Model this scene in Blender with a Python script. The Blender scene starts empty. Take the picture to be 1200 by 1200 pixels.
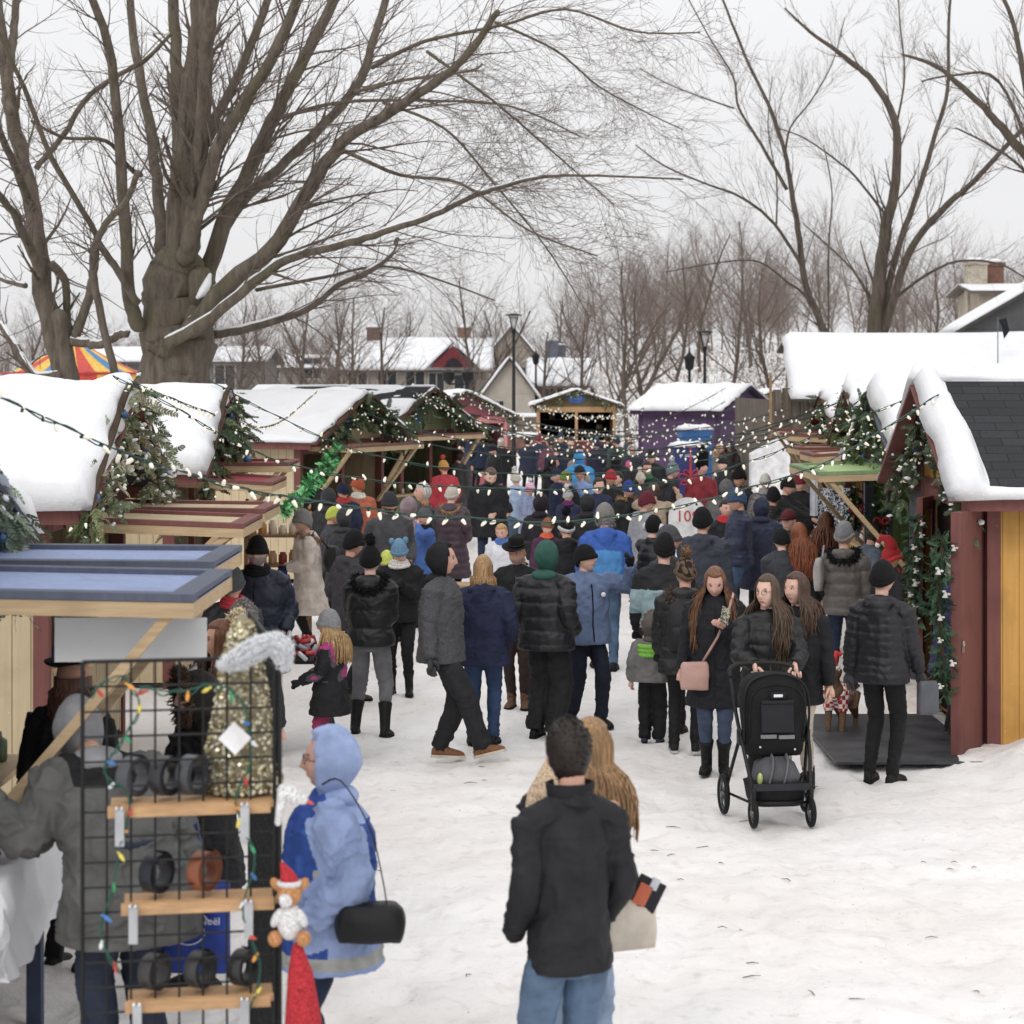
import bpy, math, random
import numpy as np
from mathutils import Vector, Matrix, Euler
R = math.radians
PI = math.pi
F = 2500.0      # focal length in pixels of a 1200 px wide picture
CH = 3.1        # camera height
rnd = random.Random(7)
nrs = np.random.RandomState(5)
scene = bpy.context.scene
COL = scene.collection

def P(x, y, d):
    return Vector(((x-600)/F*d, d, CH-(y-450)/F*d))
def G(x, y):
    d = F*CH/(y-450.0)
    return Vector(((x-600)/F*d, d, 0))

# ---------------------------------------------------------------- noise
def _h(ix, iy, iz, s):
    n = (ix*374761393 + iy*668265263 + iz*2147483647 + s*1274126177) & 0xffffffff
    n = ((n ^ (n >> 13))*1274126177) & 0xffffffff
    n = n ^ (n >> 16)
    return (n & 0xffff)/65535.0
def vnoise(x, y, z=None, s=0):
    x = np.asarray(x, dtype=float); y = np.asarray(y, dtype=float)
    z = np.zeros_like(x) if z is None else np.asarray(z, dtype=float)
    ix = np.floor(x).astype(np.int64); iy = np.floor(y).astype(np.int64); iz = np.floor(z).astype(np.int64)
    fx = x-ix; fy = y-iy; fz = z-iz
    fx = fx*fx*(3-2*fx); fy = fy*fy*(3-2*fy); fz = fz*fz*(3-2*fz)
    r = 0
    for a in (0, 1):
        for b in (0, 1):
            for c in (0, 1):
                w = (fx if a else 1-fx)*(fy if b else 1-fy)*(fz if c else 1-fz)
                r = r + w*_h(ix+a, iy+b, iz+c, s)
    return r*2-1
def fbm(x, y, z=None, s=0, o=3):
    r = 0; a = 1.0
    for i in range(o):
        r = r + a*vnoise(np.asarray(x)*2**i, np.asarray(y)*2**i, None if z is None else np.asarray(z)*2**i, s+i*17)
        a *= .5
    return r/1.75

# ---------------------------------------------------------------- materials
def srgb(c):
    if isinstance(c, str):
        c = c.lstrip('#'); c = tuple(int(c[i:i+2], 16)/255 for i in (0, 2, 4))
    return tuple(v/12.92 if v <= .04045 else ((v+.055)/1.055)**2.4 for v in c)
MATS = {}
def mat(color, rough=.8, kind='plain', metal=0, emit=0, bump=None, var=.12, scale=None, spec=.3, c2=None, trans=0):
    key = (color, rough, kind, metal, emit, bump, var, scale, spec, c2, trans)
    if key in MATS: return MATS[key]
    m = bpy.data.materials.new(kind + '_' + str(color).strip('#')); m.use_nodes = True
    nt = m.node_tree; N = nt.nodes; L = nt.links
    b = N['Principled BSDF']
    c = srgb(color) if isinstance(color, str) else color
    g_ = .3*c[0]+.59*c[1]+.11*c[2]; c = tuple(v*.86+g_*.14 for v in c)
    if g_ < .03 and kind in ('fabric', 'wool', 'plain'): c = tuple(v*.86 for v in c)
    b.inputs['Roughness'].default_value = rough
    b.inputs['Metallic'].default_value = metal
    b.inputs['Specular IOR Level'].default_value = spec
    b.inputs['Base Color'].default_value = (*c, 1)
    if trans: b.inputs['Transmission Weight'].default_value = trans
    if emit:
        b.inputs['Emission Color'].default_value = (*c, 1); b.inputs['Emission Strength'].default_value = emit
    tc = N.new('ShaderNodeTexCoord')
    def noise(sc, det=3, vec=None, rg=.55):
        n = N.new('ShaderNodeTexNoise'); n.inputs['Scale'].default_value = sc; n.inputs['Detail'].default_value = det
        n.inputs['Roughness'].default_value = rg
        L.new(vec or tc.outputs['Object'], n.inputs['Vector']); return n
    def mapping(s):
        mp = N.new('ShaderNodeMapping'); mp.inputs['Scale'].default_value = s
        L.new(tc.outputs['Object'], mp.inputs['Vector']); return mp.outputs['Vector']
    def mixc(fac, ca, cb):
        mx = N.new('ShaderNodeMix'); mx.data_type = 'RGBA'
        if hasattr(fac, 'links'): L.new(fac, mx.inputs[0])
        else: mx.inputs[0].default_value = fac
        for i, cc in ((6, ca), (7, cb)):
            if hasattr(cc, 'links'): L.new(cc, mx.inputs[i])
            else: mx.inputs[i].default_value = (*cc, 1)
        return mx.outputs[2]
    def ramp(sock, a, bb):
        r = N.new('ShaderNodeMapRange'); r.inputs[1].default_value = a; r.inputs[2].default_value = bb
        L.new(sock, r.inputs[0]); return r.outputs[0]
    def setbump(sock, st, dist):
        bp = N.new('ShaderNodeBump'); bp.inputs['Strength'].default_value = st; bp.inputs['Distance'].default_value = dist
        L.new(sock, bp.inputs['Height']); L.new(bp.outputs[0], b.inputs['Normal'])
    dark = tuple(v*(1-2.2*var) for v in c); lite = tuple(min(1, v*(1+1.2*var)+.002) for v in c)
    if kind == 'plain':
        n = noise(scale or 6, 4)
        L.new(mixc(ramp(n.outputs[0], .3, .7), dark, lite), b.inputs['Base Color'])
        if bump: setbump(n.outputs[0], .6, bump)
    elif kind == 'fabric':
        n = noise(scale or 9, 4); n2 = noise(260, 2)
        k = mixc(ramp(n.outputs[0], .3, .7), dark, lite)
        mm = N.new('ShaderNodeMath'); mm.operation = 'ADD'
        m2 = N.new('ShaderNodeMath'); m2.operation = 'MULTIPLY'; m2.inputs[1].default_value = .12
        L.new(n2.outputs[0], m2.inputs[0]); L.new(n.outputs[0], mm.inputs[0]); L.new(m2.outputs[0], mm.inputs[1])
        L.new(k, b.inputs['Base Color']); setbump(mm.outputs[0], .6, bump or .012)
    elif kind == 'knit':
        w = N.new('ShaderNodeTexWave'); w.inputs['Scale'].default_value = 42; w.inputs['Distortion'].default_value = 2.5; w.bands_direction = 'Z'
        w.inputs['Detail'].default_value = 2; w.inputs['Detail Scale'].default_value = 3
        L.new(tc.outputs['Object'], w.inputs['Vector'])
        n = noise(60, 2)
        L.new(mixc(ramp(n.outputs[0], .25, .75), dark, lite), b.inputs['Base Color']); setbump(w.outputs[1], .7, .006)
    elif kind == 'wool':
        n = noise(170, 3); n2 = noise(14, 3)
        k = mixc(ramp(n.outputs[0], .35, .65), tuple(v*.45 for v in c), tuple(min(1, v*1.7) for v in c))
        L.new(k, b.inputs['Base Color']); setbump(n2.outputs[0], .6, .012)
    elif kind == 'denim':
        n = noise(5, 4); n2 = noise(220, 2)
        k = mixc(ramp(n.outputs[0], .35, .7), tuple(v*.7 for v in c), tuple(min(1, v*1.35) for v in c))
        L.new(k, b.inputs['Base Color']); setbump(n.outputs[0], .7, .02)
    elif kind == 'camo':
        v = N.new('ShaderNodeTexNoise'); v.inputs['Scale'].default_value = scale or 16; v.inputs['Detail'].default_value = 1.5
        v.inputs['Distortion'].default_value = 1.2
        L.new(tc.outputs['Object'], v.inputs['Vector'])
        a = mixc(ramp(v.outputs[0], .5, .54), c, srgb(c2)); L.new(a, b.inputs['Base Color'])
    elif kind == 'checker':
        v = N.new('ShaderNodeTexChecker'); v.inputs['Scale'].default_value = scale or 30
        v.inputs[1].default_value = (*c, 1); v.inputs[2].default_value = (*srgb(c2), 1)
        L.new(tc.outputs['Object'], v.inputs['Vector']); L.new(v.outputs[0], b.inputs['Base Color'])
    elif kind == 'stripes':
        v = N.new('ShaderNodeTexWave'); v.bands_direction = 'Z'; v.inputs['Scale'].default_value = scale or 12
        L.new(tc.outputs['Object'], v.inputs['Vector'])
        L.new(mixc(ramp(v.outputs[1], .45, .55), c, srgb(c2)), b.inputs['Base Color'])
    elif kind in ('paint', 'wood', 'oldwood'):
        # boards, weathering streaks along z (paint) or along the long side (wood)
        n = noise(1, 5, mapping((22, 22, 1.6) if kind != 'wood' else (3, 40, 40)), .6)
        n2 = noise(2.2, 3)
        if kind == 'oldwood': k = mixc(ramp(n.outputs[0], .3, .7), tuple(v*.45 for v in c), tuple(min(1, v*1.45) for v in c))
        else: k = mixc(ramp(n.outputs[0], .3, .72), dark, lite)
        k = mixc(ramp(n2.outputs[0], .52, .9), k, tuple(v*.62 for v in c))
        if kind == 'paint':
            ch = noise(26, 4); k = mixc(ramp(ch.outputs[0], .70, .76), k, tuple(min(1, v*1.4+.04) for v in c))
        L.new(k, b.inputs['Base Color']); setbump(n.outputs[0], .5, .004)
    elif kind == 'bark':
        n = noise(1, 6, mapping((9, 9, 1.8)), .65); n2 = noise(1.1, 3)
        k = mixc(ramp(n.outputs[0], .3, .7), tuple(v*.55 for v in c), tuple(v*1.45 for v in c))
        k = mixc(ramp(n2.outputs[0], .5, .85), k, (c[0]*.8, c[1]*.9, c[2]*.55))
        L.new(k, b.inputs['Base Color']); setbump(n.outputs[0], 1, .03)
    elif kind == 'shingle':
        br = N.new('ShaderNodeTexBrick'); br.inputs['Scale'].default_value = 1
        br.inputs['Brick Width'].default_value = .33; br.inputs['Row Height'].default_value = .135
        br.inputs['Mortar Size'].default_value = .006; br.inputs['Mortar'].default_value = (c[0]*.25, c[1]*.25, c[2]*.25, 1)
        br.inputs['Color1'].default_value = (*[v*.75 for v in c], 1); br.inputs['Color2'].default_value = (*[v*1.25 for v in c], 1)
        L.new(tc.outputs['Object'], br.inputs['Vector'])
        n = noise(60, 3); L.new(mixc(ramp(n.outputs[0], .2, .8), tuple(v*.6 for v in c), br.outputs[0]), b.inputs['Base Color'])
        mixn = N.new('ShaderNodeMath'); mixn.operation = 'SUBTRACT'; L.new(n.outputs[0], mixn.inputs[0]); L.new(br.outputs[1], mixn.inputs[1])
        setbump(mixn.outputs[0], .8, .01)
    elif kind == 'snow':
        n = noise(scale or 3, 6, rg=.6); n2 = noise(45, 3)
        k = mixc(ramp(n.outputs[0], .35, .7), tuple(v*.95 for v in c), c)
        L.new(k, b.inputs['Base Color'])
        mm = N.new('ShaderNodeMath'); mm.operation = 'MULTIPLY_ADD'; mm.inputs[1].default_value = .15
        L.new(n2.outputs[0], mm.inputs[0]); L.new(n.outputs[0], mm.inputs[2]); setbump(mm.outputs[0], .5, bump or .03)
    elif kind == 'foliage':
        n = noise(scale or 14, 2)
        k = mixc(ramp(n.outputs[0], .3, .7), tuple(v*.45 for v in c), tuple(min(1, v*1.6) for v in c))
        L.new(k, b.inputs['Base Color'])
    elif kind == 'hair':
        n = noise(1, 3, mapping((95, 95, 7)), .6); n2 = noise(7, 2)
        k = mixc(ramp(n.outputs[0], .35, .68), tuple(v*.5 for v in c), tuple(min(1, v*1.55) for v in c))
        k = mixc(ramp(n2.outputs[0], .45, .75), k, tuple(v*.7 for v in c)); L.new(k, b.inputs['Base Color']); setbump(n.outputs[0], .5, .006)
    elif kind == 'glitter':
        v = N.new('ShaderNodeTexVoronoi'); v.inputs['Scale'].default_value = scale or 60
        L.new(tc.outputs['Object'], v.inputs['Vector'])
        hs = N.new('ShaderNodeSeparateColor'); L.new(v.outputs['Color'], hs.inputs[0])
        L.new(mixc(ramp(hs.outputs[0], .2, .9), tuple(v*.4 for v in c), tuple(min(1, v*1.6) for v in c)), b.inputs['Base Color'])
        setbump(v.outputs['Distance'], .9, .02)
    MATS[key] = m
    return m

# ---------------------------------------------------------------- mesh builder
def basis(d, up=None):
    d = Vector(d).normalized()
    u = Vector(up) if up is not None else (Vector((0, 0, 1)) if abs(d.z) < .9 else Vector((0, 1, 0)))
    a = u.cross(d)
    if a.length < 1e-5: a = Vector((1, 0, 0)).cross(d)
    a.normalize(); b = d.cross(a).normalized()
    return a, b, d
class MB:
    def __init__(s): s.v = []; s.f = []; s.m = []
    def add(s, vs, fs, m=0, M=None):
        o = len(s.v)
        if M is not None: vs = [M @ Vector(v) for v in vs]
        s.v.extend([tuple(v) for v in vs]); s.f.extend([tuple(i+o for i in f) for f in fs]); s.m.extend([m]*len(fs))
        return s
    def box(s, c, size, rot=None, m=0, bev=0):
        x, y, z = size[0]/2, size[1]/2, size[2]/2
        if bev > 0:
            b = min(bev, x*.9, y*.9, z*.9); vs = []
            for sx in (-1, 1):
                for sy in (-1, 1):
                    for sz in (-1, 1):
                        vs += [(sx*(x-b), sy*(y-b), sz*z), (sx*(x-b), sy*y, sz*(z-b)), (sx*x, sy*(y-b), sz*(z-b))]
            import bmesh
            bm = bmesh.new(); [bm.verts.new(v) for v in vs]
            r = bmesh.ops.convex_hull(bm, input=bm.verts); bm.verts.index_update()
            vs = [v.co.copy() for v in bm.verts]; fs = [[v.index for v in f.verts] for f in bm.faces]; bm.free()
        else:
            vs = [(sx*x, sy*y, sz*z) for sx in (-1, 1) for sy in (-1, 1) for sz in (-1, 1)]
            fs = [(0, 1, 3, 2), (4, 6, 7, 5), (0, 4, 5, 1), (2, 3, 7, 6), (0, 2, 6, 4), (1, 5, 7, 3)]
        M = Matrix.Translation(Vector(c))
        if rot is not None: M = M @ (rot.to_4x4() if isinstance(rot, Matrix) else Euler(rot).to_matrix().to_4x4())
        return s.add(vs, fs, m, M)
    def b2(s, a, b, m=0):   # box from corner to corner
        return s.box([(a[i]+b[i])/2 for i in range(3)], [abs(b[i]-a[i]) for i in range(3)], None, m)
    def bar(s, a, b, w, h, m=0, up=(0, 0, 1)):
        a = Vector(a); b = Vector(b); x, y, z = basis(b-a, up)
        M = Matrix((x, y, z)).transposed()
        return s.box((a+b)/2, (w, h, (b-a).length), M, m)
    def tube(s, pts, rad, seg=8, m=0, cap=True, flat=1.0, up=None, roundcap=False):
        pts = [Vector(p) for p in pts]; n = len(pts)
        if isinstance(rad, tuple) or not hasattr(rad, '__len__'): rad = [rad]*n
        rad = list(rad)
        if roundcap:
            d0 = (pts[0]-pts[1]).normalized(); d1 = (pts[-1]-pts[-2]).normalized()
            r0, r1 = rad[0], rad[-1]
            pts = [pts[0]+d0*r0*.95, pts[0]+d0*r0*.6]+pts+[pts[-1]+d1*r1*.6, pts[-1]+d1*r1*.95]
            rad = [r0*.3, r0*.8]+rad+[r1*.8, r1*.3]; n += 4
        vs = []; pa = None
        for i in range(n):
            d = (pts[min(i+1, n-1)]-pts[max(i-1, 0)])
            if d.length < 1e-7: d = Vector((0, 0, 1))
            d.normalize()
            if pa is None: a, b, _ = basis(d, up)
            else:
                a = pa - d*pa.dot(d)
                if a.length < 1e-5: a, b, _ = basis(d)
                a.normalize(); b = d.cross(a)
            pa = a
            r = rad[i]; ra, rb = (r, r*flat) if not isinstance(r, tuple) else r
            for k in range(seg):
                t = 2*PI*k/seg; vs.append(pts[i] + a*(math.cos(t)*ra) + b*(math.sin(t)*rb))
        fs = []
        for i in range(n-1):
            for k in range(seg):
                k2 = (k+1) % seg; fs.append((i*seg+k, i*seg+k2, (i+1)*seg+k2, (i+1)*seg+k))
        if cap: fs.append(tuple(range(seg-1, -1, -1))); fs.append(tuple((n-1)*seg+k for k in range(seg)))
        return s.add(vs, fs, m)
    def rings(s, rs, seg=20, m=0, p=2.0, M=None):   # rs: (cx,cy,cz,rx,ry)
        vs = []
        for (cx, cy, cz, rx, ry) in rs:
            for k in range(seg):
                t = 2*PI*k/seg; c, q = math.cos(t), math.sin(t)
                vs.append((cx+math.copysign(abs(c)**(2/p), c)*rx, cy+math.copysign(abs(q)**(2/p), q)*ry, cz))
        n = len(rs); fs = []
        for i in range(n-1):
            for k in range(seg):
                k2 = (k+1) % seg; fs.append((i*seg+k, i*seg+k2, (i+1)*seg+k2, (i+1)*seg+k))
        fs.append(tuple(range(seg-1, -1, -1))); fs.append(tuple((n-1)*seg+k for k in range(seg)))
        return s.add(vs, fs, m, M)
    def ell(s, c, r, nu=12, nv=8, m=0, rot=None, fn=None):
        vs = []; fs = []
        for i in range(1, nv):
            ph = PI*i/nv
            for k in range(nu):
                t = 2*PI*k/nu; vs.append(Vector((math.sin(ph)*math.cos(t)*r[0], math.sin(ph)*math.sin(t)*r[1], math.cos(ph)*r[2])))
        vs.append(Vector((0, 0, r[2]))); vs.append(Vector((0, 0, -r[2])))
        for i in range(nv-2):
            for k in range(nu):
                k2 = (k+1) % nu; fs.append((i*nu+k, (i+1)*nu+k, (i+1)*nu+k2, i*nu+k2))
        T = len(vs)-2
        for k in range(nu):
            k2 = (k+1) % nu; fs.append((T, k, k2)); fs.append((T+1, (nv-2)*nu+k2, (nv-2)*nu+k))
        if fn: vs = [fn(v) for v in vs]
        M = Matrix.Translation(Vector(c))
        if rot is not None: M = M @ (rot.to_4x4() if isinstance(rot, Matrix) else Euler(rot).to_matrix().to_4x4())
        return s.add(vs, fs, m, M)
    def prism(s, poly, a, b, m=0):   # poly of 3d points extruded by vector b-a
        e = Vector(b)-Vector(a); n = len(poly)
        vs = [Vector(p) for p in poly]+[Vector(p)+e for p in poly]
        fs = [tuple(range(n-1, -1, -1)), tuple(range(n, 2*n))]+[(i, (i+1) % n, n+(i+1) % n, n+i) for i in range(n)]
        return s.add(vs, fs, m)
    def torus(s, c, R_, r, nu=24, nv=8, m=0, rot=None, arc=(0, 2*PI)):
        pts = []
        full = arc[1]-arc[0] > 6.28
        M = Matrix.Translation(Vector(c))
        if rot is not None: M = M @ (rot.to_4x4() if isinstance(rot, Matrix) else Euler(rot).to_matrix().to_4x4())
        n = nu+1
        pts = [M @ Vector((math.cos(arc[0]+(arc[1]-arc[0])*i/nu)*R_, math.sin(arc[0]+(arc[1]-arc[0])*i/nu)*R_, 0)) for i in range(n)]
        return s.tube(pts, r, nv, m)
    def mesh(s, name='mesh', smooth=True, recalc=True):
        me = bpy.data.meshes.new(name)
        me.from_pydata(s.v, [], s.f)
        me.polygons.foreach_set('material_index', s.m)
        if recalc:
            import bmesh
            bm = bmesh.new(); bm.from_mesh(me); bmesh.ops.recalc_face_normals(bm, faces=bm.faces); bm.to_mesh(me); bm.free()
        if smooth: me.polygons.foreach_set('use_smooth', [True]*len(me.polygons))
        me.update(); return me
    def build(s, name, mats, parent=None, smooth=False, loc=None, rotz=0, recalc=True):
        return link(name, s.mesh(name, smooth, recalc), mats, parent, loc, rotz)
def link(name, me, mats, parent=None, loc=None, rotz=0):
    if not isinstance(mats, (list, tuple)): mats = [mats]
    if len(me.materials) == 0:
        for m in mats: me.materials.append(m)
    o = bpy.data.objects.new(name, me); COL.objects.link(o)
    if parent is not None: o.parent = parent
    if loc is not None: o.location = loc
    if rotz: o.rotation_euler = (0, 0, rotz)
    return o
def tag(o, label=None, cat=None, group=None, kind=None):
    if label: o['label'] = label
    if cat: o['category'] = cat
    if group: o['group'] = group
    if kind: o['kind'] = kind
    return o
def thing(name, label, cat, loc=(0, 0, 0), rotz=0, group=None):
    o = bpy.data.objects.new(name, None); COL.objects.link(o); o.location = loc; o.rotation_euler = (0, 0, rotz)
    o.empty_display_size = .1
    return tag(o, label, cat, group)
def copytree(o, loc=None, rotz=None, parent=None, label=None):
    c = o.copy(); COL.objects.link(c)
    if parent is not None: c.parent = parent
    if loc is not None: c.location = loc
    if rotz is not None: c.rotation_euler = (0, 0, rotz)
    if label: c['label'] = label
    for ch in [q for q in o.children]: copytree(ch, parent=c)
    return c

# voxel remesh in a scene of its own, so that each update is cheap
TMP = bpy.data.scenes.new('tmp')
def remesh(mb, voxel, smooth=3, fac=.6):
    me = mb.mesh('t', True)
    o = bpy.data.objects.new('t', me); TMP.collection.objects.link(o)
    r = o.modifiers.new('r', 'REMESH'); r.mode = 'VOXEL'; r.voxel_size = voxel; r.use_smooth_shade = True
    if smooth:
        q = o.modifiers.new('s', 'SMOOTH'); q.factor = fac; q.iterations = smooth
    vl = TMP.view_layers[0]; vl.update(); dg = vl.depsgraph
    nm = bpy.data.meshes.new_from_object(o.evaluated_get(dg), depsgraph=dg)
    TMP.collection.objects.unlink(o); bpy.data.objects.remove(o); bpy.data.meshes.remove(me)
    nm.materials.clear()
    return nm
def getco(me):
    a = np.empty(len(me.vertices)*3); me.vertices.foreach_get('co', a); return a.reshape(-1, 3)
def getno(me):
    a = np.empty(len(me.vertices)*3); me.vertices.foreach_get('normal', a); return a.reshape(-1, 3)
def setco(me, a):
    me.vertices.foreach_set('co', a.ravel()); me.update()
def facec(me):
    a = np.empty(len(me.polygons)*3); me.polygons.foreach_get('center', a); return a.reshape(-1, 3)
def setmi(me, idx): me.polygons.foreach_set('material_index', np.asarray(idx, dtype=np.int32)); me.update()
# ---------------------------------------------------------------- people
SKIN = '#d6a792'
def ik(a, b, l1, l2, pole):
    a = Vector(a); b = Vector(b); d = b-a; L = d.length
    if L > (l1+l2)*.995: b = a+d.normalized()*(l1+l2)*.995; d = b-a; L = d.length
    u = d/L; x = (l1*l1-l2*l2+L*L)/(2*L); h = math.sqrt(max(l1*l1-x*x, 0))
    p = Vector(pole); p = p-u*p.dot(u)
    p = p.normalized() if p.length > 1e-4 else Vector((0, 0, 0))
    return a+u*x+p*h, b
def smoothline(pts, rad, k=4):
    n = len(pts); P_ = []; Q = []
    for i in range(n-1):
        p0, p1, p2, p3 = pts[max(i-1, 0)], pts[i], pts[i+1], pts[min(i+2, n-1)]
        for j in range(k):
            t = j/k
            P_.append(.5*((2*p1)+(p2-p0)*t+(2*p0-5*p1+4*p2-p3)*t*t+(3*p1-p0-3*p2+p3)*t**3))
            Q.append(rad[i]*(1-t)+rad[i+1]*t)
    P_.append(pts[-1]); Q.append(rad[-1]); return P_, Q
HW, HD, HH = .077, .099, .119
def headpt(ux, uy, uz, k=1.0):
    """unit direction (front is -y) to a point of the sculpted head"""
    x, y, z = ux*HW, uy*HD, uz*HH
    if z < 0:
        t = -z/HH
        x *= 1-.30*t**1.7
        if y < 0: y *= 1-.10*t
        else: y *= 1-.55*t**1.2
    else:
        x *= 1+.04*math.sin(PI*z/HH)
    x *= k; y *= k; z *= k
    if k < 1.02 and y < 0:
        fr = math.exp(-(x/.013)**2)
        if -.045 < z < .03:
            pr = (.03-z)/.058 if z > -.028 else max(0, (z+.045)/.017)
            y -= .024*fr*max(0, min(1, pr))
        for sx in (-1, 1):
            y += .0085*math.exp(-((x-sx*.031)/.014)**2-((z-.012)/.011)**2)
            y -= .004*math.exp(-((x-sx*.03)/.02)**2-((z-.034)/.008)**2)
            y -= .004*math.exp(-((x-sx*.042)/.016)**2-((z+.028)/.018)**2)
        y -= .006*math.exp(-(x/.024)**2-((z+.062)/.008)**2)
        y += .004*math.exp(-(x/.02)**2-((z+.078)/.006)**2)
        y -= .008*math.exp(-(x/.02)**2-((z+.098)/.014)**2)
    return Vector((x, y, z))
def dirs(nu, nv):
    out = []
    for i in range(1, nv):
        ph = PI*i/nv
        for k in range(nu):
            t = 2*PI*k/nu-PI/2; out.append((math.sin(ph)*math.cos(t), math.sin(ph)*math.sin(t), math.cos(ph)))
    out += [(0, 0, 1), (0, 0, -1)]
    return out
def sphfaces(nu, nv):
    fs = []
    for i in range(nv-2):
        for k in range(nu):
            k2 = (k+1) % nu; fs.append((i*nu+k, (i+1)*nu+k, (i+1)*nu+k2, i*nu+k2))
    T = (nv-1)*nu
    for k in range(nu):
        k2 = (k+1) % nu; fs.append((T, k, k2)); fs.append((T+1, (nv-2)*nu+k2, (nv-2)*nu+k))
    return fs
def add_head(mb, M, res=1, child=1.0):
    nu, nv = (44, 40) if res == 2 else ((28, 24) if res == 1 else (16, 14))
    vs = [headpt(*d) for d in dirs(nu, nv)]; fs = sphfaces(nu, nv)
    o = len(mb.f); mb.add(vs, fs, 0, M)
    for i, f in enumerate(fs):   # lips
        c = sum((vs[k] for k in f), Vector())/len(f)
        if c.y < 0 and abs(c.x) < .021 and -.068 < c.z < -.055: mb.m[o+i] = 1
    for sx in (-1, 1):
        mb.ell((sx*.079, .008, -.004), (.009, .018, .03), 8, 6, 0, None); mb_tx(mb, M, 8*5+2)
        if res:
            mb.ell((sx*.031, -.0795, .011), (.0115, .007, .0044), 10, 6, 2); mb_tx(mb, M, 10*5+2)
            mb.ell((sx*.031, -.0855, .0115), (.0042, .0035, .0042), 8, 6, 3); mb_tx(mb, M, 8*5+2)
            mb.ell((sx*.031, -.0815, .0175), (.0135, .008, .0018), 8, 6, 3); mb_tx(mb, M, 8*5+2)
        mb.ell((sx*.033, -.0865, .034), (.0165, .0055, .0028), 8, 6, 3, (0, sx*.10, 0)); mb_tx(mb, M, 8*5+2)
def mb_tx(mb, M, n):
    for i in range(len(mb.v)-n, len(mb.v)): mb.v[i] = tuple(M @ Vector(mb.v[i]))
def shell(maskk, M, nu=28, nv=24, noise=0, seed=0, m=0, inside=.9):
    """closed shell round the head: maskk(u)->scale or 0 where the head shows"""
    mb = MB(); vs = []
    for d in dirs(nu, nv):
        k = maskk(Vector(d))
        if k <= 0: v = headpt(*d, 1.03)*inside
        else:
            v = headpt(*d, 1.03)*k
            if noise: v *= 1+noise*float(fbm(d[0]*4+seed, d[1]*4, d[2]*4, seed, 2))
        vs.append(v)
    mb.add(vs, sphfaces(nu, nv), m, M); return mb
def hand(mb, wrist, direc, palm_n, side, s=1.0, curl=.5, m=0, glove=1.0):
    a, b, d = basis(direc, palm_n)      # d along fingers, a across, b ~ palm normal
    n = Vector(palm_n); n = (n-d*n.dot(d)).normalized(); a = d.cross(n).normalized()*side
    g = glove
    def pt(x, y, z): return wrist+(a*x+n*y+d*z)*s
    mb.tube([pt(0, 0, -.03), pt(0, 0, .0), pt(0, 0, .035), pt(0, .0, .08)], [(.026*g*s, .021*g*s), (.027*g*s, .019*g*s), (.038*g*s, .017*g*s), (.037*g*s, .014*g*s)], 8, m, up=a)
    for i, (x, L) in enumerate(((-.029, .068), (-.010, .078), (.010, .073), (.029, .056))):
        p = pt(x, 0, .072); pts = [p]; ang = 0
        for seg in range(3):
            ang += curl*(.5+.45*seg); p = p+(d*math.cos(ang)+n*math.sin(ang))*(L*s*(.42, .32, .26)[seg]); pts.append(p)
        mb.tube(pts, [.0095*g*s, .009*g*s, .0085*g*s, .0065*g*s], 6, m, roundcap=True)
    p = pt(-.03, .004, .015); q = pt(-.055, .012, .045); r = pt(-.05, .028, .075)
    mb.tube([p, q, r], [.013*g*s, .011*g*s, .009*g*s], 6, m, roundcap=True)
def tufts(mb, centers, normals, L, w, n, m=0, seed=0, droop=.3):
    r = random.Random(seed)
    for i in range(n):
        k = r.randrange(len(centers)); c = Vector(centers[k]); nn = Vector(normals[k])
        v = (nn+Vector((r.gauss(0, .5), r.gauss(0, .5), r.gauss(0, .5)-droop))).normalized()
        l = L*r.uniform(.6, 1.2); t = v.orthogonal().normalized(); t.rotate(Matrix.Rotation(r.uniform(0, 6.28), 3, v))
        c = c+Vector((r.gauss(0, w), r.gauss(0, w), r.gauss(0, w)))*.8
        t2 = v.cross(t)
        mb.add([c-t*w-t2*w*.5, c+t*w-t2*w*.5, c+t2*w, c+v*l], [(0, 1, 3), (1, 2, 3), (2, 0, 3), (0, 2, 1)], m)
ARM = {'pk': (.185, -.13, .91), 'down': (.27, -.01, .84), 'pocket': (.235, -.10, .95), 'front': (.05, -.27, 1.06), 'chest': (.07, -.25, 1.25), 'push': (.155, -.38, 1.10),
       'raise': (.38, -.22, 1.56), 'face': (.09, -.17, 1.52), 'reach': (.13, -.48, 1.14), 'hold': (.2, -.30, 1.0), 'fold': (-.08, -.24, 1.17),
       'side': (.36, 0, .98), 'back': (.26, .14, .87), 'fwd': (.25, -.16, .88), 'far': (.22, -.52, 1.02), 'out': (.55, -.2, 1.05)}
PCOUNT = 0
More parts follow.
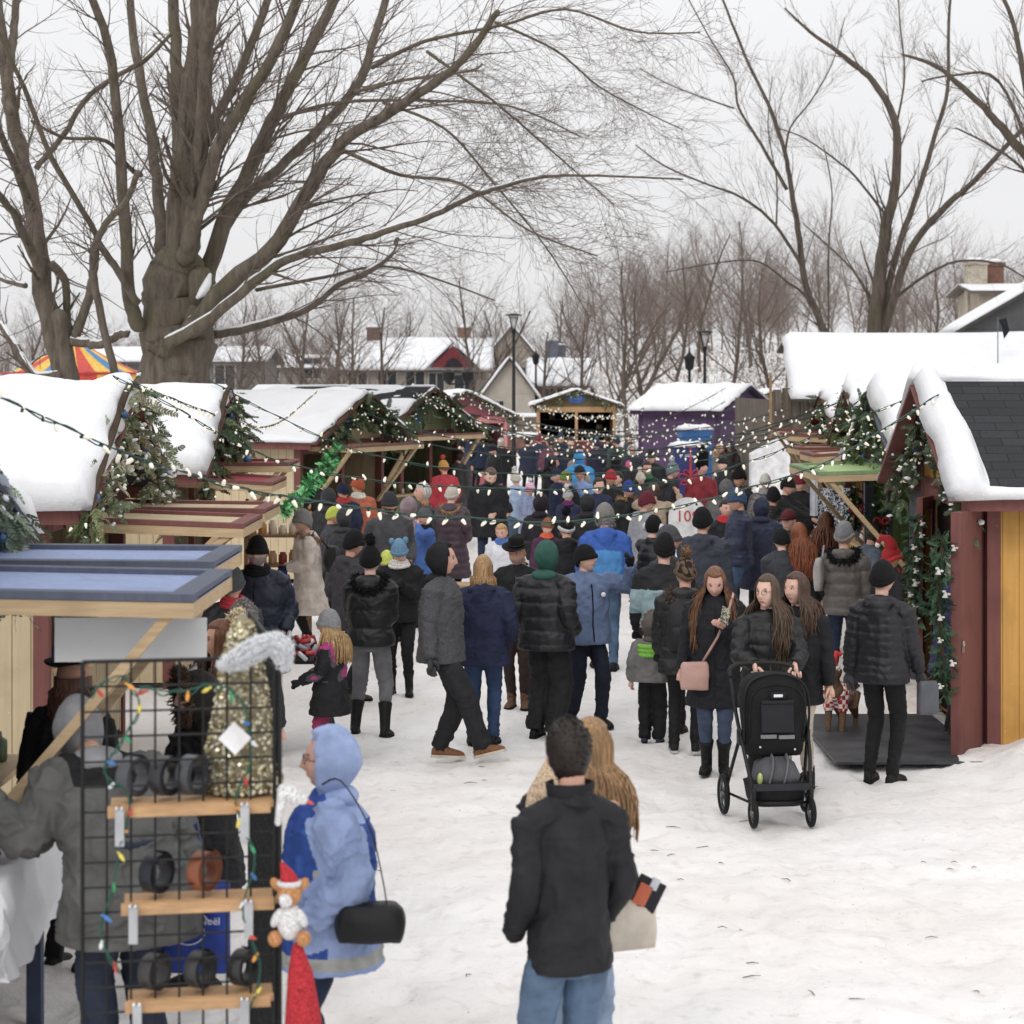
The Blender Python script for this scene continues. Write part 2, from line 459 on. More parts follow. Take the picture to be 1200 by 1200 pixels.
def person(label, x, top=None, foot=None, d=None, H=1.7, face=0, coat=('#1c1d21', 'fabric'), hem=.78, fit=1.0, pants=('#17181b', 'fabric'), leg=1.0,
           shoe='#141414', sole=None, boot=.12, hat=None, hair='#2a1d15', hairlen=0, hood=None, hooddown=False, fur=None, scarf=None,
           arms=('down', 'down'), gloves=None, lean=0, hy=0, hp=0, stance='stand', zone=None, puffer=0, beard=None, glasses=False,
           group='people in the market crowd', skin=SKIN, zipper=None, skirt=0, belt=None, collar=True, curl=.55, hatc=None, tilt=0, wr=1.0, cuffc=None, boff=None, hx=0, hoodk=1.0):
    global PCOUNT
    PCOUNT += 1; sd = PCOUNT*13
    r = random.Random(sd)
    if d is None:
        d = F*CH/(foot-450.) if foot else F*(CH-H)/(top-450.)
    X = (x-600)/F*d
    if arms == ('down', 'down') and d > 19: arms = r.choice([('down', 'down'), ('pocket', 'pocket'), ('down', 'pocket'), ('front', 'front'), ('hold', 'down'), ('fwd', 'down'), ('pocket', 'down')])
    if d > 19 and not hy: hy = r.uniform(-26, 26)
    if d > 19 and not hp: hp = r.uniform(-4, 16)
    if d > 19 and not tilt: tilt = r.uniform(-6, 6)
    if d > 19 and not lean: lean = r.uniform(-1, 6)
    if d > 19 and stance == 'stand': stance = r.choice(['stand', 'wide', 'step', 'lean', 'narrow'])
    fit = fit*1.05
    s = H/1.75
    kid = H < 1.4
    hs = 1.07*s if not kid else 1.07*s*(1+.26*(1.45-H)/.5)     # children have larger heads
    vox = max(.0085, d*.00068)
    res = 2 if d < 24 else (1 if d < 34 else 0)
    hip = .91*s; sh = 1.425*s-(hs-s)*.2
    lt = math.sin(R(lean)); cl_ = math.cos(R(lean))
    sway = {}
    def LN(p):
        p = Vector(p)
        if p.z > hip: p.y -= lt*(p.z-hip); p.z = hip+(p.z-hip)*cl_
        return p
    def ZC(z): return hip+(z-hip)*cl_ if z > hip else z
    # --- skeleton
    ft = {'stand': ((.10, .0, 0, 8), (-.10, .02, 0, 8)), 'walk': ((.09, -.26, 0, -6), (-.09, .24, .05, 25)), 'walk2': ((.09, .22, .04, 22), (-.09, -.24, 0, -4)),
          'wide': ((.15, -.04, 0, 10), (-.15, .04, 0, 10)), 'step': ((.10, -.12, 0, 0), (-.09, .10, .0, 8)), 'narrow': ((.07, 0, 0, 5), (-.07, .03, 0, 5)),
          'kick': ((.10, .02, 0, 0), (-.06, -.42, .03, -16)), 'lean': ((.13, -.10, 0, 8), (-.11, .08, 0, 8))}[stance]
    legs = []
    for i, (fx, fy, fz, fp) in enumerate(ft):
        sx = 1 if i == 0 else -1
        hp_ = Vector((sx*.088*s, 0, hip)); an = Vector((fx*s, fy*s+.02*s, .085*s+fz*s))
        kn, an = ik(hp_, an, .435*s, .43*s, (fx*.3, -1, 0)); legs.append((hp_, kn, an, fp))
    armj = []
    for i in (0, 1):
        sx = 1 if i == 0 else -1
        a = arms[i]; t = ARM[a] if isinstance(a, str) else a
        S = LN((sx*.182*s*(.9+.1*fit), .005*s, sh-.02*s)); W = LN(Vector((sx*t[0]*s, t[1]*s, t[2]*s)))
        if a == 'down' or a == 'pocket': W = Vector((W.x*(.9+.12*fit), W.y, W.z))
        E, W = ik(S, W, .285*s, .262*s, (sx*(.28 if t[2] < 1 else .5), .8, -.35) if t[2] < 1.3 else (sx*.8, .2, -.7)); armj.append((S, E, W))
    NB = LN((0, .015*s, sh+.045*s)); 
    HC = LN((0, -.012*s, 0)); HC = Vector((0, -.014*s - lt*(1.63*s-hip), ZC(H-.119*hs)))
    HC.x += hx; HC.z -= abs(hp)*.0006
    if skin == SKIN: skin = r.choice(['#d6a792', '#dcb09c', '#cf9c84', '#d9a695', '#c89478'])
    HM = Matrix.Translation(HC) @ Matrix.Rotation(R(hy), 4, 'Z') @ Matrix.Rotation(R(tilt), 4, 'Y') @ Matrix.Rotation(R(-hp), 4, 'X').inverted() @ Matrix.Scale(hs, 4) @ Matrix.Diagonal((r.uniform(.93, 1.05), r.uniform(.97, 1.03), r.uniform(.96, 1.03), 1))
    if hp: HM = Matrix.Translation((0, 0, 0)) @ Matrix.Translation(Vector((math.sin(R(hy))*abs(hp)*.0009, -hp*.0011*s, -abs(hp)*.0006*s))) @ HM
    # --- body (top-level)
    bb = MB()
    bb.rings([(0, 0, hip-.1*s, .12*s, .09*s), (0, 0, hip, .14*s, .10*s), (0, -lt*.2*s, ZC(hip+.22*s), .12*s, .085*s), (0, -lt*.42*s, ZC(sh-.1*s), .125*s, .075*s), (0, -lt*.5*s, ZC(sh+.0*s), .065*s, .05*s)], 12)
    for hp_, kn, an, fp in legs: bb.tube([hp_, kn, an], [.05*s, .036*s, .028*s], 8, roundcap=True)
    for S, E, W in armj: bb.tube([S, E, W], [.045*s, .036*s, .027*s], 8, roundcap=True)
    me = remesh(bb, max(.022, vox*1.5), 1)
    body = MB(); body.v = [tuple(v.co) for v in me.vertices]; body.f = [tuple(p.vertices) for p in me.polygons]; body.m = [0]*len(body.f)
    bpy.data.meshes.remove(me)
    body.tube([NB-Vector((0, -.01, .06*s)), NB, HC+Vector((0, .018*s, -.04*s))], [.045*s, .050*s, .053*s], 12)
    add_head(body, HM, res)
    glv = []
    for i, (S, E, W) in enumerate(armj):
        sx = 1 if i == 0 else -1
        a = arms[i]
        if a in ('pocket', 'pk'): continue
        dd = (W-E).normalized(); pn = Vector((-sx, 0, 0)) if abs(dd.z) > .6 else Vector((-sx*.5, 0, -1))
        if a == 'push': dd = Vector((0, -.8, -.5)).normalized(); pn = Vector((0, .3, -1))
        if a == 'fold': continue
        cl = 1.1 if a in ('push', 'hold', 'chest') else curl
        if gloves: gl = MB(); hand(gl, W+dd*.012*s, dd, pn, sx, s, cl*.8, 0, 1.35); glv.append(gl)
        else: hand(body, W+dd*.012*s, dd, pn, sx, s, cl, 0, 1.0)
    me = body.mesh('person', True, recalc=False)
    eyec = mat('#1d1410', .4, 'plain', var=0)
    o = link('person', me, [mat(skin, .55, 'plain', var=.05, scale=30), mat('#b8776b', .5, 'plain', var=.03), mat('#d8d2cc', .3, 'plain', var=0), eyec])
    o.location = (X, d, 0); o.rotation_euler = (0, 0, R(face)); tag(o, label, 'person', group)
    # --- jacket
    if coat:
        cc, ck = coat[0], coat[1]
        jb = MB(); k = fit*1.06
        hz = hem*s; hy0 = 0
        rs = []
        pr = [(hz, .186+max(0, .80-hem)*.13+skirt, .150+max(0, .8-hem)*.17+skirt), (max(hz+.03, .86*s), .186, .146), (1.02*s, .165, .128), (1.2*s, .176, .132), (1.33*s, .168, .122), (1.405*s, .125, .095), (1.465*s, .075, .068)]
        if hem > .84: pr[1] = (hz+.05, .180, .136)
        for (z, rx, ry) in pr:
            z2 = z if z < 1.3*s else z+(sh-1.425*s)
            rs.append((0, -lt*max(0, z2-hip), ZC(z2), rx*s*k, ry*s*k))
        # finer interpolation
        fr = []
        for i in range(len(rs)-1):
            for j in range(3):
                t = j/3; fr.append(tuple(rs[i][q]*(1-t)+rs[i+1][q]*t for q in range(5)))
        fr.append(rs[-1]); jb.rings(fr, 22, p=2.3)
        jb.tube([armj[0][0]-Vector((.01*s, 0, .012*s)), LN((0, 0, sh+.025*s)), armj[1][0]+Vector((.01*s, 0, -.012*s))], [.060*s*k, .074*s, .060*s*k], 12, roundcap=True)
        cuffs = []
        for S, E, W in armj:
            dd = (W-E).normalized(); We = W-dd*.005
            pts, ra = smoothline([S, S*.5+E*.5+Vector((0, .004, 0)), E, E*.5+W*.5, We], [.071*s*k, .064*s*k, .058*s*k, .053*s*k, .043*s*k], 4)
            jb.tube(pts, ra, 12); cuffs.append((We, dd))
        if collar or hooddown:
            jb.tube([NB-Vector((0, 0, .03)), NB+Vector((0, -.01, .03*s))], [.085*s, .073*s], 16)
        if hooddown:
            jb.ell(LN((0, .085*s, sh+.035*s)), (.125*s, .075*s, .06*s), 14, 10); jb.ell(LN((0, .12*s, sh-.03*s)), (.10*s, .05*s, .09*s), 14, 10)
        me = remesh(jb, vox, 3)
        co = getco(me); no = getno(me)
        sdx = sd*1.7
        f = 9.0/s
        w1 = fbm(co[:, 0]*f+sdx, co[:, 1]*f, co[:, 2]*f*.8+sdx, sd, 2)
        # creases: ridged noise
        rg = 1-np.abs(vnoise(co[:, 0]*13+sdx, co[:, 1]*13, co[:, 2]*22+w1*2.5, sd+3))
        disp = w1*.012*wr+(rg**3-.3)*.013*wr
        if puffer:
            sc = co[:, 2].copy()
            for S, E, W in armj:
                for a, b_, off in ((S, E, 0), (E, W, (E-S).length)):
                    a_ = np.array(a); v_ = np.array(b_-a); L2 = float(v_@v_)
                    t = np.clip(((co-a_)@v_)/L2, 0, 1); dist = np.linalg.norm(co-(a_+t[:, None]*v_), axis=1)
                    mk = (dist < .095*s*k) & (np.abs(co[:, 0]) > .165*s*k) & ((t > 0) | (off == 0))
                    sc = np.where(mk, S.z-(off+t*math.sqrt(L2)), sc)
            ph = (sc+w1*.012)/puffer
            disp = disp*.7+(np.abs(np.sin(PI*ph))**.55-.55)*min(.016, puffer*.15)
        if d < 19 and not puffer:      # seams and yoke stitching
            g1 = np.exp(-(co[:, 0]/.006)**2)*(co[:, 1] > .03)+np.exp(-((co[:, 2]-ZC(1.315*s))/.006)**2)*(np.abs(co[:, 0]) < .17*s)+.8*np.exp(-((co[:, 2]-hz-.035)/.005)**2)
            disp -= .005*np.clip(g1, 0, 1)
        disp *= np.clip((co[:, 2]-hz)/.05, .25, 1)
        co = co+no*disp[:, None]
        setco(me, co)
        mats = [mat(cc, .75 if not puffer else .5, ck, c2=coat[2] if len(coat) > 2 else None, spec=.3 if not puffer else .4)]
        if zone:
            fc = facec(me); ax = np.zeros(len(fc))
            armx = np.zeros(len(fc), bool)
            for S, E, W in armj:
                for a, b_ in ((S, E), (E, W)):
                    a_ = np.array(a); v_ = np.array(b_-a); t = np.clip(((fc-a_)@v_)/float(v_@v_), 0, 1)
                    armx |= (np.linalg.norm(fc-(a_+t[:, None]*v_), axis=1) < .085*s*k) & (np.abs(fc[:, 0]) > .155*s)
            zc, zi = zone(fc/s, armx); setmi(me, zi)
            mats += [mat(c, .75, kd) for c, kd in zc]
        link('jacket', me, mats, o)
        if zipper:
            zb = MB(); y = -.133*s*k
            pts = [Vector((0, -(.14*s*k) - lt*max(0, q-hip), q)) for q in np.linspace(hz+.03, sh-.03, 8)]
            dep = me
            # seat on the surface
            cz = getco(dep)
            for p in pts:
                sel = cz[(np.abs(cz[:, 0]) < .02) & (np.abs(cz[:, 2]-p.z) < .025) & (cz[:, 1] < 0)]
                if len(sel): p.y = float(sel[:, 1].min())-.001
            zb.tube(pts, .006, 4); zb.build('zipper', mat(zipper, .3, 'plain', metal=.7), o)
        if boff: boff(o, s, armj, LN, HM)
    for gl in glv: link('glove', gl.mesh('glove', True, recalc=False), mat(gloves, .7, 'fabric'), o)
    # --- trousers
    pb = MB(); kk = leg
    pb.rings([(0, 0, hip-.12*s, .13*s, .115*s), (0, .008, hip-.04*s, .158*s, .128*s), (0, 0, hip+.06*s, .152*s, .118*s), (0, 0, hip+.14*s, .14*s, .105*s)], 16)
    for hp_, kn, an, fp in legs:
        e = an+Vector((0, 0, .0 if boot < .2 else .09))
        top_ = hp_+Vector((0, 0, -.02))
        if boot > .18: en = an+(kn-an).normalized()*(boot*s-.05); er = .046*s
        else: en = an+Vector((0, .008, -.015*s)); er = .046*s*kk
        pts, ra = smoothline([top_, hp_*.5+kn*.5, kn, kn*.5+en*.5, en], [.092*s, .083*s*(.5+.5*kk), .064*s*kk, .056*s*kk, er], 4)
        pb.tube(pts, ra, 12)
    me = remesh(pb, max(vox, .009), 2)
    co = getco(me); no = getno(me)
    w1 = fbm(co[:, 0]*11+sd, co[:, 1]*11, co[:, 2]*9, sd+5, 2); rg = 1-np.abs(vnoise(co[:, 0]*12, co[:, 1]*12+sd, co[:, 2]*26+w1*2, sd+8))
    amp = (.5+.9*np.exp(-((co[:, 2]-.14*s)/.12)**2)+.5*np.exp(-((co[:, 2]-.48*s)/.09)**2))*(.5+.5*kk)
    co = co+no*((w1*.007+(rg**3-.3)*.010)*amp)[:, None]
    if coat:
        up = np.clip((co[:, 2]-hem*s-.01)/.08, 0, 1)[:, None]
        co[:, :2] *= 1-.22*up
    setco(me, co)
    link('trousers', me, mat(pants[0], .8, pants[1]), o)
    # --- boots
    for hp_, kn, an, fp in legs:
        fb = MB(); ax_ = Vector((math.copysign(.13, an.x), -1, 0)).normalized()
        up_ = Vector((0, 0, 1))
        M = Matrix.Translation(an-Vector((0, 0, .085*s))) @ Matrix.Rotation(math.atan2(ax_.x, -ax_.y), 4, 'Z') @ Matrix.Translation((0, 0, 0)) @ Matrix.Rotation(R(fp if abs(fp) > 8.5 else 0), 4, 'X')
        q = s*1.02
        secs = [(.075, .030, .034, .034), (.05, .036, .045, .045), (0, .040, .052, .052), (-.06, .042, .042, .042), (-.12, .046, .034, .034), (-.165, .040, .027, .027), (-.195, .022, .020, .02)]
        vs = []; n = 12
        for (y, wx, hz_, c_) in secs:
            for j in range(n):
                t = 2*PI*j/n; vs.append(Vector((math.cos(t)*wx*q, y*q, max(0.0, hz_*q+math.sin(t)*hz_*q*1.0))))
        fs = [(i*n+j, i*n+(j+1) % n, (i+1)*n+(j+1) % n, (i+1)*n+j) for i in range(len(secs)-1) for j in range(n)]
        fs += [tuple(range(n)), tuple(range(len(vs)-1, len(vs)-n-1, -1))]
        fb.add(vs, fs, 0, M)
        dirl = (kn-an).normalized()
        fb.tube([an-Vector((0, 0, .05*s)), an+dirl*(boot*s*.5), an+dirl*boot*s], [.047*s, .05*s+(.004 if boot > .2 else 0), .055*s+(.014 if boot > .18 else 0)], 12)
        me = remesh(fb, max(.009, vox*.9), 1)
        mats = [mat(shoe, .6, 'plain', bump=.004, scale=30)]
        # sole: straight slab under the upper
        so = MB(); vs = []
        out = [(.078, .026), (.06, .036), (0, .040), (-.06, .042), (-.12, .047), (-.165, .042), (-.198, .020)]
        cont = [(w*q, y*q) for y, w in out]+[(-w*q, y*q) for y, w in reversed(out)]
        vs = [Vector((a, b_, -.002)) for a, b_ in cont]+[Vector((a, b_, .022*q)) for a, b_ in cont]; nn = len(cont)
        so.add(vs, [tuple(range(nn-1, -1, -1)), tuple(range(nn, 2*nn))]+[(i, (i+1) % nn, nn+(i+1) % nn, nn+i) for i in range(nn)], 0, M)
        bo = link('boot', me, mats, o)
        so.build('sole', mat(sole or '#0c0c0c', .8), bo)
    # --- hair
    hm = mat(hair, .5, 'hair', spec=.4)
    if hat is None and hood is None or hairlen:
        if hair and not (hat or hood):
            def hk(u):
                h0 = .64 if hairlen else .50; line = h0 if u.y < -.3 else (h0-(u.y+.3)*1.9)
                if u.z > max(line, -.75) : return 1.10+.03*u.z
                return 0
            sb = shell(hk, HM, 36 if res == 2 else 22, 32 if res == 2 else 18, .025, sd)
            if res == 2 and not hairlen:
                vs = list(sb.v); ce = HM @ Vector((0, 0, 0))
                cs = [v for v in vs if (HM.inverted() @ Vector(v)).length > .1]; ns = [(Vector(v)-ce).normalized() for v in cs]
                tufts(sb, cs, [n_*.6+Vector((0, .1, -.9 if n_.z < .6 else -.1)) for n_ in ns], .010*hs, .003, 900, 0, sd, .1)
            link('hair', sb.mesh('hair', True), hm, o)
        if hairlen:
            hb = MB(); N_ = 460 if res == 2 else (110 if res == 1 else 40)
            tk = .5 if res == 2 else 1.0
            wv = .007 if hairlen < 2 else .012
            L = {1: .30, 2: .46, 3: .60}.get(int(hairlen), .3)*hs
            if hairlen == .5: L = .20*hs
            for i in range(N_):
                t = r.uniform(.33, 1.67)*PI-PI/2          # around, skipping the face
                ang = t
                u = Vector((math.cos(ang), math.sin(ang), 0)); z0 = r.uniform(.35, .97) if not (hat or hood) else -.05
                rr = math.sqrt(1-z0*z0); p0 = headpt(u.x*rr, u.y*rr, z0, 1.09); pts = [HM @ p0]
                for z1 in ((z0*.6+.0), z0*.2-.1, -.42):
                    r2 = math.sqrt(max(0, 1-min(.4, z1*z1*.5))); pts.append(HM @ (Vector((u.x*HW*1.16, u.y*HD*1.13, z1*HH))*(r2 if z1 > 0 else 1)))
                base = pts[-1]; out = (base-HC); out.z = 0
                if out.length > 1e-6: out.normalize()
                ll = L*r.uniform(.72, 1.05); ph = r.uniform(0, 6); spr = r.uniform(.55, 1.5); wv = (.007 if hairlen < 2 else .012)*(3 if r.random() < .12 else 1)
                out2 = Vector((out.x, out.y+.1, 0))
                for q in range(1, 6):
                    tt = q/5
                    sp = (.02+.06*math.sin(min(tt, .7)/.7*PI/2))*spr if L > .25*hs else .012
                    pts.append(base+out2*sp*s+Vector((math.sin(ph+tt*5)*wv, math.cos(ph+tt*4)*wv*.6, -ll*tt)))
                hb.tube(pts, [.007*s]+[.011*s*tk]*(len(pts)-2)+[.003], 5, 0, flat=.6)
            link('long_hair', hb.mesh('long_hair', True, recalc=False), hm, o)
    if beard:
        sb = shell(lambda u: 1.03 if (u.z < -.28 and u.y < .15 and not (abs(u.x) < .28 and u.z > -.62 and u.z < -.44 and u.y < 0)) or (u.z > -.45 and u.z < -.33 and abs(u.x) < .3 and u.y < -.5) else 0, HM, 36, 32, .02, sd)
        link('beard', sb.mesh('beard', True), mat(beard, .8, 'foliage', scale=120), o)
    if glasses:
        gb = MB()
        for sx in (-1, 1):
            pts = [HM @ Vector((sx*.032+math.cos(a)*.021, -.101+abs(math.cos(a)*.0)+.002*math.cos(a)*sx*2, .008+math.sin(a)*.018)) for a in np.linspace(0, 2*PI, 17)]
            gb.tube(pts, .0018*hs, 4); gb.tube([HM @ Vector((sx*.052, -.098, .012)), HM @ Vector((sx*.08, -.04, .012)), HM @ Vector((sx*.082, .01, .005))], .0016, 4)
        gb.build('glasses', mat('#302a28', .3), o)
    # --- hats and hoods
    if hat:
        kd, hc = hat[0], hat[1]; fm = hat[2] if len(hat) > 2 else 'knit'; c2 = hat[3] if len(hat) > 3 else None
        M_ = mat(hc, .9, fm, c2=c2) if fm != 'plainf' else mat(hc, .8, 'fabric')
        sb = None
        if kd in ('beanie', 'pom', 'slouch', 'cat', 'santa'):
            tall = {'slouch': .32, 'pom': .2, 'cat': .22, 'beanie': .16, 'santa': .2}[kd]
            def bk(u):
                line = .22 if u.y < 0 else .22-.42*u.y
                if u.z > line: return 1.13+tall*max(0, u.z-.5)
                if u.z > line-.30: return 1.16
                return 0
            sb = shell(bk, HM, 32, 30, .03, sd)
            ho = link('hat', sb.mesh('hat', True), M_, o)
            cb = MB(); n = 30
            pts = []
            for i in range(n+1):
                a = 2*PI*i/n; ux, uy = math.cos(a), math.sin(a); lz = .10 if uy < 0 else .10-.40*uy
                p = headpt(ux*math.sqrt(1-lz*lz), uy*math.sqrt(1-lz*lz), lz, 1.03)*1.13; pts.append(HM @ p)
            cb.tube(pts, (.010*hs, .022*hs) if kd != 'santa' else (.024*hs, .024*hs), 8, up=Vector((0, 0, 1)), cap=False)
            cb.build('cuff', mat(cuffc or hc, .9, 'knit' if kd != 'santa' else 'wool'), ho, smooth=True)
            if kd == 'pom':
                pb2 = MB(); c = HM @ Vector((0, .02, HH*1.32+.035)); pr_ = .043*hs
                pb2.ell(c, (pr_, pr_, pr_), 12, 9); cs = [Vector(v) for v in pb2.v]
                tufts(pb2, cs, [(v-c).normalized() for v in cs], .022*hs, .005, 160 if res else 60, 0, sd, 0)
                pb2.build('pompom', mat(hatc or hc, 1, 'foliage', scale=60), ho, smooth=True)
            if kd == 'cat':
                for sx in (-1, 1):
                    e = MB(); e.ell(HM @ Vector((sx*.075, .01, HH*1.05)), (.03*hs, .02*hs, .036*hs), 10, 8); e.build('ear', M_, ho, smooth=True)
            if kd == 'santa':
                e = MB(); e.tube([HM @ Vector(p) for p in ((0, .01, .13), (.02, .04, .21), (.06, .09, .22), (.10, .11, .15))], [.075*hs, .05*hs, .035*hs, .015*hs], 12, roundcap=True); e.build('tip', M_, ho, smooth=True)
                e = MB(); e.ell(HM @ Vector((.105, .11, .13)), (.028, .028, .028)); e.build('bobble', mat('#e8e6e2', 1, 'wool'), ho, smooth=True)
        elif kd == 'brim':
            hb = MB(); prof = [(.155, .062), (.158, .068), (.088, .075), (.086, .12), (.082, .165), (.06, .178), (.02, .172)]
            vs = []; n = 28
            for (rr, z) in prof:
                for j in range(n):
                    a = 2*PI*j/n; vs.append(Vector((math.cos(a)*rr*.88, math.sin(a)*rr*1.08, z-(.012*abs(math.cos(a)) if rr < .1 else -.018*abs(math.cos(a))))))
            fs = [(i*n+j, i*n+(j+1) % n, (i+1)*n+(j+1) % n, (i+1)*n+j) for i in range(len(prof)-1) for j in range(n)]+[tuple(range(n)), tuple(range(len(vs)-n, len(vs)))]
            hb.add(vs, fs, 0, HM); ho = hb.build('hat', mat(hc, .9, 'fabric'), o, smooth=True)
            e = MB(); pts = [HM @ Vector((math.cos(a)*.089*.88, math.sin(a)*.089*1.08, .088)) for a in np.linspace(0, 2*PI, 25)]
            e.tube(pts, (.003, .011), 6, up=Vector((0, 0, 1)), cap=False); e.build('hat_band', mat('#0a0a0a', .5), ho, smooth=True)
        elif kd == 'cap':
            sb = shell(lambda u: 1.13+.05*max(0, u.z) if u.z > (.2 if u.y < 0 else .2-.2*u.y) else 0, HM, 30, 26, .01, sd); ho = link('hat', sb.mesh('hat', True), mat(hc, .8, 'fabric'), o)
            e = MB(); e.ell(HM @ Vector((0, -.125, .045)), (.07*hs, .06*hs, .008*hs), 16, 6); e.build('visor', mat(hc, .8, 'fabric'), ho, smooth=True)
        elif kd == 'trapper':
            def tk(u):
                if u.z > .2: return 1.17+.08*u.z
                if u.y > -.45 and u.z > -.75: return 1.16
                return 0
            sb = shell(tk, HM, 32, 30, .05, sd); vs = [Vector(v) for v in sb.v]
            low = [v for v in vs if (HM.inverted() @ v).z < .03 and (HM.inverted() @ v).length > .09]
            ho = link('hat', sb.mesh('hat', True), M_, o)
            e = MB(); tufts(e, low, [(v-HC).normalized() for v in low], .03*hs, .006, 350, 0, sd, .1); e.build('fur_flaps', mat(hatc or hc, 1, 'foliage', scale=50), ho)
        elif kd == 'furhat':
            sb = shell(lambda u: 1.32+(.12*max(0, u.z)) if u.z > (.12 if u.y < 0 else -.15) else 0, HM, 30, 28, .06, sd); vs = [Vector(v) for v in sb.v if (HM.inverted() @ Vector(v)).length > .115]
            tufts(sb, vs, [(v-HC).normalized() for v in vs], .022*hs, .005, 700 if res else 200, 0, sd, 0); link('fur_hat', sb.mesh('fur_hat', True), mat(hc, 1, 'foliage', scale=50), o)
        elif kd == 'tall':
            e = MB(); e.tube([HM @ Vector(p) for p in ((0, .005, .03), (0, .01, .12), (0, .012, .24), (0, .012, .31))], [.098*hs, .108*hs, .10*hs, .05*hs], 16, roundcap=True)
            vs = [Vector(v) for v in e.v]; tufts(e, vs, [(v-HC).normalized() for v in vs], .02, .006, 260, 0, sd, 0); e.build('bearskin_hat', mat(hc, 1, 'foliage', scale=60), o, smooth=True)
        elif kd == 'beret':
            e = MB(); e.ell(HM @ Vector((.01, .01, .105)), (.125*hs, .13*hs, .045*hs), 20, 10); e.build('beret', mat(hc, .9, 'wool'), o, smooth=True)
            sb = shell(lambda u: 1.09 if u.z > .35 else 0, HM, 20, 18); link('band', sb.mesh('band', True), mat(hc, .9, 'wool'), o)
        elif kd == 'band':
            sb = shell(lambda u: 1.12 if .02 < u.z < .5 else (1.09 if u.z >= .5 or (u.y > 0 and u.z > -.5) else 0), HM, 30, 30, .02, sd); me = sb.mesh('hat', True)
            link('headband', me, mat(hc, .9, 'knit'), o)
            for sx in (-1, 1):
                if hatc: e = MB(); e.ell(HM @ Vector((sx*.095, 0, -.0)), (.022, .038, .042), 12, 8); e.build('earmuff', mat(hatc, .9, 'wool'), o, smooth=True)
    if hood:
        hc, hk_ = hood[0], hood[1]
        def hk2(u):
            a = math.atan2(u.x, -u.y)      # 0 at the front
            op = abs(a) < 1.02-(.12 if u.z > .3 else 0) and u.z < .78 and u.y < 0
            if op: return 0
            base = (1.27+.10*max(0, u.y))*(1-.07*max(0, u.z))*hoodk
            return base
        sb = shell(hk2, HM, 44, 40, .07, sd, inside=.93)
        sb.ell(LN((0, .04*s, sh+.05*s)), (.12*s, .095*s, .06*s), 16, 10)
        ho = link('hood', sb.mesh('hood', True), mat(hc, .8, hk_), o)
        if fur:
            rim = [HM @ (headpt(math.sin(a)*.92, -math.cos(a)*.45, math.sin(b_)*1.0, 1.03)*1.3) for a, b_ in ()]
            rim = []
            for i in range(26):
                t = -1.25+ (2*PI-1.25*0)*i/26
                rim.append(HM @ Vector((math.cos(t)*.098, -.072-.01*math.sin(t), math.sin(t)*.13+.012)))
            e = MB(); e.tube(rim+[rim[0]], .018*s, 7); cs = [Vector(v) for v in e.v]
            tufts(e, cs, [(c-HC).normalized()+Vector((0, -.3, 0)) for c in cs], .05*s, .007, 500 if res else 150, 0, sd, .1)
            e.build('fur_trim', mat(fur, 1, 'foliage', scale=60), ho)
    elif fur:
        e = MB(); pts = []
        for i in range(20):
            t = PI*(-.30)+PI*1.6*i/19
            pts.append(LN((math.cos(t)*.135*s, (.03+math.sin(t)*.125)*s, sh+.045*s-(.09*s*max(0, math.sin(t)) if hooddown else 0))))
        e.tube(pts, .03*s, 8); cs = [Vector(v) for v in e.v]; cc_ = LN((0, .03*s, sh))
        tufts(e, cs, [(c-cc_).normalized() for c in cs], .045*s, .008, 700 if res == 2 else 200, 0, sd, .2)
        e.build('fur_collar', mat(fur, 1, 'foliage', scale=50), o)
    if scarf:
        e = MB()
        for q in range(3):
            pts = [LN((math.cos(t)*(.083+.012*q)*s, (math.sin(t)*(.08+.01*q)-.005)*s, sh+(.085-.025*q)*s+.008*math.sin(t*2+q))) for t in np.linspace(0, 2*PI, 18)]
            e.tube(pts, .024*s, 8, cap=False)
        e.build('scarf', mat(scarf, .95, 'wool'), o, smooth=True)
    o['_s'] = s
    return o, dict(s=s, arm=armj, LN=LN, HM=HM, sh=sh, hip=hip, legs=legs, vox=vox)
def wpt(o, p):
    return Matrix.Translation(o.location) @ Matrix.Rotation(o.rotation_euler[2], 4, 'Z') @ Vector(p)
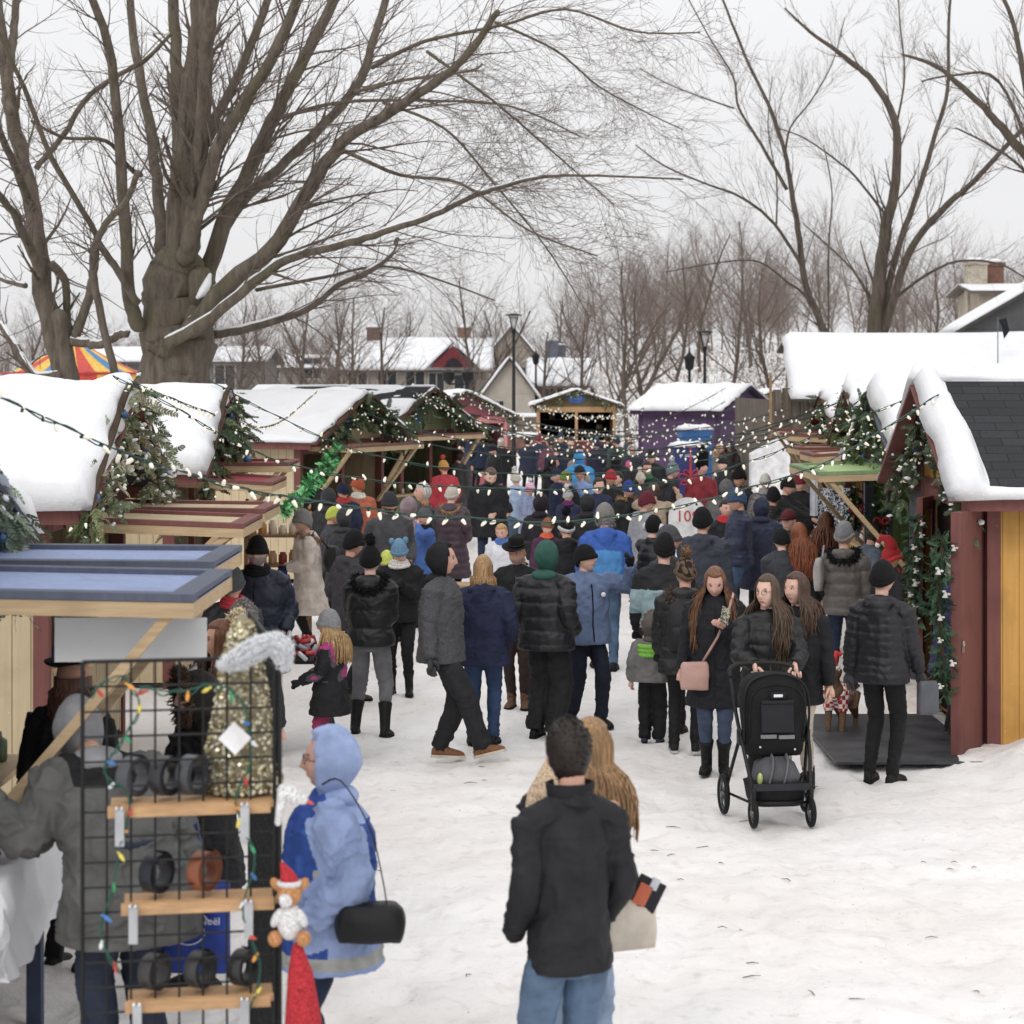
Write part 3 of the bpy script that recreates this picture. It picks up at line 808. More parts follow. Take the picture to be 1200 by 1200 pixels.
# ---------------------------------------------------------------- ground
SNOW = mat('#f1f0f0', .6, 'snow', spec=.3)
ROOFSNOW = mat('#eaebee', .6, 'snow', scale=2.6, bump=.06)
def ground_mat():
    m = mat('#f0edeb', .55, 'snow', scale=2.3, bump=.06); m = m.copy(); m.name = 'trampled_snow'
    nt = m.node_tree; N = nt.nodes; L = nt.links; b = N['Principled BSDF']
    src = b.inputs['Base Color'].links[0].from_socket
    tc = [n for n in N if n.type == 'TEX_COORD'][0]
    def nz(s, d, lo, hi):
        n = N.new('ShaderNodeTexNoise'); n.inputs['Scale'].default_value = s; n.inputs['Detail'].default_value = d; L.new(tc.outputs['Object'], n.inputs['Vector'])
        r = N.new('ShaderNodeMapRange'); r.inputs[1].default_value = lo; r.inputs[2].default_value = hi; L.new(n.outputs[0], r.inputs[0]); return r.outputs[0]
    def mul(a, k):
        q = N.new('ShaderNodeMath'); q.operation = 'MULTIPLY'; L.new(a, q.inputs[0])
        if hasattr(k, 'links'): L.new(k, q.inputs[1])
        else: q.inputs[1].default_value = k
        return q.outputs[0]
    for fac, c in ((mul(nz(.45, 5, .42, .75), .55), (.70, .64, .585)), (mul(nz(9, 6, .57, .74), .5), (.58, .51, .45)), (mul(mul(nz(38, 3, .69, .74), nz(1.2, 2, .4, .6)), .8), (.20, .15, .10))):
        mx = N.new('ShaderNodeMix'); mx.data_type = 'RGBA'; L.new(fac, mx.inputs[0]); L.new(src, mx.inputs[6]); mx.inputs[7].default_value = (*c, 1); src = mx.outputs[2]
    L.new(src, b.inputs['Base Color'])
    # boot prints: overlapping oval dents trodden into the crust
    mp = N.new('ShaderNodeMapping'); mp.inputs['Scale'].default_value = (7.5, 3.6, 1); L.new(tc.outputs['Object'], mp.inputs['Vector'])
    dn = N.new('ShaderNodeTexNoise'); dn.inputs['Scale'].default_value = 2.2; L.new(tc.outputs['Object'], dn.inputs['Vector'])
    ad = N.new('ShaderNodeVectorMath'); ad.operation = 'MULTIPLY_ADD'; ad.inputs[1].default_value = (1.6, 1.6, 0); L.new(dn.outputs['Color'], ad.inputs[0]); L.new(mp.outputs[0], ad.inputs[2])
    vo = N.new('ShaderNodeTexVoronoi'); vo.inputs['Scale'].default_value = 1; L.new(ad.outputs[0], vo.inputs['Vector'])
    r = N.new('ShaderNodeMapRange'); r.interpolation_type = 'SMOOTHSTEP'; r.inputs[1].default_value = .05; r.inputs[2].default_value = .55; L.new(vo.outputs['Distance'], r.inputs[0])
    old = b.inputs['Normal'].links[0].from_node
    bp = N.new('ShaderNodeBump'); bp.inputs['Strength'].default_value = .3; bp.inputs['Distance'].default_value = .03; L.new(r.outputs[0], bp.inputs['Height']); L.new(old.outputs[0], bp.inputs['Normal']); L.new(bp.outputs[0], b.inputs['Normal'])
    return m
def gz(x, y):
    x = np.asarray(x, float); y = np.asarray(y, float)
    z = .024*fbm(x*1.7, y*1.7, None, 3, 3)+.022*vnoise(x*5, y*4, None, 9)-.022*np.clip(vnoise(x*3.6, y*3.6, None, 14)-.35, 0, 1)*3+.012*vnoise(x*14, y*11, None, 12)
    # ploughed heaps against the stalls
    def heap(cx, cy, rx, ry, h): return h*np.exp(-((x-cx)/rx)**2-((y-cy)/ry)**2)
    b = heap(4.6, 17.2, .75, .9, .26)+heap(4.7, 15.6, .8, 1.2, .16)+heap(-3.0, 9.5, .7, 3, .12)+heap(-2.6, 15.6, .8, 1.2, .18)+heap(5.6, 14.5, 1.2, 2, .2)+heap(3.9, 21.2, .5, .5, .12)
    z = z+b*(1+.35*vnoise(x*3.3, y*3.3, None, 21)+.2*vnoise(x*9, y*9, None, 22))
    far = np.clip((y-95)/70, 0, 1); z = z+far*far*(3-2*far)*np.clip((x-1)/9, 0, 1)*5.5
    return z-.008
xs = np.concatenate([np.linspace(-400, -12, 20), np.linspace(-11, 11, 330), np.linspace(12, 400, 20)])
ys = np.concatenate([np.linspace(-30, 4.5, 8), 5*(1.0075**np.arange(0, 400)), np.linspace(105, 900, 30)])
XX, YY = np.meshgrid(xs, ys); ZZ = gz(XX, YY); nx, ny = len(xs), len(ys)
me = bpy.data.meshes.new('snow_ground'); idx = np.arange(nx*ny).reshape(ny, nx)
fq = np.stack([idx[:-1, :-1], idx[:-1, 1:], idx[1:, 1:], idx[1:, :-1]], -1).reshape(-1, 4)
me.vertices.add(nx*ny); me.vertices.foreach_set('co', np.stack([XX, YY, ZZ], -1).ravel())
me.loops.add(fq.size); me.loops.foreach_set('vertex_index', fq.ravel().astype(np.int32))
me.polygons.add(len(fq)); me.polygons.foreach_set('loop_start', np.arange(0, fq.size, 4, dtype=np.int32)); me.polygons.foreach_set('use_smooth', np.ones(len(fq), bool))
me.update(calc_edges=True)
tag(link('snow_ground', me, ground_mat()), kind='structure')

# ---------------------------------------------------------------- stalls
def snowslab(P0, U, V, N, thf, nu, nv, seed=0):
    P0 = np.array(P0, float); U = np.array(U, float); V = np.array(V, float); N = np.array(N, float)
    u = np.linspace(0, 1, nu); v = np.linspace(0, 1, nv); A, B = np.meshgrid(u, v)
    th = thf(A, B)
    e = np.clip(np.minimum(np.minimum(A, 1-A)*np.linalg.norm(U), np.minimum(B, 1-B)*np.linalg.norm(V))/.12, 0, 1)
    th = th*np.sqrt(np.clip(1-(1-e)**2, 0, 1)); bul = .05*np.clip(th/.15, 0, 1)
    # edges bulge outwards and wander
    su = (A-.5)*2; sv = (B-.5)*2
    w = 1+.6*vnoise(A*9+seed, B*9)
    top = P0+A[..., None]*U+B[..., None]*V+th[..., None]*N
    Lu = np.linalg.norm(U); Lv = np.linalg.norm(V)
    top += ((np.abs(su)**14*np.sign(su))*.06*w)[..., None]*U/Lu+((np.abs(sv)**14*np.sign(sv))*.05*w)[..., None]*V/Lv
    bot = P0+A[..., None]*U+B[..., None]*V-.012*N
    vs = np.concatenate([top.reshape(-1, 3), bot.reshape(-1, 3)]); n = nu*nv; fs = []
    for j in range(nv-1):
        for i in range(nu-1):
            a = j*nu+i; fs.append((a, a+1, a+nu+1, a+nu)); fs.append((n+a, n+a+nu, n+a+nu+1, n+a+1))
    for i in range(nu-1): fs.append((i, n+i, n+i+1, i+1)); a = (nv-1)*nu+i; fs.append((a, a+1, n+a+1, n+a))
    for j in range(nv-1): a = j*nu; fs.append((a, a+nu, n+a+nu, n+a)); a = j*nu+nu-1; fs.append((a, n+a, n+a+nu, a+nu))
    mb = MB(); mb.add([tuple(q) for q in vs], fs); return mb
MAROON = '#7c4a45'; PINE = '#c3a67c'; CREAM = '#c9b58f'
def stall(label, X, Y, rot, W, D, ze=2.3, zr=3.0, wall='#c9b58f', post=MAROON, fascia=MAROON, roofc='#34363a', snow=.14, snowf=None, seed=0, flaps=(), ov=.28, sideov=.22,
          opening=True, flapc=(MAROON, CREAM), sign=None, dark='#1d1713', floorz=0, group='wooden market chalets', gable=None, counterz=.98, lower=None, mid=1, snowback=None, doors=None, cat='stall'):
    """local: front in the plane x=0 looking to +x, width along y (0..W), body behind (x<0)"""
    t = thing('market_stall', label, cat, (X, Y, 0), R(rot), group)
    wm = mat(wall, .75, 'paint', var=.05); pm = mat(post, .7, 'paint', var=.06); fm = mat(fascia, .7, 'paint', var=.06); gm = mat(gable or wall, .75, 'paint', var=.05)
    # side walls as upright boards with battens
    for y0, y1, nm in ((0, .05, 'side_wall'), (W-.05, W, 'side_wall')):
        b = MB(); x = -D
        while x < -.02:
            b.b2((x+.004, y0+rnd.uniform(0, .004), .06), (min(x+.14, -.01)-.004, y1-rnd.uniform(0, .004), ze)); x += .14
        b.b2((-D+.01, y0+.012, .06), (-.02, y1-.012, ze-.004)); b.build(nm, wm, t)
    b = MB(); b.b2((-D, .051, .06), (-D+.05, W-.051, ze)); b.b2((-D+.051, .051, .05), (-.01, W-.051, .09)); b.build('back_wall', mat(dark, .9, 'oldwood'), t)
    for yy in (-.012, W-.10+.012):
        for xx in (-.10, -D):
            b = MB(); b.b2((xx-.002, yy, .0), (xx+.112, yy+.10, ze-.006)); b.build('corner_post', pm, t)
    # front
    lo, hi = counterz, ze-.32
    if opening:
        b = MB(); y = .10
        while y < W-.11:
            b.b2((-.045, y+.003, .06), (-.008-rnd.uniform(0, .004), min(y+.15, W-.1)-.003, lo-.03)); y += .15
        b.b2((-.04, .1, .07), (-.02, W-.1, lo-.035)); b.build('front_panel', mat(lower or wall, .75, 'paint', var=.05), t)
        b = MB(); b.box((.07, W/2, lo), (.34, W-.16, .035)); b.build('counter', mat(PINE, .6, 'wood'), t)
        for i in range(1, mid+1):
            b = MB(); y = W*i/(mid+1); b.b2((-.06, y-.05, lo+.02), (.0, y+.05, hi+.05)); b.build('mullion', pm, t)
        b = MB()
        for z in (1.35, 1.72): b.b2((-D+.06, .2, z), (-D+.3, W-.2, z+.025))
        b.build('shelf', mat('#7a5a3a', .7, 'wood'), t)
        for i in range(int(W*7)):      # goods on the shelves and the counter
            c = rnd.choice(['#8a2a22', '#b98a4a', '#d8d0c0', '#4a5a3a', '#6a4a2a', '#c8a070', '#3a4a6a'])
            g = MB(); yy = .25+(W-.5)*(i+.5)/int(W*7); h = rnd.uniform(.1, .24); w_ = rnd.uniform(.04, .07)
            z0 = rnd.choice((lo+.018, 1.377, 1.747)); xx = rnd.uniform(-.04, .12) if z0 < 1.2 else -D+.18
            g.rings([(xx, yy, z0, w_*.9, w_*.9), (xx, yy, z0+h*.1, w_, w_), (xx, yy, z0+h*.7, w_, w_), (xx, yy, z0+h*.82, w_*.55, w_*.55), (xx, yy, z0+h, w_*.5, w_*.5)], 10)
            q = g.build('jar', mat(c, .4, var=.1), None, smooth=True); q.matrix_world = Matrix.Translation((X, Y, 0)) @ Matrix.Rotation(R(rot), 4, 'Z')
            tag(q, GOODLABEL, 'goods', 'goods set out inside the stalls')
    else:
        b = MB(); y = .1
        while y < W-.11:
            b.b2((-.045, y+.004, .06), (-.006-rnd.uniform(0, .004), min(y+.14, W-.1)-.004, ze-.31)); y += .14
        b.b2((-.04, .1, .07), (-.02, W-.1, ze-.31)); b.build('front_panel', wm, t)
    b = MB(); b.b2((-.05, .10, hi+.02), (.012, W-.10, ze-.1)); b.build('lintel', pm, t)
    # gables
    for x0, x1, nm in ((-.05, -.004, 'gable_board'), (-D+.002, -D+.05, 'gable_board')):
        b = MB(); b.prism([(x0, 0, ze-.098), (x0, W, ze-.098), (x0, W, ze), (x0, W/2, zr-.02), (x0, 0, ze)], (0, 0, 0), (x1-x0, 0, 0)); b.build(nm, gm, t)
    # roof slopes
    half = W/2+ov; rise = (zr-ze)/(W/2); ye = -ov; zeo = ze-rise*ov
    for sgn in (0, 1):
        def Q(x, s, up=0):    # s = 0 eave .. 1 ridge
            y = ye+s*half; z = zeo+s*half*rise
            return (x, y if not sgn else W-y, z+up)
        b = MB(); x0, x1 = -D-.15, sideov
        v8 = [Q(x0, 0, .0), Q(x1, 0, .0), Q(x1, 1, 0), Q(x0, 1, 0), Q(x0, 0, .045), Q(x1, 0, .045), Q(x1, 1, .045), Q(x0, 1, .045)]
        # roof as its own local frame so that the shingle courses run along it
        org = Vector(Q(x0, 0, .0)); U = (Vector(Q(x1, 0))-org).normalized(); V = (Vector(Q(x0, 1))-org).normalized(); Nn = U.cross(V)
        if Nn.z < 0: Nn = -Nn
        L_ = x1-x0; S_ = (Vector(Q(x0, 1))-org).length
        MM = Matrix((U, V, Nn)).transposed().to_4x4(); MM.translation = org
        b.box((L_/2, S_/2, .025), (L_, S_, .05)); ro = b.build('roof', mat(roofc, .9, 'shingle'), t); ro.matrix_local = MM
        f = MB(); f.bar(Q(x0+.01, 0.0, -.03), Q(x1-.01, 0, -.03), .03, .13, up=(0, 0, 1)); f.build('fascia', fm, t)
        f = MB(); f.bar(Q(x1+.016, -.01, -.0), Q(x1+.016, 1, -.0), .03, .15, up=(1, 0, 0)); f.build('barge_board', fm, t)
        fn = (snowf if not sgn else snowback) or (lambda a, bb: snow*(.85+.5*fbm(a*3+seed, bb*2+seed, None, seed)))
        sm = snowslab((-.03, -.03, .052), (L_+.06, 0, 0), (0, S_+(.03 if not sgn else .03), 0), (0, 0, 1), fn, 70, 40, seed+sgn)
        so = sm.build('snow', ROOFSNOW, ro, smooth=True)
    for fl in flaps: awning(t, *fl[:5], flapc, bz=fl[5] if len(fl) > 5 else 1.15)
    if sign:
        b = MB(); sy, sz, sw, shh, sc = sign; 
        b.rings([(0, 0, 0, sw, shh), (0, 0, .03, sw, shh)], 28, M=Matrix.Translation((.03, sy, sz)) @ Matrix.Rotation(PI/2, 4, 'Y') @ Matrix.Rotation(PI/2, 4, 'Z'))
        so = b.build('sign', mat(sc, .5), t)
        b = MB(); r_ = random.Random(seed)
        for k, z in enumerate((.35, -.1)):
            y = -sw*.6
            while y < sw*.6:
                w_ = r_.uniform(.03, .07)*sw*2.2; b.b2((.062, sy+y, sz+z*shh), (.068, sy+y+w_, sz+z*shh+shh*.22)); y += w_+.03*sw*2
        b.build('lettering', mat('#9fb8d8', .6), so)
    return t
GOODLABEL = 'small jar or bottle among the goods inside a wooden stall'
def awning(t, ya, yb, xo, zi, zo, cols, brace=True, bz=1.15):
    """flap hinged over the opening, held out flat by two timber braces"""
    fr, pn = cols[0], cols[1]; wood = mat(PINE, .6, 'wood')
    x0 = .035
    def Z(x): return zi+(zo-zi)*(x-x0)/(xo-x0)
    def slab(a, b_, za, zb, dz0, dz1, m_):
        q = MB(); vs = [(x, y, Z(x)+dz) for x in (a, b_) for y in (za, zb) for dz in (dz0, dz1)]
        q.add(vs, [(0, 1, 3, 2), (4, 6, 7, 5), (0, 4, 5, 1), (2, 3, 7, 6), (0, 2, 6, 4), (1, 5, 7, 3)]); return q
    w = .11
    q = slab(x0, xo, ya+w, yb-w, .0, .012, 0); aw = q.build('awning', mat(pn, .7, 'paint', var=.06), t)
    fr_ = MB()
    for a, b_, c, d in ((x0, xo, ya, ya+w-.001), (x0, xo, yb-w+.001, yb), (xo-w, xo, ya+w, yb-w), (x0, x0+w*.7, ya+w, yb-w)):
        s_ = slab(a, b_, c, d, .004 if c == ya+w else .002, .038, 0); fr_.add(s_.v, s_.f)
    fr_.build('awning_frame', mat(fr, .7, 'paint', var=.06), aw)
    q = MB()
    for a, b_, c, d in ((x0, xo, ya+.003, ya+.04), (x0, xo, yb-.04, yb-.003), (xo-.04, xo-.003, ya+.041, yb-.041)):
        s_ = slab(a, b_, c, d, -.07, -.001, 0); q.add(s_.v, s_.f)
    q.build('awning_rib', wood, aw)
    if brace:
        for y in (ya+.07, yb-.07):
            q = MB(); q.bar((xo-.12, y, Z(xo)-.06), (.03, y, bz), .045, .09, up=(0, 1, 0)); q.build('brace', wood, aw)
def thin(seed, wv=.16):
    return lambda a, b: .10+.09*fbm(a*4+seed, b*3, None, seed)
# fresh roofs: deep pillows of snow
def pillow(seed, t=.2):
    return lambda a, b: t*(.8+.45*fbm(a*2.2+seed, b*1.7, None, seed)+.28*vnoise(a*8+seed, b*5)+.13*vnoise(a*21+seed, b*14)+.06*vnoise(a*44+seed, b*30))
def patchy(seed, thr=.05, t=.07):
    def f(a, b):
        n = fbm(a*3.2+seed, b*5, None, seed, 3)
        edge = np.clip((a-.80)/.08, 0, 1)+np.clip((.10-b)/.05, 0, 1)+np.clip((b-.93)/.05, 0, 1)
        return np.clip((n-thr)*.6+edge*.09, -.01, t)
    return f
def r1snow(a, b):
    # seen from the aisle: a=1 is the gable end; snow keeps to the gable end and the eave
    lim = .945-.012*(1-b)-.02*np.sin(b*3.0)+.008*vnoise(a*3, b*9)
    k = np.clip((a-(lim-.0))/.02, -.4, 1)*.19
    e = np.clip((.06+.012*vnoise(a*14, b)-b)/.03, -.4, 1)*.085
    return np.maximum(np.maximum(k*(1+.25*fbm(a*5, b*4, None, 4)), e), -.011)
FY = (3.0,)
# left row
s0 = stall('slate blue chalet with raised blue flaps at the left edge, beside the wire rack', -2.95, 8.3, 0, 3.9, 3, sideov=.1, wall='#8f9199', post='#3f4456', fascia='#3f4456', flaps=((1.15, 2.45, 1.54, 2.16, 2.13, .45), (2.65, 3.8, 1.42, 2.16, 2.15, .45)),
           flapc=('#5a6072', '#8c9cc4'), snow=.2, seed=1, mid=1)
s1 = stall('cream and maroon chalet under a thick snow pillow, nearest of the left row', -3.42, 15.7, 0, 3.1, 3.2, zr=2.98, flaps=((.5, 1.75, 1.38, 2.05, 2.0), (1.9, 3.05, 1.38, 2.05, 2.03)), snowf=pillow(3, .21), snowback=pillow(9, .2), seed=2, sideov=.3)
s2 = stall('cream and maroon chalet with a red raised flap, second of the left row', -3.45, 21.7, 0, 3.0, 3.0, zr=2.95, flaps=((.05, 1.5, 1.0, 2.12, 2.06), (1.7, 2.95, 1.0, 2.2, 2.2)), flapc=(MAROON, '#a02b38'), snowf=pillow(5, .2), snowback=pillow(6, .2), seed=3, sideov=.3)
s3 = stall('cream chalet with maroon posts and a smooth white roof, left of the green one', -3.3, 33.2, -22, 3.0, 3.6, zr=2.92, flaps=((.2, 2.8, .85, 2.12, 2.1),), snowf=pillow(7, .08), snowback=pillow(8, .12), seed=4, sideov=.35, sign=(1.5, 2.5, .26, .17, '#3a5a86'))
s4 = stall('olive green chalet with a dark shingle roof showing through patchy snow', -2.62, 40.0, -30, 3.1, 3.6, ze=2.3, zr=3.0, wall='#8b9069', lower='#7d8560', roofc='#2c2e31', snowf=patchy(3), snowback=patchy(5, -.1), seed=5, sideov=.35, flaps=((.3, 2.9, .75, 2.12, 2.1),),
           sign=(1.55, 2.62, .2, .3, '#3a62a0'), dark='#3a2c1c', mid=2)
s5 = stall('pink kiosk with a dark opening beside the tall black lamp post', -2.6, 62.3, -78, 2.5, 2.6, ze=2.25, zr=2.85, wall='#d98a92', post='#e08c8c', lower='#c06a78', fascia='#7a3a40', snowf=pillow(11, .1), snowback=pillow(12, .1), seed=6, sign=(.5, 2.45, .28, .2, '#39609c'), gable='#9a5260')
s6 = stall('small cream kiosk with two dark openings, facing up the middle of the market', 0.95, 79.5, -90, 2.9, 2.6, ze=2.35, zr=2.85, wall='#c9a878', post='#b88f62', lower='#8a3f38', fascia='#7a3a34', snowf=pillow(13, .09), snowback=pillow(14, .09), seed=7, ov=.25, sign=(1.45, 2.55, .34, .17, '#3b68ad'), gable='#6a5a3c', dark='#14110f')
# purple kiosk: blind long wall to the camera
s7 = stall('closed purple wooden kiosk with a snowy roof behind the gift boxes', 5.55, 57.4, -38, 2.5, 2.6, ze=2.45, zr=3.02, wall='#5e4569', post='#4a3156', fascia='#3d2948', snowf=pillow(15, .14), snowback=pillow(16, .1), seed=8, opening=False, ov=.2, sideov=.2)
s8 = stall('beige kiosk half hidden behind the purple one', 7.3, 70.0, -90, 2.6, 2.4, ze=2.3, zr=2.85, wall='#b8a888', post='#8a3f38', snowf=pillow(17, .1), snowback=pillow(18, .1), seed=9)
# right row (faces -x)
r1 = stall('yellow chalet with maroon posts and dark shingles, nearest on the right', 4.02, 20.9, 180, 2.9, 3.2, ze=2.3, zr=3.08, wall='#cf9a3c', roofc='#3a3b3f', snowback=r1snow, snowf=pillow(21, .2), seed=11, sideov=.30, opening=False, ov=.30)
r2 = stall('lime green and grey chalet with a raised green flap on the right', 4.2, 25.4, 180, 3.0, 3.2, ze=2.32, zr=3.0, wall='#93ab62', gable='#6a4a40', post='#5b5e6b', fascia='#5b5e6b', lower='#cf9a3c', flaps=((.4, 2.85, .95, 2.16, 2.13),), flapc=('#7d9a68', '#a9c67e'), snowf=pillow(23, .3), snowback=pillow(24, .3), seed=12, sideov=.15, dark='#7a5a30')
r3 = stall('chalet with maroon fascia and a raised maroon flap, third on the right', 4.75, 30.5, 180, 3.0, 3.2, ze=2.3, zr=3.0, wall='#cf9a3c', flaps=((.1, 1.45, .85, 2.2, 2.2), (1.6, 2.9, .85, 2.2, 2.15)), snowf=pillow(25, .28), snowback=pillow(26, .28), seed=13, sideov=.15)
r4 = stall('chalet with a red flap in front of the grey barn, farthest on the right', 5.15, 35.5, 180, 3.0, 3.2, ze=2.3, zr=2.9, wall='#b08a5a', flaps=((.2, 1.4, .9, 2.3, 2.35), (1.6, 2.8, .9, 2.25, 2.3)), flapc=(MAROON, '#a8404a'), snowf=pillow(27, .2), snowback=pillow(28, .2), seed=14, sideov=.15)
# doorway, doors and mat of the yellow chalet
b = MB(); b.b2((4.005, 18.24, .1), (4.016, 20.1, 2.0)); b.build('doorway_shade_sheet', mat('#241410', .9)).parent = r1  # dark sheet on the closed front: shade of the chalet interior as colour
q = [c for c in bpy.data.objects if c.name.startswith('doorway_shade_sheet')][0]; q.matrix_parent_inverse = (Matrix.Translation((4.02, 20.9, 0)) @ Matrix.Rotation(PI, 4, 'Z')).inverted()
bx = MB()
for a, c in (((3.96, 18.12, .02), (4.004, 18.24, 2.12)), ((3.96, 20.11, .02), (4.004, 20.23, 2.12)), ((3.96, 18.241, 2.01), (4.004, 20.109, 2.12))): bx.b2(a, c)
q = bx.build('door_frame', mat(MAROON, .7, 'paint', var=.06), r1); q.matrix_parent_inverse = (Matrix.Translation((4.02, 20.9, 0)) @ Matrix.Rotation(PI, 4, 'Z')).inverted()
def door(hx, hy, ex, ey, flip, lock):
    L = math.hypot(ex-hx, ey-hy); M = Matrix.Translation((hx, hy, 0)) @ Matrix.Rotation(math.atan2(ey-hy, ex-hx), 4, 'Z')
    PI_ = (Matrix.Translation((4.02, 20.9, 0)) @ Matrix.Rotation(PI, 4, 'Z')).inverted()
    b = MB(); b.b2((.11, -.012, .2), (L-.11, .012, 1.95)); o = b.build('door', mat('#cf9a3c', .75, 'paint', var=.05), r1); o.matrix_local = PI_ @ M
    f = MB(); w = .028
    for a, c in (((0, -w, .05), (.11, w, 2.05)), ((L-.11, -w, .05), (L, w, 2.05)), ((.11, -w+.002, 1.94), (L-.11, w-.002, 2.05)), ((.11, -w+.002, .05), (L-.11, w-.002, .2)), ((.11, -w+.004, 1.0), (L-.11, w-.004, 1.1))): f.b2(a, c)
    f.build('door_rail', mat(MAROON, .7, 'paint', var=.06), o)
    if lock:
        f = MB(); y = -w if flip else w
        f.b2((0, y-.03, .05), (L, y-.001, 2.05)) if flip else f.b2((0, y+.001, .05), (L, y+.03, 2.05))
        for k in range(1, 4): pass
        f.build('door_boards', mat(MAROON, .7, 'paint', var=.07), o)
        f = MB(); f.torus((L-.02, .075, .98), .022, .006, 12, 6, rot=(PI/2, 0, 0)); f.box((L-.02, .07, .93), (.03, .012, .05)); f.build('padlock', mat('#b8b8b8', .3, metal=.8), o)
    return o
door(3.97, 18.15, 3.61, 17.42, False, True); door(3.96, 20.12, 3.76, 19.68, True, False)
mt = MB(); mt.box((3.22, 18.35, .06), (1.25, 2.5, .02)); mo = mt.build('rubber_mat', mat('#45464a', .45, 'plain', bump=.01, scale=3, var=.25)); tag(mo, 'dark wet rubber mat lying on the snow before the yellow chalet', 'mat')

# ---------------------------------------------------------------- barn
bn = thing('barn', 'weathered grey board barn with a big snow covered roof', 'barn', (0, 0, 0))
b = MB(); d0 = 47.0; x = 5.75
while x < 14:
    b.b2((x+.006, d0-rnd.uniform(0, .02), 0), (x+.19, d0+.04, 2.95+rnd.uniform(-.0, .1) if x < 6.3 else 2.75)); x += .2
b.b2((5.76, d0+.02, 0), (14, d0+.05, 2.7)); b.b2((5.75, d0+.06, 0), (5.8, 55, 2.75)); b.build('board_wall', mat('#665b50', .9, 'oldwood', var=.15), bn)
b = MB(); b.add([(6.1, d0-.5, 2.72), (16, d0-.5, 2.72), (16, d0+3.7, 4.2), (6.45, d0+3.7, 4.2), (6.1, d0-.5, 2.78), (16, d0-.5, 2.78), (16, d0+3.7, 4.26), (6.45, d0+3.7, 4.26)], [(0, 1, 2, 3), (4, 7, 6, 5), (0, 4, 5, 1), (3, 2, 6, 7), (0, 3, 7, 4), (1, 5, 6, 2)])
rf = b.build('roof', mat('#4a4642', .9), bn)
U = Vector((9.9, 0, 0)); V = Vector((.35, 4.2, 1.48)); Nn = U.cross(V).normalized()
snowslab(Vector((6.1, d0-.5, 2.785)), U, V, Nn, lambda a, b: .16*(.9+.3*fbm(a*5, b*3, None, 3)), 60, 20).build('snow', ROOFSNOW, rf, smooth=True)
b = MB(); b.tube([(11.0, d0+1.3, 3.0), (11.0, d0+1.3, 4.62)], .012, 6); po = b.build('flag_pole', mat('#6a6a6a', .5)); tag(po, 'thin pole with a small dark flag above the barn roof', 'flag')
b = MB(); b.add([(11.02, d0+1.3, 4.55), (11.2, d0+1.34, 4.6), (11.26, d0+1.28, 4.3), (11.14, d0+1.3, 4.12), (11.1, d0+1.33, 4.38)], [(0, 1, 2, 3, 4)]); b2_ = MB(); b2_.prism(b.v, (0, 0, 0), (0, .01, 0)); b2_.build('flag', mat('#22252c', .9), po)

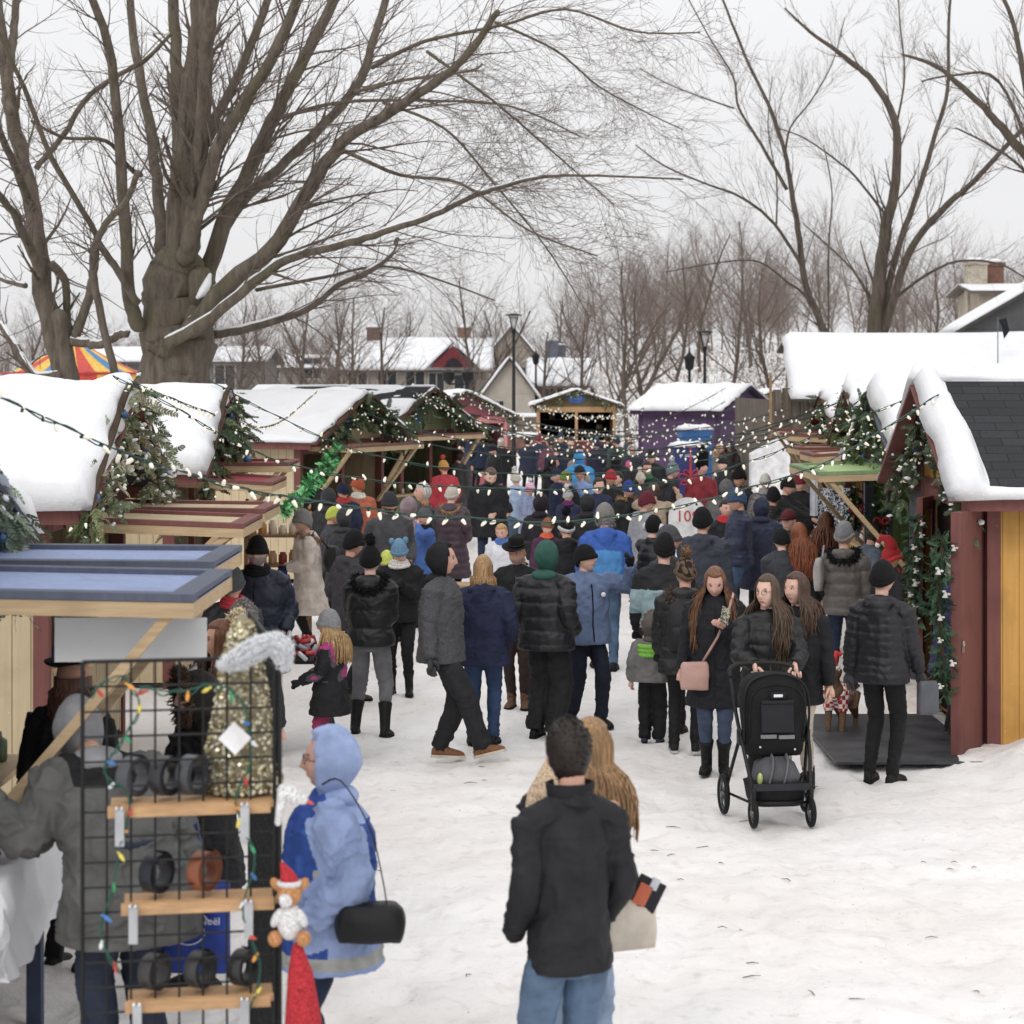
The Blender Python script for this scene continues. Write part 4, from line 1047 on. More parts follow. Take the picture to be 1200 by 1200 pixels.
# ---------------------------------------------------------------- houses
def house(label, x0, x1, d, depth, ze, zr, wall, roofm, wins=(), chim=(), ridge='x', dormer=None, snowt=.2, cat='house'):
    t = thing('house', label, cat, (0, 0, 0), 0, 'houses behind the market')
    wm = mat(wall, .85, 'plain', var=.08, scale=1.5)
    b = MB(); b.b2((x0, d, -1), (x1, d+depth, ze)); 
    if ridge == 'y':
        for yy in (d, d+depth-.2): b.prism([(x0, yy, ze-.01), (x1, yy, ze-.01), ((x0+x1)/2, yy, zr-.05)], (0, 0, 0), (0, .2, 0))
    else:
        for xx in (x0, x1-.2): b.prism([(xx, d, ze-.01), (xx, d+depth, ze-.01), (xx, d+depth/2, zr-.05)], (0, 0, 0), (.2, 0, 0))
    b.build('wall', wm, t)
    o = .4
    if ridge == 'y':
        xm = (x0+x1)/2; sl = (zr-ze)/(xm-x0)
        for sx in (-1, 1):
            xe = x0-o if sx < 0 else x1+o
            vs = [(xe, d-o, ze-sl*o), (xm, d-o, zr), (xm, d+depth+o, zr), (xe, d+depth+o, ze-sl*o)]
            q = MB(); q.prism([Vector(v) for v in vs], (0, 0, 0), (0, 0, .12)); r_ = q.build('roof', mat(roofm, .8), t)
            U = Vector(vs[3])-Vector(vs[0]); V = Vector(vs[1])-Vector(vs[0]); N = Vector((-V.z*sx*-1 if False else 0, 0, 1))
            snowslab(Vector(vs[0])+Vector((0, 0, .125)), U, V, N, lambda a, b: snowt*(.8+.4*fbm(a*4, b*3, None, int(abs(x0)*7))), 24, 14).build('snow', ROOFSNOW, r_, smooth=True)
    else:
        ym = d+depth/2; sl = (zr-ze)/(depth/2)
        for sy in (-1, 1):
            yo = d-o if sy < 0 else d+depth+o
            vs = [(x0-o, yo, ze-sl*o), (x1+o, yo, ze-sl*o), (x1+o, ym, zr), (x0-o, ym, zr)]
            q = MB(); q.prism([Vector(v) for v in vs], (0, 0, 0), (0, 0, .12)); r_ = q.build('roof', mat(roofm, .8), t)
            snowslab(Vector(vs[0])+Vector((0, 0, .125)), Vector(vs[1])-Vector(vs[0]), Vector(vs[3])-Vector(vs[0]), (0, 0, 1), lambda a, b: snowt*(.8+.4*fbm(a*6, b*3, None, int(abs(x0)*7))), 40, 14).build('snow', ROOFSNOW, r_, smooth=True)
    for (wx, wz, ww, wh) in wins:
        q = MB(); q.b2((wx-ww/2-.08, d-.05, wz-wh/2-.08), (wx+ww/2+.08, d-.01, wz+wh/2+.08)); fo = q.build('window', mat('#b7b2a8', .7), t)
        q = MB(); q.b2((wx-ww/2, d-.065, wz-wh/2), (wx-.03, d-.055, wz+wh/2)); q.b2((wx+.03, d-.065, wz-wh/2), (wx+ww/2, d-.055, wz+wh/2)); q.build('pane', mat('#2c3138', .15, spec=.5), fo)
    for (cx, cy, z0, z1, cc) in chim:
        q = MB(); q.b2((cx-.4, cy-.3, z0), (cx+.4, cy+.3, z1)); q.b2((cx-.46, cy-.36, z1), (cx+.46, cy+.36, z1+.15)); co = q.build('chimney', mat(cc, .9), t)
        q = MB(); q.rings([(cx, cy, z1+.15, .44, .34), (cx, cy, z1+.26, .38, .28), (cx, cy, z1+.3, .2, .15)], 12); q.build('snow_cap', ROOFSNOW, co, smooth=True)
    return t
hA = house('long beige house with a dark red gable dormer, left of the lamp post', -10.8, -1.6, 130, 9, 4.0, 5.9, '#9a9086', '#5a5048', wins=[(-9.4, 3.2, 1.1, 1.3), (-7.6, 3.2, 1.1, 1.3), (-5.9, 3.2, 1.1, 1.3), (-2.9, 3.0, 1.2, 1.3), (-4.6, 3.0, .9, 1.5)], chim=[(-8.7, 134, 5, 6.5, '#6e564c'), (-3.0, 134.4, 5, 6.5, '#8a6a5c')])
q = MB(); q.prism([(-4.95, 129.2, 4.1), (-2.2, 129.2, 4.1), (-3.58, 129.2, 5.45)], (0, 0, 0), (0, .2, 0)); dm = q.build('dormer', mat('#7a3038', .8), hA)
q = MB(); q.prism([(-4.1, 129.12, 4.15), (-3.0, 129.12, 4.15), (-3.2, 129.12, 4.5), (-3.58, 129.12, 4.7), (-3.9, 129.12, 4.5)], (0, 0, 0), (0, .06, 0)); q.build('dormer_window', mat('#2a2c33', .2), dm)
for sx in (-1, 1):
    a = Vector((-3.58+sx*1.75, 129.0, 3.95)); c = Vector((-3.58, 129.0, 5.62)); q = MB()
    q.prism([a, c, c+Vector((0, 0, .16)), a+Vector((0, 0, .16))], (0, 0, 0), (0, 3.5, 0)); q.build('dormer_snow', ROOFSNOW, dm)
q = MB()
for k in range(7): q.tube([(-2.2+k*.25, 129.3, 2.4), (-2.2+k*.25, 129.3, 3.9)], .035, 6)
q.b2((-2.3, 129.2, 3.2), (-.6, 129.3, 3.27)); q.b2((-2.3, 129.2, 3.85), (-.6, 129.9, 3.95)); q.build('porch_railing', mat('#8f8276', .8), hA)
hB = house('tall pale stone gable house right of the red dormer', -2.1, 2.1, 142, 8, 4.4, 6.9, '#a89f92', '#6a6058', wins=[(-1.0, 3.6, .8, 1.2), (.6, 3.6, .8, 1.2)], chim=[(2.75, 146, 3.5, 5.9, '#5d6a80'), (3.3, 147, 3.5, 5.6, '#5d6a80')], ridge='y', snowt=.25)
hC = house('low white walled outbuilding with a steep snow roof behind the kiosks', -1.45, 1.2, 112, 8, 2.6, 4.4, '#b5aca0', '#6a6058', wins=[(-.7, 1.9, .5, .6)], ridge='y', snowt=.25)
hC2 = house('low maroon house with snow roof right of the tall lamp post', 1.3, 4.3, 125, 5, 3.1, 4.5, '#6a4540', '#6a6058', wins=[(2.2, 2.4, .7, .8), (3.4, 2.4, .7, .8)], snowt=.2)
hD = house('long grey house seen behind the big tree on the left', -21.8, -13, 110, 8, 4.2, 4.9, '#757373', '#55555a', wins=[(-20.3, 3.9, .8, 1.0), (-18.5, 3.9, .8, 1.0), (-14.8, 3.4, 1.0, 1.3), (-16.4, 3.6, 1, 1.2)], chim=[(-18.5, 114, 4, 5.8, '#6e5a4e')])
hE = house('pale grey house far behind the left chalets', -24, -9.8, 150, 8, 4.2, 5.0, '#8b8682', '#55555a', wins=[(-11.4, 4.2, 1.2, 1.4), (-14, 4.2, 1.2, 1.4), (-17, 4.2, 1.2, 1.4), (-20, 4.2, 1.2, 1.4)])
# big gabled house on the right, only its rising roof in view
hF = house('large dark grey gabled house at the right edge, above the barn', 14.8, 25.2, 70, 2.2, 4.9, 7.9, '#58585a', '#4a4846', wins=[(19.6, 5.0, .9, 1.1)], ridge='y', snowt=.1)
hG = house('cream house with chimneys behind the dark gabled house', 18.4, 22, 84, 4, 6.7, 7.0, '#a89d8c', '#6a6058', chim=[(19.6, 87, 5.5, 7.9, '#7a5648'), (18.7, 86.0, 5.5, 7.9, '#b4aa98')], snowt=.05)
hH = house('brown brick house behind the right trees', 13.6, 16.4, 100, 6, 4.7, 5.3, '#80624c', '#5a5048', wins=[(15.0, 4.0, 1, 1)], snowt=.03)

# circus tent
tt = thing('circus_tent', 'yellow, blue and red striped tent top behind the left trees', 'tent', (-15.4, 75, 0))
sides = 12; Rr = 2.45
cols_ = ['#e8b82a', '#3f86bf', '#e8b82a', '#cf4030']
for k in range(sides*2):
    a0 = 2*PI*k/(sides*2); a1 = 2*PI*(k+1)/(sides*2); q = MB(); n = 6
    vs = []
    for i in range(n+1):
        f = i/n; rr = Rr*f; z = 4.9-1.45*(f**.72)
        for a in (a0, a1): vs.append((rr*math.cos(a), rr*math.sin(a), z))
    vs += [(Rr*math.cos(a), Rr*math.sin(a), 0) for a in (a0, a1)]
    q.add(vs, [(2*i, 2*i+1, 2*i+3, 2*i+2) for i in range(n+1)]); q.build('stripe', mat(cols_[k % 4], .6), tt)
q = MB(); q.torus((0, 0, 3.47), Rr+.02, .05, 40, 6); q.build('red_edge', mat('#b8322c', .6), tt, smooth=True)

# low walls and fences far behind
for (x0, x1, y, z0, h, c, lb) in ((-3.2, 3.4, 96, 0, .75, '#7e5a50', 'long low brick wall capped with snow behind the lamp post'), (-4.5, 2.6, 104, .0, 1.5, '#74665c', 'upper stone wall capped with snow behind the brick wall')):
    t = thing('garden_wall', lb, 'wall', (0, 0, 0)); q = MB(); q.b2((x0, y, z0-.5), (x1, y+.4, z0+h)); q.build('masonry', mat(c, .9, 'plain', scale=3, var=.2), t)
    snowslab((x0, y-.05, z0+h+.002), (x1-x0, 0, 0), (0, .5, 0), (0, 0, 1), lambda a, b: .16+.05*vnoise(a*9, b), 40, 6).build('snow', ROOFSNOW, t, smooth=True)
# white tarpaulin in front of the barn
q = MB(); A = P(880, 532, 44); B_ = P(926, 506, 44); C_ = P(926, 605, 44); D_ = P(880, 600, 44)
q.prism([A, B_, C_, D_], (0, 0, 0), (0, .35, 0)); q = q.build('tarpaulin', mat('#e6e6e8', .6)); tag(q, 'white slanting tarpaulin screen standing before the barn wall', 'tarpaulin')
q = MB(); q.tube([P(903, 440, 44.6)*1, P(903, 620, 44.6)], .03, 6); tag(q.build('timber_pole', mat('#9a7a50', .7)), 'bare timber pole at the corner of the barn', 'pole')

# lamp posts
def lamp(label, x, d, h, style=0):
    t = thing('street_lamp', label, 'street lamp', ((x-600)/F*d, d, 0), 0, 'black street lamps')
    bl = mat('#16171a', .5, var=0); b = MB()
    b.tube([(0, 0, 0), (0, 0, .6), (0, 0, .65), (0, 0, h-.6)], [.11, .10, .075, .055], 10); b.build('pole', bl, t, smooth=True)
    b = MB()
    if style == 0:
        for k in range(4):
            a = PI/4+k*PI/2; b.tube([(.05*math.cos(a), .05*math.sin(a), h-.62), (.24*math.cos(a), .24*math.sin(a), h-.06)], .018, 6)
        b.rings([(0, 0, h-.07, .30, .30), (0, 0, h-.03, .30, .30), (0, 0, h+.02, .08, .08)], 16); b.rings([(0, 0, h-.72, .07, .07), (0, 0, h-.6, .1, .1), (0, 0, h-.56, .07, .07)], 12); b.build('lantern_cage', bl, t)
        b = MB(); b.tube([(0, 0, h-.55), (0, 0, h-.1)], [.06, .15], 12); b.build('glass', mat('#b9b9b4', .3), t, smooth=True)
    elif style == 1:
        b.rings([(0, 0, h-.6, .06, .06), (0, 0, h-.5, .16, .16), (0, 0, h-.15, .2, .2), (0, 0, h-.1, .24, .24), (0, 0, h+.1, .05, .05), (0, 0, h+.3, .02, .02)], 12); b.build('lantern', bl, t, smooth=True)
    else:
        b.tube([(-.35, 0, h-.5), (.35, 0, h-.5)], .035, 6)
        for sx in (-.33, .33): b.rings([(sx, 0, h-.5, .06, .06), (sx, 0, h-.35, .2, .2), (sx, 0, h-.1, .22, .22), (sx, 0, h, .05, .05)], 12)
        b.build('twin_lantern', bl, t)
    return t
lamp('tall black lamp post rising in the middle of the picture behind the crowd', 602, 79, 5.7)
lamp('smaller black lantern post right of the tall lamp post', 628, 118, 4.75, 1)
lamp('black post with twin lanterns in front of the red dormer house', 537, 72, 3.6, 2)
lamp('slim black post with a flat top behind the purple kiosk', 826, 76, 5.0, 0)
lamp('thin black post just left of the slim post behind the purple kiosk', 808, 82, 4.2, 1)
# ---------------------------------------------------------------- trees
class Tree:
    def __init__(s, seed): s.mb = MB(); s.r = random.Random(seed); s.tw = MB(); s.sn = MB()
    def branch(s, p, d, L, rad, lev, droop=0, up=.15, spread=.7, n=None, kids=None, thin=1.0):
        r = s.r; n = n or (6 if L > 1.5 else 4); pts = [p]; d = d.normalized(); seg = L/n
        wob = .16 if lev > 1 else .22
        for i in range(n):
            d = (d+Vector((r.gauss(0, wob), r.gauss(0, wob), r.gauss(0, wob)))*.6+Vector((0, 0, up*.25-droop*.3*(i/n)))).normalized()
            pts.append(pts[-1]+d*seg)
        rads = [rad*(1-.72*i/n) for i in range(n+1)]
        (s.mb if rad > .03 else s.tw).tube(pts, rads, 6 if rad > .03 else 3, cap=False)
        if lev <= 0: return
        s.kids(pts, rads, L, lev, droop, up, spread, kids, thin)
    def kids(s, pts, rads, L, lev, droop, up, spread, kids=None, thin=1.0, t0=.2, side=None):
        r = s.r; n = len(pts)-1; k = kids or int(4+L*1.7)
        for j in range(k):
            t = t0+(1-t0)*((j+r.random())/k); i = min(int(t*n), n-1); f = t*n-i
            p = pts[i].lerp(pts[i+1], f); tan = (pts[i+1]-pts[i]).normalized()
            ax = tan.orthogonal().normalized(); ax.rotate(Matrix.Rotation(r.uniform(0, 2*PI), 3, tan))
            d = (tan+ax*spread*r.uniform(.6, 1.5)).normalized()
            if side is not None: d = (d+side*.5).normalized()
            L2 = L*r.uniform(.35, .62)*(1.1-.5*t); rr = rads[i]*.42*thin
            if L2 < .25: continue
            s.branch(p, d, L2, max(rr, .0035), lev-1, droop, up, spread, thin=thin)
    def limb(s, pts, d0, d1, w0, w1, lev=3, kids=None, droop=0, up=.12, seg=10, snow=False, L=None, t0=.15, side=None, spread=.7):
        """limb traced in picture coordinates, drifting in depth from d0 to d1"""
        P_ = []; n = len(pts)-1
        for i, (x, y) in enumerate(pts): P_.append(P(x, y, d0+(d1-d0)*(i/n)**1.3))
        R_ = [(w0+(w1-w0)*(i/n)**.8)/2*(d0+(d1-d0)*i/n)/F for i in range(n+1)]
        pp, rr = smoothline(P_, R_, 5)
        jit = .25
        pp = [p+Vector((s.r.gauss(0, 1), s.r.gauss(0, 1), s.r.gauss(0, 1)))*rr[i]*.10 for i, p in enumerate(pp)]
        s.mb.tube(pp, rr, seg, roundcap=w0 > 12)
        LL = sum((pp[i+1]-pp[i]).length for i in range(len(pp)-1))
        if snow:
            ps = [p+Vector((0, 0, rr[i]*.72)) for i, p in enumerate(pp) if i < len(pp)*snow]
            if len(ps) > 2: s.sn.tube(ps, [(rr[i]*.66, rr[i]*.42+.01) for i in range(len(ps))], 6, up=Vector((0, 0, 1)))
        if lev > 0: s.kids(pp, [max(r_*.55, .01) for r_ in rr], L or min(LL*.62, 4.5), lev, droop, up, spread, kids or int(LL*1.9), 1, t0, side)
    def build(s, name, label, bark='#655b50', twig='#6f6058', group='bare trees around the market', base=None):
        t = thing(name, label, 'tree', base or (0, 0, 0), 0, group)
        inv = Matrix.Translation(t.location).inverted()
        for mb, nm, m in ((s.mb, 'trunk', mat(bark, .95, 'bark')), (s.tw, 'twigs', mat(twig, .9, 'plain', var=.1)), (s.sn, 'snow', ROOFSNOW)):
            if mb.v: o = mb.build(nm, m, t, smooth=True, recalc=False); o.matrix_parent_inverse = inv
        return t
D0 = 36.0
T = Tree(11)
T.limb([(205, 700), (207, 520), (205, 440), (203, 400), (201, 360), (204, 320)], D0, D0, 98, 66, lev=0, seg=18)
T.limb([(206, 620), (196, 440), (186, 380), (183, 330)], D0-.2, D0-.2, 60, 30, lev=0, seg=14)
T.limb([(208, 620), (222, 440), (232, 385), (238, 330)], D0-.2, D0-.2, 56, 34, lev=0, seg=14)
# root flare
for (a, b_) in ((165, 690), (245, 690), (205, 700)): T.limb([(a, b_), (200+(a-205)*.5, 560), (204+(a-205)*.3, 470)], D0-.3, D0-.3, 60, 40, lev=0, seg=10)
LIM = [
 ([(207, 350), (213, 250), (222, 150), (232, 50), (240, -60), (245, -160)], 60, 20, 0, 2),
 ([(160, 380), (150, 337), (146, 262), (139, 150), (128, 56), (109, 0), (85, -90)], 26, 10, -3, 2),
 ([(185, 360), (190, 330), (185, 225), (176, 150), (161, 75), (152, 0), (150, -90)], 26, 10, 4, 2),
 ([(205, 330), (213, 262), (210, 190), (208, 112), (203, 0), (198, -120)], 30, 14, 2, 2),
 ([(222, 300), (226, 260), (236, 170), (241, 75), (250, 0), (264, -110)], 34, 18, -2, 2),
 ([(222, 260), (225, 210), (247, 150), (277, 94), (300, 37), (320, -20), (345, -100)], 22, 10, 3, 3),
 ([(218, 300), (221, 281), (240, 225), (259, 165), (285, 124), (319, 67), (349, 0), (380, -70)], 30, 14, -3, 3),
 ([(238, 345), (262, 262), (292, 199), (319, 142), (349, 82), (382, 19), (410, -40), (440, -100)], 32, 12, 2, 3),
 ([(228, 385), (262, 337), (319, 292), (356, 232), (400, 168), (449, 137), (509, 97), (550, 62), (582, 14)], 36, 9, -4, 3),
 ([(195, 403), (240, 377), (292, 336), (337, 304), (400, 287), (449, 272), (509, 252), (550, 232), (595, 217), (640, 207), (700, 206), (800, 210)], 22, 2.5, -5, 3),
 ([(250, 392), (307, 380), (360, 362), (395, 334), (430, 319), (456, 300), (466, 280)], 17, 7, 3, 2),
 ([(250, 300), (281, 240), (337, 187), (400, 124), (426, 86), (436, 50), (454, -10), (470, -80)], 20, 10, 5, 3),
 ([(436, 79), (497, 49), (587, 30), (662, 11), (745, 37), (820, 38)], 8, 2, -6, 3),
 ([(415, 108), (475, 94), (550, 83), (565, 75)], 7, 3, 2, 2),
 ([(135, 440), (112, 340), (109, 300), (112, 285), (124, 262), (150, 232), (161, 202)], 14, 9, -4, 1),
 ([(161, 356), (139, 319), (116, 285), (110, 270), (75, 210), (56, 176), (32, 112), (15, 75), (-5, 30)], 14, 6, -5, 2),
 ([(165, 205), (150, 195), (124, 165), (75, 161), (37, 142)], 10, 4, -3, 2),
 ([(200, 40), (169, 71), (135, 90), (101, 116), (75, 157), (42, 198)], 6, 9, 0, 1),
 ([(300, 340), (380, 325), (450, 312), (520, 330), (580, 352)], 7, 2, 6, 2),
 ([(400, 175), (470, 205), (540, 215), (620, 270), (700, 300)], 8, 2, -6, 3),
 ([(580, 26), (650, 58), (700, 100), (750, 128), (800, 152)], 5, 1.5, 4, 3),
 ([(449, 120), (520, 150), (575, 210), (640, 290), (690, 370)], 6, 1.5, -4, 3),
 ([(500, 60), (580, 120), (650, 180), (720, 240)], 6, 1.5, -3, 3),
 ([(320, 140), (400, 120), (500, 118), (600, 125), (680, 160)], 8, 2, 5, 3),
]
for i, (pts, w0, w1, dd, lev) in enumerate(LIM):
    rt = pts[-1][0] > 380
    T.limb(pts, D0+(dd*.15), D0+dd, w0*.7, w1*.8, lev=3 if lev > 1 else 2, droop=.25 if rt and pts[-1][1] > 0 else 0, up=.12, snow={9: .8, 10: .9, 8: .35, 15: .3}.get(i, False), side=Vector((.7, 0, -.1)) if rt else None,
           kids=(36 if lev == 3 else 24), L=3.9 if lev == 3 else 3.0)
T.sn.tube([P(232, 348, D0-.55), P(238, 342, D0-.5), P(243, 332, D0-.45), P(246, 322, D0-.4)], [.04, .085, .075, .03], 8, roundcap=True)
T.build('maple_tree', 'huge bare many limbed tree rising behind the left chalets', base=(P(205, 700, D0).x, D0, 0))
T = Tree(23)
for pts, w0, w1, dd, lev, sn in (
 ([(84, 720), (82, 520), (79, 450), (65, 400), (52, 340), (42, 270), (27, 190), (14, 130), (4, 60), (-10, -40)], 44, 14, 1, 2, 0),
 ([(96, 700), (90, 500), (80, 430), (70, 370)], 26, 22, 0, 0, 0),
 ([(10, 130), (8, 105), (15, 49), (19, 0), (24, -70)], 15, 9, 2, 2, 0),
 ([(50, 320), (30, 280), (15, 250), (-20, 205)], 16, 9, -2, 2, 0),
 ([(38, 245), (20, 200), (0, 155), (-20, 100)], 14, 8, -3, 2, 0),
 ([(70, 440), (40, 440), (15, 400), (0, 380), (-30, 362)], 15, 11, 2, 1, .8),
 ([(82, 400), (100, 402), (118, 404), (138, 393), (150, 392)], 14, 11, -.5, 0, 1),
 ([(60, 310), (76, 330), (80, 380), (88, 400)], 14, 8, 1, 1, 0),
 ([(88, 395), (104, 350), (109, 320), (112, 290)], 14, 12, -1, 0, .5),
 ([(30, 335), (10, 330), (-20, 318)], 8, 6, 1, 1, .9)):
    T.limb(pts, D0+2, D0+2+dd, w0*.85, w1*.85, lev=lev, snow=sn, kids=16, L=2.8)
T.build('maple_tree', 'leaning bare tree at the left edge before the striped tent', base=(P(84, 720, D0+2).x, D0+2, 0))
def rtree(seed, data, d, label, bx):
    T = Tree(seed)
    for pts, w0, w1, dd, lev in data: T.limb(pts, d, d+dd, w0*.58, w1*.65, lev=lev, kids=26, L=3.4*d/60, up=.35, spread=.6)
    T.build('maple_tree', label, bark='#5a5048', twig='#6f6058', base=(bx, d, 0))
rtree(31, [
 ([(985, 520), (975, 430), (967, 390), (945, 337), (937, 281), (928, 225), (920, 180), (904, 131), (874, 67), (847, 0), (820, -60)], 20, 3, 0, 3),
 ([(940, 312), (907, 262), (870, 232), (829, 216), (780, 195), (745, 170)], 8, 2, -3, 3),
 ([(960, 375), (942, 345), (922, 330), (889, 307), (847, 307), (780, 319)], 7, 2, -2, 2),
 ([(922, 222), (892, 169), (866, 127), (859, 90), (832, 45), (802, -10)], 8, 2, 3, 3),
 ([(860, 127), (817, 112), (780, 97), (750, 80)], 4, 1.5, 2, 2),
 ([(920, 185), (926, 150), (949, 120), (975, 75), (990, 20)], 5, 1.5, -2, 3),
 ([(910, 262), (910, 210), (900, 150), (905, 90)], 4, 1.5, 2, 2)], 62, 'slim bare tree leaning left above the barn roof', P(985, 520, 62).x)
rtree(37, [
 ([(1030, 540), (1027, 440), (1025, 386), (1031, 330), (1039, 262), (1048, 225), (1050, 150), (1024, 97), (990, 67), (949, 37), (920, 10)], 42, 3, 0, 3),
 ([(1030, 390), (1050, 300), (1076, 225), (1095, 161), (1110, 105), (1112, 22), (1118, -40)], 16, 4, 2, 3),
 ([(1035, 390), (1050, 340), (1069, 289), (1110, 240), (1140, 214), (1181, 169), (1212, 140), (1250, 100)], 20, 6, -3, 3),
 ([(1045, 352), (1091, 319), (1125, 306), (1170, 309), (1205, 328)], 7, 3, 2, 2),
 ([(1045, 262), (1005, 210), (979, 187), (941, 161), (910, 150)], 6, 2, -2, 3),
 ([(1025, 362), (1001, 319), (967, 285), (941, 262)], 6, 2, 3, 2),
 ([(1050, 150), (1060, 90), (1055, 30), (1050, -40)], 5, 2, 1, 3)], 58, 'wide bare tree with three stems standing behind the barn', P(1030, 540, 58).x)
rtree(41, [
 ([(1290, 560), (1275, 300), (1250, 220), (1215, 195), (1174, 150), (1147, 120), (1099, 79), (1057, 64)], 40, 4, -1, 3),
 ([(1260, 230), (1215, 160), (1206, 130), (1196, 67), (1185, 19), (1165, -20)], 20, 6, 1, 3),
 ([(1215, 195), (1170, 95), (1120, 88), (1080, 95)], 8, 3, 2, 3),
 ([(1230, 250), (1200, 200), (1160, 170), (1120, 150)], 8, 3, -2, 3)], 50, 'dark branched tree reaching in from the right edge', P(1290, 560, 50).x)
rtree(43, [([(971, 500), (971, 367), (971, 292), (975, 225), (965, 170)], 6, 2, 0, 3)], 72, 'thin sapling stem between the two right trees', P(971, 500, 72).x)
# standing trees in the background
BT = [(385, 125, 8.5, 'left of the beige house'), (420, 118, 9, 'in front of the beige house'), (548, 120, 9.5, 'behind the red dormer chimney'), (350, 105, 7.5, 'right of the big tree trunk'), (470, 150, 9, 'over the beige house roof'),
      (735, 100, 9.5, 'rising over the cream kiosk'), (700, 130, 8, 'left of the tree over the cream kiosk'), (790, 118, 9.5, 'left of the purple kiosk roof'), (850, 110, 9.0, 'behind the purple kiosk roof'), (905, 105, 9.2, 'left of the barn roof'),
      (300, 120, 8, 'over the grey house'), (880, 140, 10.5, 'far up the snowy bank'), (820, 140, 10, 'low on the snowy bank'), (255, 135, 8, 'behind the big tree'), (1090, 110, 9, 'behind the dark gabled house'), (660, 150, 8, 'between the stone house and the bank'), (120, 125, 8, 'between the two left trees'), (30, 125, 8, 'behind the left edge tree'),
 (236, 98, 6.4, 'just right of the big tree'), (275, 104, 7.4, 'before the grey house'), (318, 98, 6.2, 'above the second left roof'), (360, 96, 6.8, 'above the garlanded white roof'), (402, 102, 7.2, 'left of the dark shingle roof'), (445, 108, 7.4, 'above the dark shingle roof'), (640, 122, 6.6, 'right of the small lantern post'),
 (585, 134, 8.4, 'behind the tall lamp post'), (760, 108, 8.2, 'directly above the purple kiosk'), (715, 112, 8.2, 'left above the purple kiosk'), (680, 108, 6.6, 'right above the cream kiosk'), (1150, 96, 7.6, 'before the chimneys on the right')]
for i, (x, d, h, where) in enumerate(BT):
    T = Tree(100+i); b0 = Vector(((x-600)/F*d, d, float(gz((x-600)/F*d, d))))
    T.branch(b0, Vector((T.r.gauss(0, .06), 0, 1)), h*.95, .13, 3, up=.25, spread=1.0, n=8, kids=20)
    if i in (2, 5): T.branch(b0+Vector((.2, 0, 1.5)), Vector((.5, 0, 1)), h*.7, .14, 3, up=.3, spread=.9, n=7, kids=12)
    inv = None
    t = T.build('background_tree', 'bare brown tree ' + where, bark='#5f534b', twig='#7b6c63', group='bare trees behind the market', base=tuple(b0))
# conifers / brush: far wood as one mass
wd = Tree(900)
for k in range(230):
    x = rnd.uniform(-60, 1260); d = rnd.uniform(150, 220); h = rnd.uniform(5.5, 9.5)*(1 if x > 640 else .8)
    X = (x-600)/F*d; p = Vector((X, d, float(gz(X, d))))
    wd.branch(p, Vector((wd.r.gauss(0, .08), 0, 1)), h*1.05, .08, 2, up=.25, spread=.95, n=6, kids=34)
o = wd.tw; o.add(wd.mb.v, wd.mb.f); tag(o.build('far_wood', mat('#7f7068', .95, 'plain', var=.1), smooth=True, recalc=False), 'grey brown winter wood filling the horizon behind the houses', 'wood', kind='stuff')
# snowy brush on the bank and along the houses
br = MB(); sn_ = MB(); r_ = random.Random(77)
for k in range(4200):
    x = r_.choice((r_.uniform(640, 960), r_.uniform(640, 960), r_.uniform(250, 640), r_.uniform(-20, 250), r_.uniform(900, 1220))); d = r_.uniform(92, 150); X = (x-600)/F*d; p = Vector((X, d, float(gz(X, d))-.05))
    L = r_.uniform(.5, 2.4); v = Vector((r_.gauss(0, .5), r_.gauss(0, .3), 1)).normalized(); q = p+v*L*.5; e = q+(v+Vector((r_.gauss(0, .35), 0, r_.gauss(0, .3)-.15)))*L*.5
    if 560 < x < 640 or (400 < x < 560 and d > 125): continue
    br.tube([p, q, e], [.022, .015, .006], 3, cap=False)
    if r_.random() < .5: sn_.ell(q.lerp(e, r_.random()), (r_.uniform(.08, .28), .1, r_.uniform(.03, .08)), 6, 4)
tag(br.build('brushwood', mat('#7c6c61', .95), smooth=True, recalc=False), 'tangled brown winter brush on the snowy bank', 'brush', kind='stuff')
tag(sn_.build('snow_tufts', ROOFSNOW, smooth=True, recalc=False), 'clumps of snow caught in the winter brush', 'snow', kind='stuff')
# ---------------------------------------------------------------- bags and carried things
BLK = '#1a1b1f'
def strap(mb, pts, w=.012, t=.003, m=0):
    mb.tube(pts, (t, w), 6, m, cap=True)
def bag(name, label, cat, c, size, col, rot=0, kind='plain', slouch=.15, straps=None, group=None, extra=None, strapc=None):
    """soft bag: c is the world position of its middle"""
    w, d, h = size; mb = MB(); rs = []
    for i in range(9):
        f = i/8; k = 1+slouch*math.sin(PI*f)-.12*(f > .9); dd = (.35+.75*math.sin(PI*min(1, (1-f)*.75+.12)))
        rs.append((0, 0, -h/2+h*f, w/2*k, d/2*dd))
    mb.rings(rs, 24, p=3.2)
    me = mb.mesh(name, True); co = getco(me); no = getno(me)
    co += no*(fbm(co[:, 0]*14, co[:, 1]*14, co[:, 2]*14, int(c[0]*50) & 63, 2)*.012)[:, None]; setco(me, co)
    o = link(name, me, mat(col, .45 if kind == 'plain' else .85, kind, var=.08), None, c, rot); tag(o, label, cat, group)
    if straps:
        q = MB(); inv = (Matrix.Translation(c) @ Matrix.Rotation(rot, 4, 'Z')).inverted()
        for pts in straps: strap(q, [inv @ Vector(p) for p in pts], .011)
        q.build('strap', mat(strapc or col, .6), o, smooth=True)
    return o
